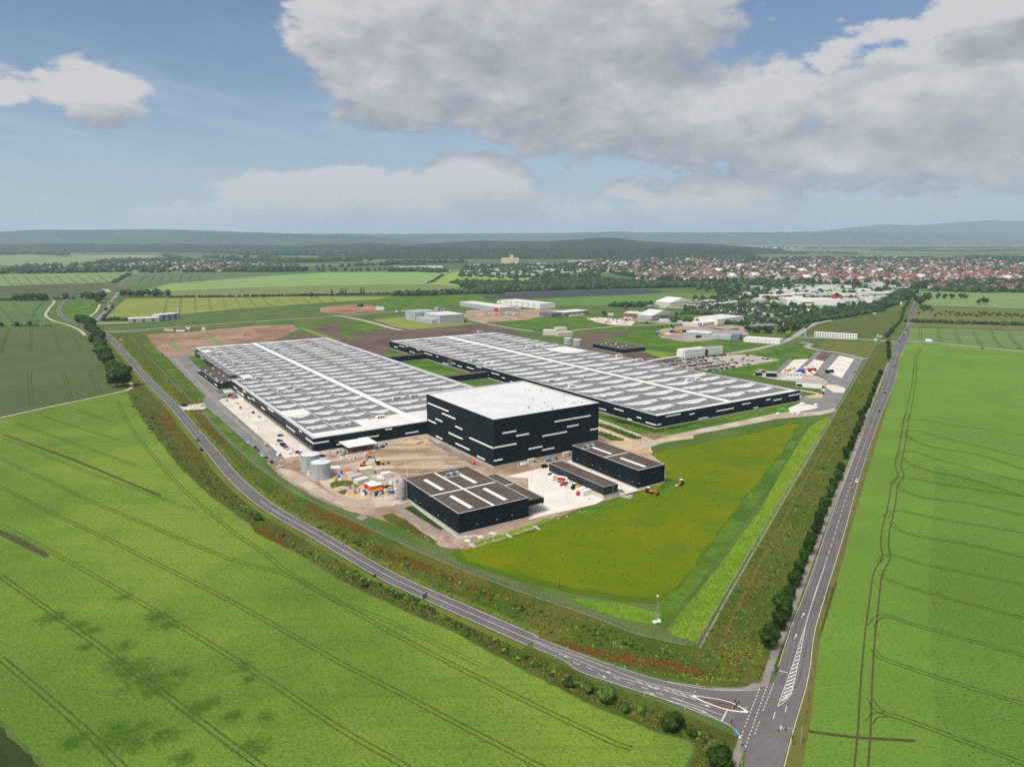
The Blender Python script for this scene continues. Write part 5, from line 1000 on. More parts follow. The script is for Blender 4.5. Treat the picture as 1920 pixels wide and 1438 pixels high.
# tall trees on the left between field and ring road
for k in range(30):
    pp = line([(152, 604), (165, 612), (176, 625), (184, 640), (192, 658), (202, 680), (214, 700), (222, 708)]); p = pp[int(k / 29 * (len(pp) - 1))]
    tree('tall_tree', random.choice(BIG), (p.x + random.uniform(-9, 5), p.y + random.uniform(-3, 3), 0), random.uniform(1.0, 1.35), 'tall green tree between wheat field and ring road, %s from the far end' % nth(k), 'tall trees along the ring road')
tree_px('tall_tree', BIG[1:2], 231, 704, 1.75, 'largest dark tree, at the near end of the strip beside the ring road', 'tall trees along the ring road', 7)
tree_px('tall_tree', BIG[:1], 217, 706, 1.6, 'broad tree just behind the largest dark tree by the ring road', 'tall trees along the ring road', 7)
for x, y, lab in ((2, 609, 'small round tree on the field edge at the far left'), (31, 607, 'small round tree on the field edge, middle of three'), (55, 606, 'small round tree on the field edge, nearest the gravel path'), (152, 600, 'spreading tree on the bend of the ring road loop')): tree_px('field_tree', MID, x, y, 1.0, lab, None, 5)
def tree_run(px, n_, s_, jit, label, group, protos=None, name='tree'):
    P = resample(line(px), 1.0)
    for i in range(n_):
        p = P[int((i + .5) / n_ * (len(P) - 1))]; tree(name, random.choice(protos or MID), (p.x + random.uniform(-jit, jit), p.y + random.uniform(-jit, jit), 0), s_ * random.uniform(.75, 1.2), label + ', ' + nth(i) + ' along it', group)
tree_run([(28, 565), (60, 564), (88, 564)], 12, 1.9, 6, 'dark tree in the copse beyond the left fields', 'copse beyond the left fields')
tree_run([(124, 561), (128, 561)], 2, 1.7, 3, 'dark tree standing by the field hedge near the ring road bend', 'pair by the hedge')
tree_run([(152, 560), (170, 560), (190, 562)], 12, 1.9, 10, 'dark tree in the clump inside the road loop', 'clump inside the road loop')
tree_run([(182, 568), (192, 569)], 4, 1.7, 4, 'dark tree in the clump inside the road loop', 'clump inside the road loop')
tree_run([(226, 556), (260, 557), (300, 557), (318, 556)], 18, 1.9, 8, 'dark tree in the belt beside the yellow green barley field', 'belt beside the barley field')
tree_run([(212, 570), (200, 592), (193, 603)], 9, .8, 5, 'small bushy tree beside the branch road', 'bushes beside the branch road')
for i, (x, y, s_) in enumerate(((473, 554, 1.0), (495, 553, 1.2), (584, 552, 1.7), (593, 552, 1.3))): tree_px('field_tree', MID, x, y, s_, 'round tree in the hedge along the yellow barley field, %s from the left' % nth(i), 'round hedge trees', 6)
for i, (x, y) in enumerate(((622, 549), (639, 548), (643, 548), (648, 548), (677, 547), (682, 547))): tree_px('poplar', POP, x, y, 1.35, 'tall narrow poplar in the hedge behind the solar halls, %s from the left' % nth(i), 'poplars in the hedge', 9)
for i, (x, y, s_) in enumerate(sorted([(605, 505, 3.2), (622, 505, 3.2), (629, 505.5, 2.8), (648, 505, 3.2), (660, 506, 2.6), (668, 505, 2.8), (676, 505.5, 2.8), (690, 504.5, 3.4), (703, 506, 2.2), (712, 505, 2.8), (722, 505, 3.0), (735, 505, 3.2), (598, 505, 2.8)])): tree_px('field_tree', MID, x, y, s_ * .72, 'broad tree in the loose row behind the bright barley field, %s from the left' % nth(i), 'trees behind the barley field', 6)
tree_px('field_tree', MID, 1292, 600, 1.5, 'single round tree in the hedge of the business park', None, 6); tree_px('field_tree', MID, 1133, 586, 1.4, 'single round tree between grey hall and depot', None, 5); tree_px('field_tree', MID, 1672, 619, 1.0, 'small tree alone at the corner of the brown green meadow', None, 5)
tree_px('field_tree', YEL, 1478, 625, 1.25, 'bright yellow green tree in front of the dark tree belt', None, 5); tree_px('field_tree', BIG, 1452, 571, 1.5, 'large dark round tree between allotments and the white depot', None, 7)
tree_run([(1405, 621), (1430, 624), (1462, 624), (1500, 617)], 26, 1.25, 8, 'dark tree in the belt around the timber yard', 'belt around the timber yard')
tree_run([(1718, 572), (1728, 563), (1750, 560), (1790, 560), (1822, 561)], 26, 1.5, 12, 'tree in the scrub right of the main road', 'scrub trees right of the main road')
tree_run([(1720, 578), (1735, 580), (1742, 585)], 10, 1.1, 8, 'tree in the scrub right of the main road', 'scrub trees right of the main road')
for x, y in ((1845, 564), (1851, 564), (1836, 565)): tree_px('field_tree', MID, x, y, 1.5, 'tree on the edge of the scrub meadow, %s of three apart from the belt' % ('left' if x < 1840 else 'middle' if x < 1850 else 'right'), 'lone scrub trees', 5)
tree_px('roadside_tree', AV, 1349, 1424, 1.25, 'dark tree at the bottom corner of the junction, beside the cycle path', None, 4)
for x, y, s_, lab in ((485, 970, 1.6, 'round shrub on the verge below the ring road bend'), (1140, 1303, 2.2, 'large shrub on the lower verge where the ring road widens'), (1258, 1350, 2.3, 'large shrub on the lower verge just before the junction'), (1103, 1288, 1.5, 'bushy shrub left of the large verge shrub'), (1068, 1281, 1.2, 'low shrub on the lower verge, farthest from the junction'), (1172, 1326, 1.3, 'low shrub right of the large verge shrub'), (1300, 1372, 1.2, 'low shrub on the tip of the crop field'), (684, 1094, 1.2, 'low bright shrub on the lower verge under the road'), (284, 783, 1.3, 'low shrub on the poppy verge near the site entrance'), (255, 745, 1.0, 'small shrub on the verge by the dirt track')):
    tree_px('shrub', SHR, x, y, s_, lab, None, 1.3, 'shrub')
# masses: hedges, woods, allotment green, town trees
def belt(px, w_, r, dens_, zc_=None):
    P = resample(line(px), 1.0); L = len(P); out = []
    for i in range(int(L * w_ * dens_ / (r * r))):
        p = P[random.randrange(L)]; rr = r * random.uniform(.6, 1.25); out.append((p.x + random.uniform(-w_, w_) / 2, p.y + random.uniform(-w_, w_) / 2, rr * .7, rr, rr * random.uniform(.8, 1.15)))
    return out
FOL = [M_wood, mat('far_foliage_dark', (.012, .030, .012), (.022, .046, .016), .02), mat('far_foliage_light', (.036, .070, .020), (.055, .095, .028), .02)]
hedge = belt([(318, 558), (400, 557.5), (500, 556), (600, 554.5), (740, 552)], 8, 3.2, .8) + belt([(745, 554), (800, 554), (870, 551), (940, 551)], 32, 7, 1.0) + belt([(900, 548), (1000, 544), (1100, 541), (1220, 539), (1310, 537)], 70, 8, .8)
hedge += belt([(880, 539), (960, 545), (1000, 544)], 60, 8, .5) + belt([(-100, 563.5), (30, 563.5), (100, 562), (140, 560)], 6, 3, .7) + belt([(-100, 612.5), (95, 611)], 3, 1.6, .5) + belt([(196, 602), (220, 600), (237, 602)], 9, 3, 1.0) + belt([(215, 530), (235, 519), (243, 515)], 12, 5, .5)
hedge += belt([(830, 516), (815, 526), (803, 532)], 8, 3, .4) + belt([(1510, 616), (1527, 600.5)], 3, 1.5, 1) + belt([(1650, 583), (1560, 598), (1490, 606), (1400, 599), (1300, 586), (1290, 578)], 14, 4, .8)
hedge += belt([(1150, 575), (1170, 575), (1200, 574), (1220, 573)], 26, 5, .8) + belt([(1204, 590), (1225, 593)], 14, 4, .9) + belt([(1236, 598), (1260, 600)], 12, 4, .8) + belt([(1280, 606), (1310, 607)], 10, 4, .8) + belt([(1272, 590), (1330, 590)], 10, 4, .6) + belt([(1350, 606), (1400, 612)], 12, 4, .6)
hedge += belt([(1630, 580), (1660, 572), (1690, 556), (1705, 548)], 38, 7, .8) + belt([(1530, 594), (1560, 590), (1640, 580)], 40, 6, .6) + belt([(1706, 604), (1800, 607), (1920, 610), (2060, 612)], 14, 3, .7) + belt([(1760, 590), (1850, 590), (1920, 594)], 90, 2.4, .035)
mass('hedgerow', hedge, FOL)
def fill(poly, n_, r, zf=None):
    P = [G(*p) for p in poly]; return [(x, y, rr * .6, rr, rr * random.uniform(.8, 1.2)) for (x, y) in scatter([(p.x, p.y) for p in P], n_) for rr in (r * random.uniform(.55, 1.3),)]
ALLOT = [(1295, 578), (1300, 566), (1350, 562), (1400, 568), (1480, 575), (1600, 580), (1650, 576), (1640, 584), (1500, 604), (1390, 598)]
ALLOT2 = [(842, 531), (862, 528), (980, 529), (1030, 524), (1110, 522), (1210, 528), (1310, 531), (1310, 538), (1210, 541), (1080, 543), (960, 547), (920, 545)]
mass('allotment_greenery', fill(ALLOT, 800, 3.6) + fill(ALLOT2, 2300, 5.5), FOL)
SCRUB = [(1280, 535), (1420, 527), (1560, 530), (1500, 545), (1420, 560), (1350, 562), (1345, 548), (1310, 545)]
mass('scrubland', fill(SCRUB, 480, 5.5), FOL)
TOWN = [(1030, 500), (1150, 489), (1300, 486), (1500, 484), (1700, 484), (1930, 489), (2100, 490), (2150, 540), (1920, 548), (1800, 548), (1730, 545), (1700, 540), (1600, 535), (1560, 531), (1420, 529), (1310, 533), (1210, 526), (1140, 512)]
mass('town_trees', fill(TOWN, 8200, 9), [FOL[0], FOL[1], FOL[1]])
TOWN_R = [(1740, 536), (1800, 528), (1930, 530), (2100, 532), (2100, 550), (1920, 550), (1800, 549), (1745, 546)]
mass('suburb_trees', fill(TOWN_R, 900, 7), FOL)
mass('industrial_estate_greenery', fill([(1380, 565), (1440, 545), (1560, 533), (1690, 540), (1700, 552), (1640, 574), (1560, 580), (1420, 568)], 330, 5) + fill([(860, 520), (870, 500), (1000, 496), (1120, 505), (1130, 520), (1000, 527)], 500, 8), FOL)
VILL = [(0, 506), (60, 499), (150, 497), (200, 491), (300, 491), (420, 491), (560, 496), (560, 510), (430, 511), (180, 512), (60, 514), (0, 515)]
mass('village_trees', fill(VILL, 1050, 10) + belt([(200, 497), (240, 492.5), (300, 492.5), (340, 493)], 120, 14, .9) + belt([(30, 511), (100, 511), (200, 510.5)], 70, 12, .9), FOL)
far = belt([(400, 475.5), (450, 474), (500, 472.5)], 60, 18, .4) + belt([(505, 478), (560, 479), (605, 477)], 420, 20, .9) + belt([(430, 490), (500, 489.5), (560, 492), (620, 491)], 100, 14, .5) + belt([(560, 508), (520, 509), (440, 508.5)], 110, 12, .8)
far += belt([(600, 489), (640, 490), (680, 490)], 200, 15, .35) + belt([(640, 484), (700, 482), (740, 478)], 330, 18, .6) + belt([(740, 509), (780, 508), (822, 511)], 90, 9, 1.1) + belt([(720, 497), (760, 494), (870, 493)], 60, 12, .6) + belt([(310, 481), (335, 486), (365, 492)], 30, 12, 1.0)
far += belt([(0, 478), (60, 477), (120, 479)], 120, 18, .4) + belt([(1400, 488), (1350, 486)], 200, 14, .5) + belt([(1380, 478), (1500, 474), (1600, 476)], 140, 10, .12) + belt([(1640, 470), (1800, 472), (1920, 470)], 200, 11, .14) + belt([(1450, 466), (1700, 466), (1920, 465)], 700, 14, .05) + belt([(1820, 489), (1860, 486), (1930, 488), (2050, 490)], 170, 14, .8)
far += belt([(380, 484), (470, 484), (520, 485)], 90, 14, .15) + belt([(600, 502), (700, 498), (800, 496)], 60, 10, .10)
mass('distant_trees', far, FOL)
wood = []
for _ in range(6500):
    x = random.uniform(-1750, 1850); y = random.uniform(5350, 6350)
    t_ = max(0, min(1, (y - 5300) / 900)) if y <= 6200 else 1 - (y - 6200) / 700; pr = t_ * t_ * (3 - 2 * t_); top = float(np.interp(x, RX, RT)); z = -6 + (top + 6) * pr
    if z < -2: continue
    r = random.uniform(9, 17); wood.append((x, y, z + r * .25, r, r * .8))
mass('forest', wood, [FOL[0], FOL[1], FOL[1]])
bl = []
for pts_, w_, n_ in (([(640, 1072), (760, 1120), (870, 1180), (1000, 1245), (1130, 1303), (1250, 1352), (1340, 1400)], 4, 230), ([(250, 760), (330, 850), (400, 905), (480, 975), (600, 1045), (700, 1088)], 7, 130), ([(600, 990), (800, 1072), (1000, 1150), (1200, 1215)], 6, 90), ([(1640, 670), (1600, 760), (1540, 880), (1450, 1040), (1400, 1140)], 8, 60)):
    P = resample(line(pts_), 1.0)
    for _ in range(n_): p = random.choice(P); rr = random.uniform(.35, 1.1); bl.append((p.x + random.uniform(-w_, w_) / 2, p.y + random.uniform(-w_, w_) / 2, rr * .4, rr, rr * .7))
mass('verge_brambles', bl, [M_leaf, M_leaf2, M_tuftd, M_tuft2], fine=True)
# verge growth: low herbs, poppies, mustard
def tufts(name, poly, n_, r, m, zf=None, h=.7, dense_w=None):
    P = [G(*(zf(*p) if zf else p)) for p in poly]; return mass(name, [(x, y, .08, rr, rr * h) for (x, y) in scatter([(p.x, p.y) for p in P], n_) for rr in (r * random.uniform(.5, 1.5),)], m)
OLV = [(862, 1032), (900, 1018), (1000, 995), (1100, 955), (1190, 927), (1250, 905), (1225, 850), (1300, 836), (1400, 815), (1480, 795), (1499, 795), (1470, 842), (1420, 905), (1370, 965), (1310, 1050), (1275, 1095), (1235, 1122), (1160, 1116), (1080, 1103), (985, 1080), (920, 1062), (880, 1050)]
oc = sum((G(*p) for p in OLV), Vector()) / len(OLV)
flat('meadow_fringe', [oc + (G(*p) - oc) * 1.035 for p in OLV], mat('fringe_grass', (.072, .110, .003), (.060, .112, .005), .05, (.09, .105, .003), .3, .6, bump=.5), 2.95, jit=3.5)
V_LOW = [(240, 745), (262, 740), (300, 785), (380, 868), (440, 925), (500, 985), (560, 1025), (660, 1075), (745, 1115), (850, 1165), (1000, 1228), (1100, 1280), (1240, 1335), (1370, 1392), (1360, 1470), (1300, 1470), (1305, 1400), (1292, 1384), (1230, 1368), (1000, 1262), (850, 1180), (760, 1143), (640, 1085), (560, 1035), (470, 980), (400, 930), (340, 876), (300, 826), (262, 776)]
V_UP = [(205, 625), (275, 628), (372, 745), (370, 770), (460, 860), (505, 905), (560, 940), (700, 1010), (800, 1060), (1000, 1125), (1200, 1195), (1300, 1222), (1400, 1070), (1560, 795), (1640, 665), (1660, 660), (1640, 740), (1500, 1090), (1425, 1275), (1370, 1280), (1300, 1276), (1180, 1243), (1000, 1186), (850, 1122), (740, 1075), (640, 1018), (560, 975), (480, 918), (430, 875), (380, 820), (330, 765), (270, 698)]
tufts('verge_herbs', V_LOW, 6500, .5, [M_tuft, M_tuftd, M_verge2, M_tuft3, M_tuft]); tufts('verge_herbs', V_UP, 16000, .5, [M_tuft, M_tuft, M_verge, M_tuftd, M_tuft2, M_verge2])
STR = [(1518, 800), (1550, 782), (1558, 784), (1520, 852), (1400, 1048), (1305, 1205), (1262, 1192), (1252, 1180), (1340, 1072), (1420, 965), (1480, 862)]
tufts('mustard_strip', STR, 14000, .30, [M_tuft2, M_tuft2, M_limegreen, M_yflower, M_tuft2, M_tuft], None, .5); tufts('lush_herbs', [(1072, 1122), (1110, 1126), (1170, 1133), (1240, 1150), (1230, 1172), (1180, 1164), (1110, 1142)], 900, .4, [M_tuft2, M_limegreen])
PI = [([(300, 768), (318, 768), (330, 800), (365, 835), (390, 870), (365, 868), (330, 830), (308, 800)], 520), ([(365, 775), (382, 782), (400, 800), (430, 838), (425, 842), (395, 820), (375, 798)], 520), ([(255, 640), (270, 655), (284, 668), (278, 670), (262, 655)], 90), ([(314, 722), (322, 724), (348, 750), (344, 754), (328, 742)], 220), ([(330, 752), (350, 752), (372, 757), (375, 762), (345, 760)], 120), ([(340, 768), (375, 766), (378, 772), (350, 772)], 90),
      ([(470, 985), (520, 1000), (545, 1028), (520, 1020), (480, 1000)], 160), ([(560, 940), (680, 985), (690, 1005), (600, 975)], 200), ([(640, 1000), (760, 1040), (850, 1080), (840, 1090), (700, 1040)], 240), ([(1030, 1200), (1110, 1215), (1240, 1235), (1340, 1262), (1330, 1272), (1230, 1255), (1120, 1235)], 420), ([(820, 1080), (940, 1110), (1000, 1140), (900, 1115)], 90), ([(1600, 780), (1620, 700), (1640, 672), (1645, 680), (1628, 730), (1606, 790)], 260), ([(1560, 850), (1590, 800), (1600, 805), (1575, 860)], 140), ([(1330, 1180), (1420, 1080), (1430, 1100), (1345, 1215)], 110), ([(1360, 1100), (1550, 850), (1560, 860), (1390, 1110)], 90), ([(300, 800), (400, 900), (440, 960), (400, 930)], 120), ([(1350, 1200), (1410, 1230), (1400, 1270), (1340, 1250)], 60)]
pp = []
for poly, n_ in PI:
    P = [G(*p) for p in poly]
    for (x, y) in scatter([(p.x, p.y) for p in P], int(n_ * 1.2)): rr = random.uniform(.18, .5); pp.append((x, y, .2, rr, rr * .5))
for k_, (poly, n_) in enumerate(PI):
    c_ = sum((G(*p) for p in poly), Vector()) / len(poly); k_ < 11 and flat('poppy_drift', catmull([c_ + (G(*p) - c_) * .92 for p in poly], 4, True), M_drift, 3.05 + .01 * k_, jit=1.4)
mass('poppies', pp, [M_poppy, M_poppy, M_tuft, M_verge2])
pw = []
for poly, n_ in (([(1350, 1205), (1400, 1195), (1415, 1230), (1380, 1250), (1345, 1235)], 160), ([(1140, 1205), (1180, 1198), (1190, 1215), (1150, 1218)], 60), ([(380, 870), (700, 1040), (690, 1048), (400, 900)], 60), ([(1180, 1255), (1240, 1262), (1400, 1275), (1330, 1280)], 90), ([(1000, 1200), (1170, 1245), (1165, 1255), (1000, 1206)], 50), ([(1420, 1210), (1440, 1200), (1425, 1240)], 30)):
    P = [G(*p) for p in poly]; pw += [(x, y, .2, .28, .2) for (x, y) in scatter([(p.x, p.y) for p in P], n_)]
mass('cow_parsley', pw, [M_tuftw, M_tuft2])
py_ = []
for poly, n_ in (([(286, 688), (295, 690), (315, 715), (330, 735), (338, 748), (325, 738), (300, 706)], 260), ([(305, 700), (320, 712), (345, 735), (340, 738)], 120), ([(1500, 830), (1540, 800), (1480, 900), (1420, 985), (1400, 1010), (1440, 930)], 700)):
    P = [G(*p) for p in poly]; py_ += [(x, y, .3, rr, rr * .6) for (x, y) in scatter([(p.x, p.y) for p in P], n_ // 2) for rr in (random.uniform(.25, .55),)]
mass('mustard_flowers', py_, [M_yflower])
tufts('bed_bushes', [(780, 88), (900, 115), (1300, 265), (1280, 285), (1180, 275), (940, 180), (780, 125)], 420, .8, [M_leaf, M_leaf2], zd, 1.0)
area('bush_bed', [(780, 200), (820, 195), (1090, 285), (1080, 300), (940, 295), (780, 225)], M_leafbed, 4.5, zd); tufts('bed_bushes', [(780, 200), (820, 195), (1090, 285), (1080, 300), (940, 295), (780, 225)], 260, .8, [M_leaf, M_leaf2], zd, 1.0)
mm = tufts('meadow_clumps', [(900, 1030), (1000, 1000), (1200, 935), (1260, 905), (1300, 845), (1480, 800), (1380, 940), (1260, 1100), (1180, 1110), (1000, 1075)], 900, .42, [M_tuftd, M_lushgreen, M_olive, M_olive, M_tuft3], None, .3)

# ------------------------------------------------------------------ simple buildings by the foot line of the photograph
def house(name, label, cat, a, b2, depth, H, wm, rm, group=None, wins=None, roof='flat', zf=None, parts=(), base_z=0):
    """a, b2: pixels of the front foot; depth in metres away from the camera"""
    A = G(*(zf(*a) if zf else a)); B = G(*(zf(*b2) if zf else b2)); t_ = B - A; W_ = t_.length; ang = math.atan2(t_.y, t_.x)
    root = empty(name, A, ang, label, cat, group)
    MB().box(0, 0, 0, W_, depth, H, skip_bottom=True).build('wall', wm, root)
    if roof == 'flat': MB().box(-.15, -.15, H - .3, W_ + .15, depth + .15, H + .25).build('roof', rm, root)
    elif roof == 'gable': MB().add([(-.4, -.4, H), (W_ + .4, -.4, H), (W_ + .4, depth + .4, H), (-.4, depth + .4, H), (-.4, depth / 2, H + depth * .16), (W_ + .4, depth / 2, H + depth * .16)], [(0, 1, 5, 4), (2, 3, 4, 5), (0, 4, 3), (1, 2, 5)]).build('roof', rm, root)
    elif roof == 'gablex': MB().add([(-.4, -.4, H), (W_ + .4, -.4, H), (W_ + .4, depth + .4, H), (-.4, depth + .4, H), (W_ / 2, -.4, H + W_ * .12), (W_ / 2, depth + .4, H + W_ * .12)], [(0, 4, 5, 3), (1, 2, 5, 4), (0, 1, 4), (3, 5, 2)]).build('roof', rm, root)
    if wins:
        n_, rows, ww, wh, z0, dz, m = wins; wm_ = MB().box(0, -.08, 0, ww, .02, wh).mesh('window', m)
        for r_ in range(rows):
            for i in range(n_): part('window', wm_, root, ((i + .5) / n_ * W_ - ww / 2, 0, z0 + dz * r_))
    return root, W_
off, Wo = house('office_building', 'white three storey office with rows of slit windows at the car park', 'office', (1284, 670.6), (1355, 663), 13, 9.6, M_wwall, M_lroof, wins=(26, 2, .7, 2.3, 1.6, 3.8, M_win))
MB().box(Wo * .52, -.2, .2, Wo * .60, -.08, 8.0).build('entrance_glazing', M_win, off); MB().box(-3.0, 1.2, 0, -.1, 12, 9.5).build('stair_wing', M_wwall, off); MB().box(Wo * .55, 3, 9.8, Wo * .95, 9, 10.6).build('roof_plant', M_dgrey, off)
h1, W1 = house('factory', 'pale grey windowless factory block in the yellow green meadow', 'factory', (825.4, 608.6), (870.5, 605.3), 60, 16, M_gwall, M_lroof)
MB().box(-12, 8, 0, -.02, 70, 8.5).build('low_wing', M_gwall, h1); MB().box(-14, 70.1, 0, W1 * .62, 110, 17).build('rear_block', M_gwall, h1); MB().box(W1 + .05, 5, 0, W1 + 6, 14, 4).build('transformer_annex', M_dark, h1)
for i in range(5): MB().cyl((W1 * .75 + (i % 3) * 7, 78 + 8 * (i // 3), 0), 3, 20 if i else 24, 12).build('silo', M_galv, h1)
for i, (a, b2, lab) in enumerate((((938, 571), (1012, 579.4), 'long white warehouse with red vertical stripes, beyond the grey factory'),)):
    h_, W_ = house('long_warehouse', lab, 'warehouse', a, b2, 45, 10.5, M_wpaint, M_lroof)
    for k in range(7): MB().box(W_ * (k + .02) / 7, -.25, 0, W_ * (k + .02) / 7 + 1.3, -.02, 10.4).build('red_pilaster', M_red, h_)
    MB().box(-26, 10, 0, -.1, 30, 6).build('side_annex', M_wpaint, h_)
h_, W_ = house('workshop_hall', 'light grey hall with red framed gate beyond the grey factory', 'hall', (862, 574), (937, 585.5), 38, 9.5, M_gwall, M_lroof)
MB().box(W_ * .87, -.3, 0, W_ * .97, -.02, 7.5).build('gate', M_red, h_)
house('shed', 'small light grey shed right of the hall with the red gate', 'shed', (958, 583), (977, 582), 14, 5.5, M_gwall, M_lroof)
h_, W_ = house('office_hall', 'dark grey flat hall standing alone on the green beyond the far solar hall', 'hall', (1060, 594.5), (1104, 590), 34, 8.5, M_dgrey, M_lroof, wins=(5, 1, 3, 1.5, 4, 0, M_wwall))
MB().box(-26, 12, 0, -.05, 46, 8).build('wing', M_dgrey, h_); MB().box(W_ * .15, -5, 0, W_ * .75, -.05, 2.6).build('loading_ramp', M_cream, h_)
for a, b2, H, m, lab in (((240.5, 605.8), (299, 603.2), 7.5, M_gwall, 'long low light grey factory wing at the far left'), ((299.5, 602.8), (336.5, 599), 11.5, M_gwall, 'taller light grey factory block at the far left, with the chimney')):
    h_, W_ = house('factory', lab, 'factory', a, b2, 22, H, m, M_lroof); 
    for k in range(3): MB().box(W_ * (.15 + .3 * k), -.12, .5, W_ * (.15 + .3 * k) + 5, -.02, H - .5).build('grey_panel', M_dgrey, h_)
c_ = G(332, 599.5); ch = empty('chimney', c_ + Vector((0, 8, 0)), 0, 'square light grey chimney at the right end of the far left factory', 'chimney'); MB().box(-1.8, -1.8, 0, 1.8, 1.8, 21).build('shaft', M_gwall, ch)
h_, W_ = house('dormitory', 'long white two storey block with square black windows beside the meadow', 'building', (1526.5, 631.5), (1606.5, 636.5), 9, 7.2, M_wpaint, M_lroof, wins=(17, 2, 1.9, 1.5, 1.2, 3.1, M_win))
h_, W_ = house('storage_hall', 'low white hall with sawtooth roof edge at the roundabout road', 'hall', (1394, 641), (1462, 645.5), 26, 5.5, M_wpaint, M_lroof, wins=(9, 1, .5, 3, .8, 0, M_dgrey))
h_, W_ = house('truck_workshop', 'light blue grey workshop among parked trucks beyond the office', 'workshop', (1286, 632), (1330, 635), 26, 8, M_gwall, M_lroof, wins=(8, 2, 2.5, .8, 2, 3, M_dgrey))
MB().box(W_ + .05, 0, 0, W_ + 32, 18, 6.5).build('side_hall', M_gwall, h_); MB().box(W_ + 32.1, 4, 0, W_ + 44, 20, 8).build('blue_wing', mat('blue_grey_sheet', (.12, .17, .24), (.14, .19, .26), .2), h_)
h_, W_ = house('storage_hall', 'big white hall behind the truck workshop', 'hall', (1345, 610), (1394, 603), 48, 10, M_wpaint, M_lroof)
MB().box(-48, 6, 0, -.1, 40, 6).build('office_wing', M_cream, h_); 
for k in range(8): MB().box(-44 + 5.4 * k, 5.85, 3.4, -41 + 5.4 * k, 5.99, 4.8).build('window', M_win, h_)
h_, W_ = house('storage_hall', 'light blue grey pitched hall left of the white office hall', 'hall', (1222, 600), (1265, 595), 34, 7.5, M_gwall, M_lroof, roof='gablex')
h_, W_ = house('storage_hall', 'low hall with brick red gable left of the light blue grey hall', 'hall', (1169, 592), (1215, 594), 40, 5.5, M_brick, M_lroof)
h_, W_ = house('barn', 'large white gable roofed hall at the edge of the far green field', 'hall', (1256, 575), (1300, 572), 46, 9, M_cream, M_wpaint, roof='gablex')
house('shed', 'long low pale roofed shed right of the gable roofed hall', 'shed', (1312, 570), (1345, 566), 20, 4.5, M_gwall, M_lroof); house('shed', 'flat pale roofed shed before the allotments', 'shed', (1338, 575), (1392, 569), 18, 5, M_gwall, M_lroof); house('shed', 'low grey solar roofed shed inside the dark tree belt', 'shed', (1417, 617), (1462, 614), 24, 4, M_dgrey, mat('blue_grey_roof', (.16, .19, .23), (.2, .23, .27), .1))
h_, W_ = house('depot_hall', 'large white depot with grey band left of the red cube', 'hall', (1475, 572), (1584, 573), 70, 12, M_wpaint, M_lroof); MB().box(30, -12, 0, W_ * .45, -.05, 9).build('front_hall', M_cream, h_); MB().box(32, -12.2, 5.5, W_ * .44, -12.02, 8).build('window_band', M_dgrey, h_)
h_, W_ = house('red_tower', 'red cube tower rising from the white depot roof', 'tower', (1565, 570), (1570.5, 569.6), 10, 18, M_red, M_red)
h_, W_ = house('tower_block', 'tall white windowless block beside the main road trees', 'tower', (1634.5, 575), (1649, 574), 18, 20, M_wpaint, M_lroof)
h_, W_ = house('storage_hall', 'long dark red fronted hall with pale roof before the white depot', 'hall', (1453, 561), (1510, 557), 36, 8, M_brick, M_lroof)
area('truck_yard', [(1228, 622), (1250, 615), (1290, 610), (1400, 622), (1406, 628), (1330, 638), (1290, 642), (1240, 634)], M_yardpink, 3.4)
area('workshop_yard', [(1160, 596), (1200, 598), (1225, 603), (1240, 600), (1290, 598), (1345, 612), (1400, 606), (1404, 612), (1350, 620), (1300, 608), (1230, 606), (1165, 601)], M_yardpink, 3.4); area('works_yard', [(1215, 574), (1240, 578), (1330, 580), (1390, 572), (1400, 566), (1330, 566), (1305, 574), (1250, 576)], M_yardpink, 3.4)
for k_, (x, y, w_, dp, H, m) in enumerate([(1222, 577, 10, 10, 4, M_dgrey), (1243, 578, 14, 8, 4, M_gwall), (1300, 577, 22, 10, 5, M_cream), (1322, 574, 18, 12, 5, M_brick), (1180, 598, 12, 8, 4, M_wwall), (1248, 604, 14, 10, 5, M_wwall), (1312, 603, 16, 12, 5, M_cream), (1275, 606, 10, 8, 4, M_gwall), (1418, 609, 12, 8, 4, M_gwall), (1402, 616, 8, 8, 4, M_cream), (1360, 585, 12, 6, 3.5, M_wwall), (1145, 592, 10, 8, 4, M_cream), (1410, 589, 10, 6, 3.5, M_cream), (1475, 597, 10, 6, 3.5, M_wwall), (1555, 589, 12, 8, 4, M_gwall), (1590, 586, 12, 8, 4, M_cream), (1430, 567, 14, 10, 5, M_gwall), (1445, 575, 10, 8, 4, M_wwall), (1640, 590, 6, 5, 3, M_gwall), (1390, 558, 14, 10, 5, M_cream), (1352, 556, 12, 10, 4, M_gwall)]):
    house('shed', 'small low workshop shed in the business park, %s of the scattered ones' % nth(k_), 'shed', (x - w_ / 2, y), (x + w_ / 2, y + random.uniform(-.8, .8)), dp, H, m, random.choice([M_lroof, M_lroof, M_dgrey, M_tile2]))
mass('yard_trees', fill([(1205, 585), (1235, 588), (1230, 596), (1208, 594)], 26, 4.5) + fill([(1262, 600), (1290, 600), (1288, 607), (1262, 606)], 22, 4.5) + fill([(1385, 604), (1480, 606), (1500, 612), (1390, 612)], 60, 3.6) + fill([(1290, 560), (1350, 558), (1400, 562), (1350, 566)], 40, 5) + fill([(1170, 572), (1210, 570), (1215, 577), (1172, 579)], 24, 4) + fill([(1130, 600), (1160, 600), (1300, 618), (1290, 622)], 10, 2.5), FOL)
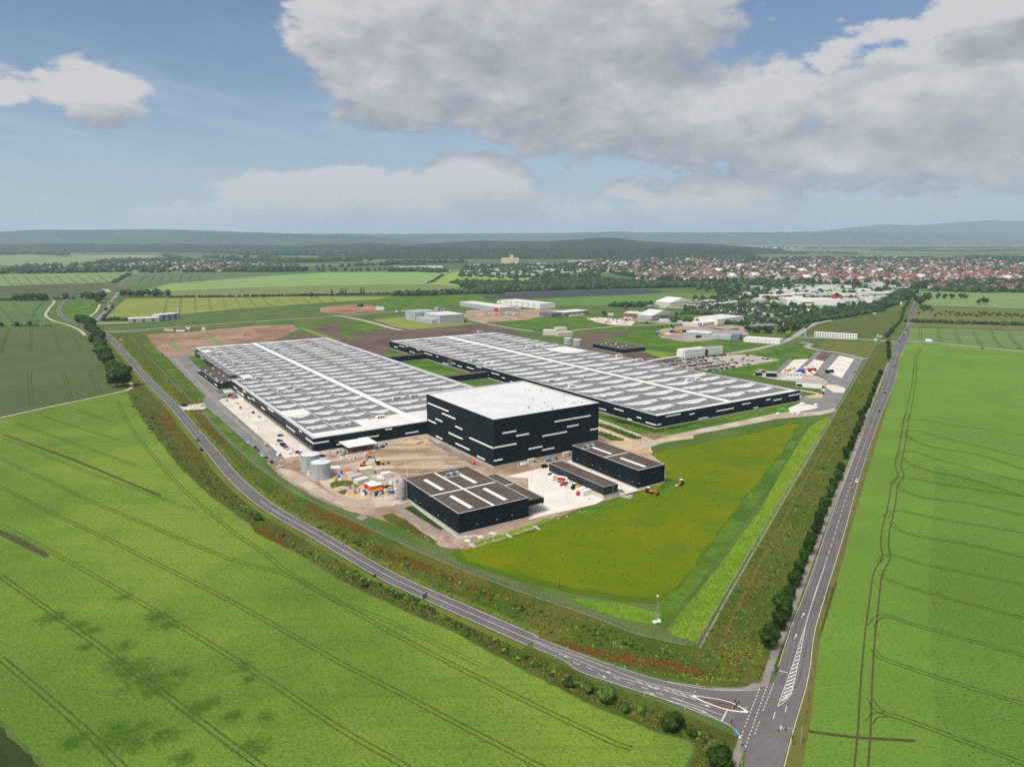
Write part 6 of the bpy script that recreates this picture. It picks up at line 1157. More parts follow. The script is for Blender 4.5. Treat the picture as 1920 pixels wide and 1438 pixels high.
# seed silo with tower, chimneys, brick tower, spires
c_, W_ = house('grain_silo', 'beige windowless grain silo block with tower, on the green before the dark forest', 'silo', (940, 496), (973, 496), 40, 38, M_beige, M_beige)
MB().box(W_ * .48, 8, 38.2, W_ * .68, 30, 55).build('tower', M_beige, c_)
for k in range(11): MB().box(W_ * (k + .35) / 11, -.5, 0, W_ * (k + .35) / 11 + 1.2, -.02, 37.5).build('rib', M_cream, c_)
def spire(px, py, top, w_, lab, name='church_tower', cat='church tower', m=M_stone, cone=True, rm=M_tile3):
    p = G(px, py); H = CH - (top - HZ) * p.y / F if True else 0; r = w_ * p.y / F / 2
    t = empty(name, p, .3, lab, cat)
    if cone: MB().box(-r, -r, 0, r, r, H * .62).build('shaft', m, t); MB().add([(-r * 1.1, -r * 1.1, H * .62), (r * 1.1, -r * 1.1, H * .62), (r * 1.1, r * 1.1, H * .62), (-r * 1.1, r * 1.1, H * .62), (0, 0, H)], [(0, 1, 4), (1, 2, 4), (2, 3, 4), (3, 0, 4), (3, 2, 1, 0)]).build('spire', rm, t)
    else: MB().cyl((0, 0, 0), r, H, 12, r * .6).build('shaft', m, t)
spire(1797, 492, 473.5, 4.5, 'left of the twin church spires on the town skyline'); spire(1804.5, 492, 473.5, 4.5, 'right of the twin church spires on the town skyline')
spire(1742, 494, 475, 3.5, 'slender dark church spire left of the twin spires'); spire(1749, 495, 484, 3, 'short pale church tower beside the slender dark spire', m=M_beige); spire(1741, 495, 485, 3, 'short pale church tower below the slender dark spire', m=M_beige)
spire(1810.5, 511, 489, 3.2, 'tall pale brick chimney right of the church spires', 'chimney', 'chimney', mat('pale_brick', (.30, .22, .15), (.34, .25, .18), .1), False); spire(1804, 498, 481, 2.6, 'pale chimney just below the twin church spires', 'chimney', 'chimney', MATS['pale_brick'], False)
spire(1422, 523, 499, 2.2, 'slim dark red chimney before the white apartment blocks', 'chimney', 'chimney', M_brick, False); spire(1297.5, 497, 478, 1.6, 'thin pale chimney in the middle of the town', 'chimney', 'chimney', M_beige, False)
house('brick_tower', 'red brick tower block at the edge of the wood belt', 'tower', (1209.5, 536), (1216, 536), 12, 22, M_brick, M_brick)
for a, b2, dp, H, m, lab in (((1382, 507), (1406, 507), 12, 12, M_limegreen, 'lime and yellow apartment slab in town'), ((1413, 513), (1450, 514), 14, 14, M_cream, 'cream apartment slab right of the lime one'), ((1452, 513), (1490, 514), 14, 12, M_wwall, 'white apartment slab right of the cream one'), ((1361, 510), (1378, 510), 12, 9, M_wwall, 'small white block left of the lime slab'), ((1537, 513), (1581, 514), 14, 13, M_cream, 'pale apartment slab left of the tree lined street'), ((1616, 510), (1646, 511), 14, 9, M_cream, 'low pale block right of the tree lined street'), ((1430, 521), (1460, 521), 26, 9, M_brick, 'long brick red factory right of the slim chimney'), ((1428, 528), (1448, 528), 20, 8, M_brick, 'brick red hall below the slim chimney'),
                              ((1345, 524), (1352, 524), 12, 9, M_lblue, 'small light blue block, left of a pair'), ((1355, 524), (1363, 524), 12, 9, M_lblue, 'small light blue block, right of a pair')):
    house('apartment_block', lab, 'building', a, b2, dp, H, m, M_lroof, wins=(8, 3, 2.2, 1.4, 1.5, 3.2, M_dgrey) if H > 11 else None)
# supermarkets and halls with pale roofs: drawn where the photograph shows them, sizes varied
for i, (x, y, w_, dp) in enumerate([(700 + 60, 504, 45, 60), (807, 503, 46, 55), (885, 511, 36, 45), (905, 516, 22, 40), (935, 516, 30, 40), (962, 512, 34, 50), (985, 517, 36, 40), (1000, 503, 40, 60), (925, 508, 22, 40), (1045, 508, 50, 60), (1095, 507, 26, 40), (1010, 512, 20, 35), (1062, 514, 26, 35), (878, 516, 16, 30), (1085, 511, 16, 30), (1010, 497, 30, 50), (900, 499, 16, 26), (920, 499, 14, 26), (1140, 498, 30, 40), (1075, 491, 12, 30), (1095, 491, 26, 30), (1120, 493, 18, 30)]):
    house('market_hall', 'pale flat roofed hall in the trading estate before the forest', 'hall', (x - w_ / 2, y), (x + w_ / 2, y + random.uniform(-.4, .4)), dp, random.uniform(6, 10), random.choice([M_wwall, M_gwall, M_cream]), M_lroof, 'pale halls in the far trading estate')
for i, (x, y, w_, dp) in enumerate([(1470, 551, 40, 34), (1515, 545, 44, 30), (1560, 541, 40, 40), (1555, 552, 46, 40), (1510, 556, 40, 30), (1600, 556, 44, 40), (1650, 556, 60, 46), (1598, 565, 28, 22), (1625, 563, 26, 24), (1672, 565, 26, 20), (1585, 547, 30, 26), (1690, 548, 24, 26), (1652, 536, 50, 40), (1620, 548, 26, 30), (1475, 545, 26, 26), (1680, 551, 34, 24), (1540, 558, 26, 26), (1530, 566, 20, 16), (1420, 542, 22, 16), (1610, 572, 18, 14), (1400, 553, 14, 12), (1660, 571, 16, 12), (1690, 560, 20, 14)] + [(random.uniform(1425, 1695), random.uniform(537, 572), random.uniform(12, 30), random.uniform(12, 26)) for _ in range(42)]):
    house('storage_hall', 'pale flat roofed hall in the trading estate left of the main road', 'hall', (x - w_ / 2, y), (x + w_ / 2, y + random.uniform(-.6, .6)), dp, random.uniform(5, 9), random.choice([M_wwall, M_gwall, M_cream, M_wpaint]), M_lroof, 'pale halls in the near trading estate')
for x, y, w_, dp in ((1790, 524, 100, 60), (1740, 522, 26, 40), (1768, 519, 20, 30), (1800, 516, 30, 30), (1700, 525, 20, 26), (1640, 524, 60, 30), (1560, 526, 60, 26), (1500, 528, 40, 24)):
    house('market_hall', 'wide pale factory roof at the edge of the town', 'hall', (x - w_ / 2, y), (x + w_ / 2, y), dp, 8, M_gwall, M_lroof, 'wide pale roofs at the edge of the town')
# dwellings: the nearest as objects, the rest of the town as one
def dwelling_mesh(w_, d_, h, rm, wm):
    b2 = MB(); b2.box(0, 0, 0, w_, d_, h, skip_bottom=True); b2.cur = 1; e = .5
    b2.add([(-e, -e, h), (w_ + e, -e, h), (w_ + e, d_ + e, h), (-e, d_ + e, h), (-e, d_ / 2, h + d_ * .45), (w_ + e, d_ / 2, h + d_ * .45)], [(0, 1, 5, 4), (2, 3, 4, 5), (0, 4, 3), (1, 2, 5), (3, 2, 1, 0)])
    return b2.mesh('dwelling', [wm, rm])
DW = [dwelling_mesh(*a) for a in ((12, 9, 6, M_tile, M_wwall), (14, 10, 6.5, M_tile, M_cream), (11, 9, 5, M_tile2, M_wwall), (16, 10, 7, M_tile, M_wwall), (10, 9, 5.5, M_tile3, M_wwall), (22, 11, 9, M_tile2, M_cream), (18, 11, 8, M_tile, M_cream))]
DWC = [('small dwelling with red tiled roof', 0), ('small dwelling with red tiled roof', 0), ('small dwelling with brown tiled roof', 1), ('small dwelling with red tiled roof', 0), ('small dwelling with grey roof', 2), ('larger dwelling with brown tiled roof', 3), ('larger dwelling with red tiled roof', 4)]
def dwellings(poly, n_, where, near_first=True):
    P = [G(*p) for p in poly]; pts = scatter([(p.x, p.y) for p in P], n_); pts.sort(key=lambda p: p[1]); return [(p[0], p[1], where) for p in pts]
def px_poly_pts(poly, n_, where): return [(G(*p).x, G(*p).y, where) for p in scatter(poly, n_)]
T1 = [(1200, 519), (1240, 512), (1340, 508), (1360, 514), (1320, 526), (1225, 527), (1190, 524)]; T2 = [(1740, 538), (1830, 529), (1960, 530), (1960, 546), (1860, 547), (1745, 544)]; T3 = [(1590, 524), (1660, 518), (1700, 524), (1740, 533), (1700, 541), (1640, 531)]
near_d = px_poly_pts(T1, 110, 'at the near left edge of the town') + px_poly_pts(T2, 75, 'among trees right of the main road') + px_poly_pts(T3, 50, 'where the main road enters the town')
vill_d = px_poly_pts([(330, 500), (420, 495), (560, 500), (545, 510), (400, 511), (330, 508)][:6] and [(150, 503), (300, 500), (340, 494), (420, 496), (470, 504), (420, 510), (300, 509), (330, 503)], 0, '') + px_poly_pts([(290, 499), (350, 493), (430, 497), (450, 506), (400, 510), (330, 508)], 60, 'in the far left village')
for (x, y, where) in near_d + vill_d:
    k = random.randrange(len(DW)); o = bpy.data.objects.new('dwelling', DW[k]); o.location = (x, y, 0); o.rotation_euler = (0, 0, random.choice([0, .35, .35, 1.9, 1.57]) + random.uniform(-.12, .12)); s_ = 1.15; o.scale = (s_, s_, s_); link(o)
    tag(o, DWC[k][0] + ' ' + where, 'dwelling', 'dwellings ' + where)
def town_mesh(name, pts, size):
    Vs = []; Fs = []; mi = []; k = 0
    for (x, y) in pts:
        w_, d_, h = random.uniform(10, 22) * size, random.uniform(9, 13) * size, random.uniform(5, 10) * (size ** .5); a = random.choice([0, .3, .3, 1.87, 1.57]) + random.uniform(-.15, .15); c_, s_ = math.cos(a), math.sin(a)
        v = [(0, 0, 0), (w_, 0, 0), (w_, d_, 0), (0, d_, 0), (0, 0, h), (w_, 0, h), (w_, d_, h), (0, d_, h), (0, d_ / 2, h + d_ * .42), (w_, d_ / 2, h + d_ * .42)]
        Vs += [(x + px * c_ - py * s_, y + px * s_ + py * c_, z) for px, py, z in v]; r_ = random.choice([1, 1, 1, 1, 2, 2, 3, 4])
        Fs += [(k, k + 1, k + 5), (k, k + 5, k + 4), (k + 1, k + 2, k + 6), (k + 1, k + 6, k + 5), (k + 3, k, k + 4), (k + 3, k + 4, k + 7), (k + 4, k + 5, k + 9), (k + 4, k + 9, k + 8), (k + 6, k + 7, k + 8), (k + 6, k + 8, k + 9), (k + 4, k + 8, k + 7), (k + 5, k + 6, k + 9)]
        mi += [0] * 6 + [r_] * 4 + [0, 0]; k += 10
    return tag(link(bpy.data.objects.new(name, npmesh(name, Vs, Fs, [mat('town_wall', (.27, .25, .22), (.37, .345, .31), .01), M_tile, M_tile2, M_tile3, M_lroof], mi))), kind='stuff')
TP = [(1060, 503), (1150, 490), (1300, 486.5), (1500, 485), (1700, 485), (1930, 491), (2050, 492), (2050, 530), (1830, 528), (1740, 534), (1690, 538), (1590, 532), (1440, 527), (1320, 527), (1200, 521), (1150, 512)]
pts = [(G(*p).x, G(*p).y) for p in scatter(TP, 3300)] + [(G(*p).x, G(*p).y) for p in scatter([(1300, 500), (1480, 492), (1700, 489), (1900, 497), (1900, 507), (1700, 506), (1500, 503), (1320, 511)], 900)]
town_mesh('town_houses', pts, 1.12)
town_mesh('town_blocks', [(G(*p).x, G(*p).y) for p in scatter(TP, 170) + scatter([(1500, 510), (1900, 508), (1900, 530), (1560, 530)], 60)], 2.3)
town_mesh('village_houses', [(G(*p).x, G(*p).y) for p in scatter([(150, 500), (300, 492.5), (420, 493), (560, 500), (480, 507), (400, 510), (300, 509), (335, 502)], 760) + scatter([(50, 506), (160, 500), (200, 500), (190, 507), (60, 510)], 40)], 1.05)
town_mesh('far_hamlet_houses', [(G(*p).x, G(*p).y) for p in scatter([(1215, 462), (1290, 461.5), (1280, 464), (1225, 464.5)], 60) + scatter([(1380, 466), (1500, 464), (1560, 466), (1420, 468)], 60) + scatter([(1900, 463), (1960, 462), (1950, 464), (1890, 465)], 30)], 2.2)
# allotment huts
hut = MB(); hut.box(0, 0, 0, 5, 4, 2.6, skip_bottom=True); hut.cur = 1; hut.box(-.3, -.3, 2.6, 5.3, 4.3, 2.9); HUT = [hut.mesh('garden_hut', [M_wwall, r_]) for r_ in (M_lroof, M_tile2, M_dgrey)]
for where, poly, n_ in (('beyond the tree belt by the solar field', ALLOT2, 90), ('in the allotments behind the timber yard', ALLOT, 70)):
    for p in scatter(poly, n_):
        q = G(*p); o = bpy.data.objects.new('garden_hut', random.choice(HUT)); o.location = (q.x, q.y, 1.5); o.rotation_euler = (0, 0, random.uniform(0, 3)); o.scale = (1.7, 1.7, 1.6); o.location.z = 0; link(o); tag(o, 'small garden hut ' + where, 'garden hut', 'garden huts ' + where)
# ground mounted solar farm: rows of tilted tables
SF = [G(*p) for p in [(905, 559), (960, 552), (1035, 547), (1130, 544.5), (1220, 544), (1243, 548), (1200, 552), (1100, 555.5), (1010, 559), (950, 561)]]; SFp = [(p.x, p.y) for p in SF]; b2 = MB()
y = min(p[1] for p in SFp)
while y < max(p[1] for p in SFp):
    xs = []
    for i in range(len(SFp)):
        (xa, ya), (xb, yb) = SFp[i], SFp[(i + 1) % len(SFp)]
        if (ya > y) != (yb > y): xs.append(xa + (y - ya) * (xb - xa) / (yb - ya))
    xs.sort()
    for a, c_ in zip(xs[::2], xs[1::2]):
        x = a
        while x < c_: b2.add([(x, y, .8), (min(x + 46, c_), y, .8), (min(x + 46, c_), y + 4.6, 2.6), (x, y + 4.6, 2.6), (x, y + 4.6, 2.45), (min(x + 46, c_), y + 4.6, 2.45)], [(0, 1, 2, 3), (3, 2, 5, 4)]); x += 49
    y += 7.5
b2.build('solar_farm', mat('dark_solar_glass', (.035, .04, .05), (.045, .05, .062), .05, rough=.3), kind='stuff')

# ------------------------------------------------------------------ vehicles
PAINT = {'white': M_wpaint, 'silver': mat('silver_paint', (.32, .33, .34), rough=.3, metal=.3), 'black': mat('black_paint', (.012, .012, .014), rough=.25), 'grey': mat('grey_paint', (.10, .105, .11), rough=.3), 'blue': mat('car_blue', (.02, .06, .16), rough=.3), 'red': mat('car_red', (.22, .015, .015), rough=.3), 'dark blue': mat('navy_paint', (.015, .025, .06), rough=.3), 'orange': M_orange, 'mint': mat('mint_paint', (.30, .42, .32), rough=.4), 'dark red': mat('dark_red_paint', (.09, .012, .015), rough=.3)}
wheel_m = MB().cyl((0, -.11, 0), .32, .22, 10, axis='y').mesh('wheel', M_tyreb)
def loft(secs, mats=None):
    """secs: list of (x, [(y, z) ...]) cross sections"""
    b2 = MB(); n_ = len(secs[0][1]); v = [(x, y, z) for x, sec in secs for (y, z) in sec]; f = []
    for i in range(len(secs) - 1):
        for j in range(n_): f.append((i * n_ + j, i * n_ + (j + 1) % n_, (i + 1) * n_ + (j + 1) % n_, (i + 1) * n_ + j))
    f += [tuple(range(n_))[::-1], tuple((len(secs) - 1) * n_ + j for j in range(n_))]; return b2.add(v, f)
def sec(w_, z0, z1, k=.12): return [(-w_, z0), (w_, z0), (w_ * 1.02, (z0 + z1) / 2), (w_ * (1 - k), z1), (-w_ * (1 - k), z1), (-w_ * 1.02, (z0 + z1) / 2)]
CARM = {}
def car_meshes(color, kind='car'):
    key = (color, kind)
    if key in CARM: return CARM[key]
    P = PAINT[color]
    if kind == 'car':
        body = loft([(-2.15, sec(.78, .35, .75)), (-2.0, sec(.86, .25, .95)), (-1.2, sec(.9, .22, .98)), (.9, sec(.9, .22, .95)), (1.9, sec(.86, .24, .82)), (2.15, sec(.76, .32, .65))])
        cab = loft([(-1.95, sec(.70, .9, .98, .05)), (-1.35, sec(.74, .9, 1.42, .16)), (.25, sec(.74, .9, 1.44, .16)), (1.15, sec(.74, .86, .94, .05))]); roof = MB().box(-1.3, -.58, 1.44, .3, .58, 1.48); wx = (-1.3, 1.32)
    else:
        L = 2.6 if kind == 'van' else 2.3
        body = loft([(-L, sec(.9, .3, 1.95, .08)), (-L + .2, sec(.95, .25, 2.1, .1)), (L * .45, sec(.95, .25, 2.1, .1)), (L * .72, sec(.93, .25, 1.2, .08)), (L, sec(.85, .3, .85, .1))])
        cab = loft([(L * .40, sec(.96, 1.15, 1.85, .1)), (L * .50, sec(.96, 1.15, 1.9, .14)), (L * .70, sec(.90, 1.12, 1.25, .1))]); roof = None; wx = (-L * .62, L * .64)
    CARM[key] = (body.mesh('body', P), cab.mesh('windows', M_win), roof.mesh('roof', P) if roof else None, wx); return CARM[key]
def vehicle(color, p, ang, label, kind='car', group=None, s_=1.0, name=None, parts=True, z=None, scale=1.0):
    body, cab, roof, wx = car_meshes(color, kind); names = {'car': 'parked_car', 'van': 'delivery_van', 'mini': 'minivan'}
    t = empty(name or names[kind], (p[0], p[1], lz(p, 8) if z is None else z), ang, label, 'car' if kind == 'car' else 'van', group); t.scale = (scale,) * 3
    part('body', body, t); part('windows', cab, t)
    if roof: part('roof', roof, t)
    for x in wx:
        for y in (-.84, .84): part('wheel', wheel_m, t, (x, y, .32))
    return t
def along(P, px, py):
    """nearest point of a line to a pixel, with its heading"""
    q = G(px, py); k = min(range(len(P) - 1), key=lambda i: (P[i] - q).length); d = P[k + 1] - P[k]; return q, math.atan2(d.y, d.x)
for (x, y, c_, lab) in ((371.5, 827.5, 'dark blue', 'dark car driving on the ring road above the crop field, the farther of a pair'), (377.5, 845, 'black', 'dark car driving on the ring road above the crop field, the nearer of a pair'), (246, 676, 'black', 'dark car alone on the ring road before the site fence'), (207, 634, 'black', 'dark car on the ring road at the far turn-off'), (147, 609, 'black', 'dark car in the ring road loop, nearest the tall trees'), (120, 596, 'black', 'dark car on the inner bend of the ring road loop'), (114, 585, 'white', 'white car in the ring road loop, the nearer of two'), (112, 578, 'white', 'white car in the ring road loop, the farther of two')):
    q, a = along(cen, x, y); vehicle(c_, q, a, lab, name='car')
for (x, y, c_, lab) in ((1606, 903.5, 'white', 'white car alone on the straight main road'), (1648, 772, 'dark blue', 'dark car on the main road, nearest of three beside the avenue'), (1654, 756, 'silver', 'grey car on the main road, middle of three beside the avenue'), (1659, 739, 'black', 'dark car on the main road, farthest of three beside the avenue'), (1677, 688, 'black', 'dark car on the main road just past the yellow sign')):
    q, a = along(mid, x, y); vehicle(c_, q, a, lab, name='car')
k = 0
for i in range(34):
    t_ = i / 33; y = 640 - 95 * t_ ** .9 + random.uniform(-1.5, 1.5); P_ = [p for p in mid]; j = min(range(len(P_)), key=lambda n_: abs(P_[n_].y - G(0, y).y)); j = min(j, len(P_) - 2); d = P_[j + 1] - P_[j]; q = P_[j] + Vector((random.choice([-2.2, 2.2]), 0, 0)); c_ = random.choice(['white', 'silver', 'black', 'grey', 'white', 'dark blue', 'red'])
    vehicle(c_, q, math.atan2(d.y, d.x), c_ + ' car in the queue on the main road towards town', name='car', group='cars queueing on the main road', scale=1.15)
vehicle('white', G(219, 559), R(60), 'white van on the branch road beside the tree belt', 'van', name='delivery_van', scale=1.6)
vehicle('white', G(1742, 642), R(-8), 'white lorry-sized van on the side road right of the main crossing', 'van', name='delivery_van', scale=2.0); vehicle('black', G(1842, 654), R(-12), 'dark car on the side road far right', name='car')
# yard cars, one by one
zz = z4
YC = [((1252, 838), 'dark blue', 'dark blue car parked at the docks, farthest of the diagonal row'), ((1248, 876), 'blue', 'blue car parked second in the diagonal row at the docks'), ((1266, 898), 'dark red', 'dark red car parked in the diagonal row at the docks'), ((1274, 908), 'black', 'black car next to the dark red one in the diagonal row'), ((1285, 917), 'grey', 'grey car in the middle of the diagonal row at the docks'), ((1298, 926), 'silver', 'silver car in the diagonal row at the docks, behind two white ones'), ((1313, 936), 'white', 'white car in the diagonal row at the docks, next to the silver one'), ((1375, 958), 'black', 'black car at the near end of the dock row beside the white van'), ((1398, 966), 'silver', 'silver car nearest the two big tanks'), ((1070, 925), 'black', 'black car at the fence edge of the yard road, farthest of four'), ((1088, 945), 'grey', 'dark grey car at the fence edge of the yard road'), ((1122, 985), 'white', 'white car at the fence edge of the yard road'), ((1148, 997), 'blue', 'blue grey car at the fence edge of the yard road, next to the white one'), ((1188, 1028), 'black', 'black low car at the fence edge of the yard road, nearest the camera'), ((1055, 672), 'black', 'black car alone on the pale concrete before the docks'), ((1022, 890), 'white', 'white car alone on the asphalt beside the fence'), ((1248, 1062), 'white', 'white car on the pinkish gravel left of the tanks'), ((1555, 985), 'dark blue', 'dark blue car at the wall behind the tanks')]
for (x, y), c_, lab in YC: vehicle(c_, G(*zz(x, y)), ROT + random.uniform(-.1, .1) + (0 if x > 1200 else 1.57), lab)
vehicle('white', G(*zz(1335, 965)), ROT, 'white van parked at the near end of the diagonal row at the docks', 'van'); vehicle('mint', G(*zz(1142, 906)), ROT + 1.5, 'pale green van driving on the yard road', 'van'); vehicle('white', G(*zz(1240, 978)), ROT + .9, 'white minivan at the edge of the pale concrete apron', 'mini'); vehicle('black', G(*zz(562, 624)), ROT - .2, 'black minivan on the site entrance drive', 'mini')
vehicle('black', G(*za(535, 905)), ROT, 'dark car under the annex end by the green machine')
vehicle('orange', G(*z5(907, 1035)), ROT + 1.5, 'orange van on the gravel lane at the foot of the tall cube', 'mini'); vehicle('white', G(*z5(1278, 1050)), ROT, 'white van at the foot of the tall dark cube', 'van'); vehicle('black', G(*z5(1427, 1064)), ROT, 'black minivan at the corner of the narrow low hall', 'mini')
vehicle('silver', G(*zd(1050, 915)), ROT - 1.0, 'silver car between the narrow low hall and the skylight hall'); vehicle('white', G(*zy(1215, 560)), ROT, 'white car beside the stair tower'); vehicle('black', G(*zy(1095, 548)), ROT, 'dark car between containers and stair tower'); vehicle('white', G(*zy(1030, 478)), ROT - 1, 'white and black van in front of the white containers', 'van')
vehicle('white', G(*zq(380, 1145)), ROT, 'white van on the track before the lawn of the far hall', 'van'); vehicle('white', G(*zq(628, 1140)), ROT, 'white flatbed van on the gravel road by the yellow stack', 'van'); vehicle('white', G(*zq(670, 1022)), ROT - .6, 'white van parked at the right corner docks of the far hall', 'van'); vehicle('red', G(*zq(915, 888)), ROT, 'dark red car at the sand spot by the gatehouse'); vehicle('white', G(*zq(915, 858)), 1.5, 'white van by the gatehouse corner', 'van'); vehicle('silver', G(*zq(825, 848)), ROT, 'silver car beside the gatehouse lawn'); vehicle('white', G(*zq(650, 935)), ROT, 'white car at the far right corner of the far solar hall'); vehicle('grey', G(*zq(1300, 632)), 1.0, 'dark grey car on the outer asphalt lane by the fence')
vehicle('white', G(*z6(1378, 645)), ROT, 'white trailer van on the asphalt before the far hall docks', 'van')
# car park
def parkmesh(c_): b2 = loft([(-2.2, sec(.85, .25, .85)), (-1.9, sec(.9, .2, .95)), (1.9, sec(.9, .2, .85)), (2.2, sec(.8, .25, .65))]); b2.cur = 1; q = loft([(-1.8, sec(.72, .85, .95, .05)), (-1.2, sec(.74, .85, 1.45, .16)), (.3, sec(.74, .85, 1.45, .16)), (1.1, sec(.74, .8, .9, .05))]); return b2.add(q.v, q.f).mesh('parked_car', [PAINT[c_], M_win])
PK = {c_: parkmesh(c_) for c_ in ('white', 'silver', 'black', 'grey', 'blue', 'red', 'dark blue', 'dark red')}
CPp = [touv(G(*zo(*p))) for p in CARPARK]; us_ = [p[0] for p in CPp]; vs_ = [p[1] for p in CPp]; cnt = 0; rw = -1; v = min(vs_) + 4
while v < max(vs_):
    for dv in (0, 5.4):
        rw += 1; kc = 0; u = min(us_)
        while u < max(us_):
            t_ = (u - min(us_)) / (max(us_) - min(us_)); dens_ = .9 if t_ < .42 else .42 if t_ < .6 else .10
            if t_ > .6 and v > min(vs_) + (max(vs_) - min(vs_)) * .7: dens_ = .6
            if inside((u, v + dv), CPp) and random.random() < dens_ and cnt < 290:
                c_ = random.choice(['white', 'silver', 'black', 'grey', 'white', 'blue', 'red', 'dark blue', 'silver', 'black']); o = bpy.data.objects.new('parked_car', PK[c_]); w_ = uvw(u, v + dv); o.location = (w_.x, w_.y, lz(w_, 5.2)); o.rotation_euler = (0, 0, ROT + 1.57); link(o); tag(o, '%s car in the big car park, %s row, %s from the left' % (c_, nth(rw), nth(kc)), 'car', 'cars in the big car park'); cnt += 1; kc += 1
            u += 2.7
    ribbon('planted_island', [uvw(max(min(us_), min(us_)) + 30, v + 8.5), uvw(max(us_) - 40, v + 8.5)], .01, M_lushgreen, 5) if False else None
    v += 17
# trucks by the workshop
def box_truck(p, ang, c1, label, L=9, name='truck', cab=M_wpaint):
    t = empty(name, (p[0], p[1], lz(p, 6)), ang, label, 'truck'); MB().box(-L / 2, -1.25, 1.0, L / 2 - 2.4, 1.25, 3.7).build('cargo_box', c1, t); loft([(L / 2 - 2.2, sec(1.15, .7, 3.0, .06)), (L / 2 - .5, sec(1.15, .7, 2.9, .08)), (L / 2, sec(1.1, .7, 1.9, .05))]).build('cab', cab, t); MB().box(L / 2 - .55, -1.0, 1.8, L / 2 - .2, 1.0, 2.6).build('windscreen', M_win, t); MB().box(-L / 2, -.5, .6, L / 2 - 1, .5, 1.0).build('chassis', M_dark, t)
    for x in (-L / 2 + 1.2, -L / 2 + 2.4, L / 2 - 1.2):
        for y in (-1.0, 1.0): o = part('wheel', wheel_m, t, (x, y, .5)); o.scale = (1.6, 1.4, 1.6)
    return t
for (x, y), m, lab in (((230, 305), M_blue, 'blue box truck at the left end of the truck row'), ((285, 312), M_yellow, 'yellow box truck in the truck row beside the workshop'), ((345, 318), M_wpaint, 'white box truck in the truck row beside the workshop'), ((405, 285), M_dark, 'black trailer truck behind the yellow one'), ((455, 285), M_orange, 'orange topped truck behind the white one'), ((525, 280), M_dark, 'black truck against the workshop wall'), ((715, 345), M_dark, 'black truck at the front of the workshop yard'), ((755, 340), M_blue, 'bright blue truck at the front of the workshop yard'), ((900, 318), M_yellow, 'yellow truck before the long workshop wing')): box_truck(G(*zo(x, y)), ROT - .3, m, lab, 13)
for (x, y), m, lab in (((655, 640), M_blue, 'blue truck at the left of the middle parking apron'), ((745, 595), M_wpaint, 'white trailer with blue side on the middle parking apron'), ((790, 620), M_red, 'red and white truck on the middle parking apron'), ((1000, 640), M_dark, 'black trailer chassis on the right parking apron')): box_truck(G(*zq(x, y)), ROT - .2, m, lab, 13)
# white truck with red lettering panel
t = box_truck(G(*zd(372, 800)), ROT - .95, M_wpaint, 'white box truck with a red panel on its side, parked before the narrow low hall', 9.5)
MB().box(-4.4, -1.29, 1.3, 1.0, -1.25, 3.3).build('side_panel', M_red, t)
def tractor(p, ang, m, label, name='tractor', cat='tractor', s_=1.0, boom=None):
    t = empty(name, (p[0], p[1], lz(p, 5)), ang, label, cat); t.scale = (s_,) * 3
    loft([(-.6, sec(.5, .8, 1.7, .1)), (.6, sec(.48, .8, 1.6, .1)), (1.9, sec(.4, .8, 1.35, .1))]).build('bonnet', m, t); loft([(-1.5, sec(.75, 1.0, 2.5, .12)), (-.1, sec(.75, 1.0, 2.5, .12))]).build('cab', M_win, t); MB().box(-1.6, -.75, 2.5, 0, .75, 2.62).build('roof', M_wpaint, t)
    for x, r in ((-1.1, .85), (1.4, .6)):
        for y in (-.85, .85): MB().cyl((x, y - .2, r), r, .4, 14, axis='y').build('wheel', M_tyreb, t)
    if boom: b2 = MB(); b2.bar((1.6, 0, 1.0), (3.4, .3, 1.6), .18, 6); b2.bar((3.4, .3, 1.6), (4.2, .5, .4), .15, 6); b2.build('loader_arm', m, t); MB().box(3.9, -.6, .1, 4.8, 1.3, .8).build('bucket', M_dark, t)
    return t
tractor(G(*zd(1395, 925)), -.8, M_orange, 'orange wheeled loader on the grass corner, nearer the pale concrete', 'wheel_loader', 'loader', 1.25, True); tractor(G(*zd(1765, 830)), -2.2, M_orange, 'orange tractor with trailer at the right tip of the grass patch', s_=1.25)
tr = empty('farm_trailer', G(*zd(1722, 848)), 1, 'small grey trailer behind the orange tractor', 'trailer'); MB().box(-1.4, -.8, .6, 1.4, .8, 1.2).build('tub', M_coping, tr)
for y in (-.8, .8): part('wheel', wheel_m, tr, (0, y, .35))
tractor(G(*zd(512, 885)), -.6, M_yellow, 'yellow telehandler on the pale concrete yard', 'telehandler', 'loader', 1.5, True); tractor(G(*zd(213, 718)), .5, M_yellow, 'small yellow dumper on the pale concrete yard', 'dumper', 'loader', .9)
tractor(G(*zy(1022, 345)), .3, M_yellow, 'yellow bulldozer on the building ground', 'bulldozer', 'bulldozer', 1.3, True)
def excavator(p, ang, label, s_=1.0, m=M_orange):
    t = empty('excavator', (p[0], p[1], lz(p, 5)), ang, label, 'excavator'); t.scale = (s_,) * 3
    for y in (-1.1, 1.1): MB().box(-1.8, y - .3, 0, 1.8, y + .3, .8).build('track', M_dark, t)
    MB().box(-1.8, -1.2, 1.0, 1.0, 1.2, 2.0).build('superstructure', m, t); loft([(-.1, sec(.55, 2.0, 3.0, .1)), (1.2, sec(.5, 2.0, 2.9, .1))]).build('cab', M_win, t); MB().cyl((0, 0, .7), .8, .35, 12).build('slewing_ring', M_dark, t)
    b2 = MB(); b2.bar((.9, .4, 1.8), (3.6, .6, 5.0), .28, 6); b2.bar((3.6, .6, 5.0), (6.4, .7, 5.2), .25, 6); b2.bar((6.4, .7, 5.2), (7.4, .8, 2.0), .2, 6); b2.build('boom', M_dark, t); MB().box(6.9, .2, 1.2, 8.0, 1.4, 2.2).build('bucket', M_dark, t); return t
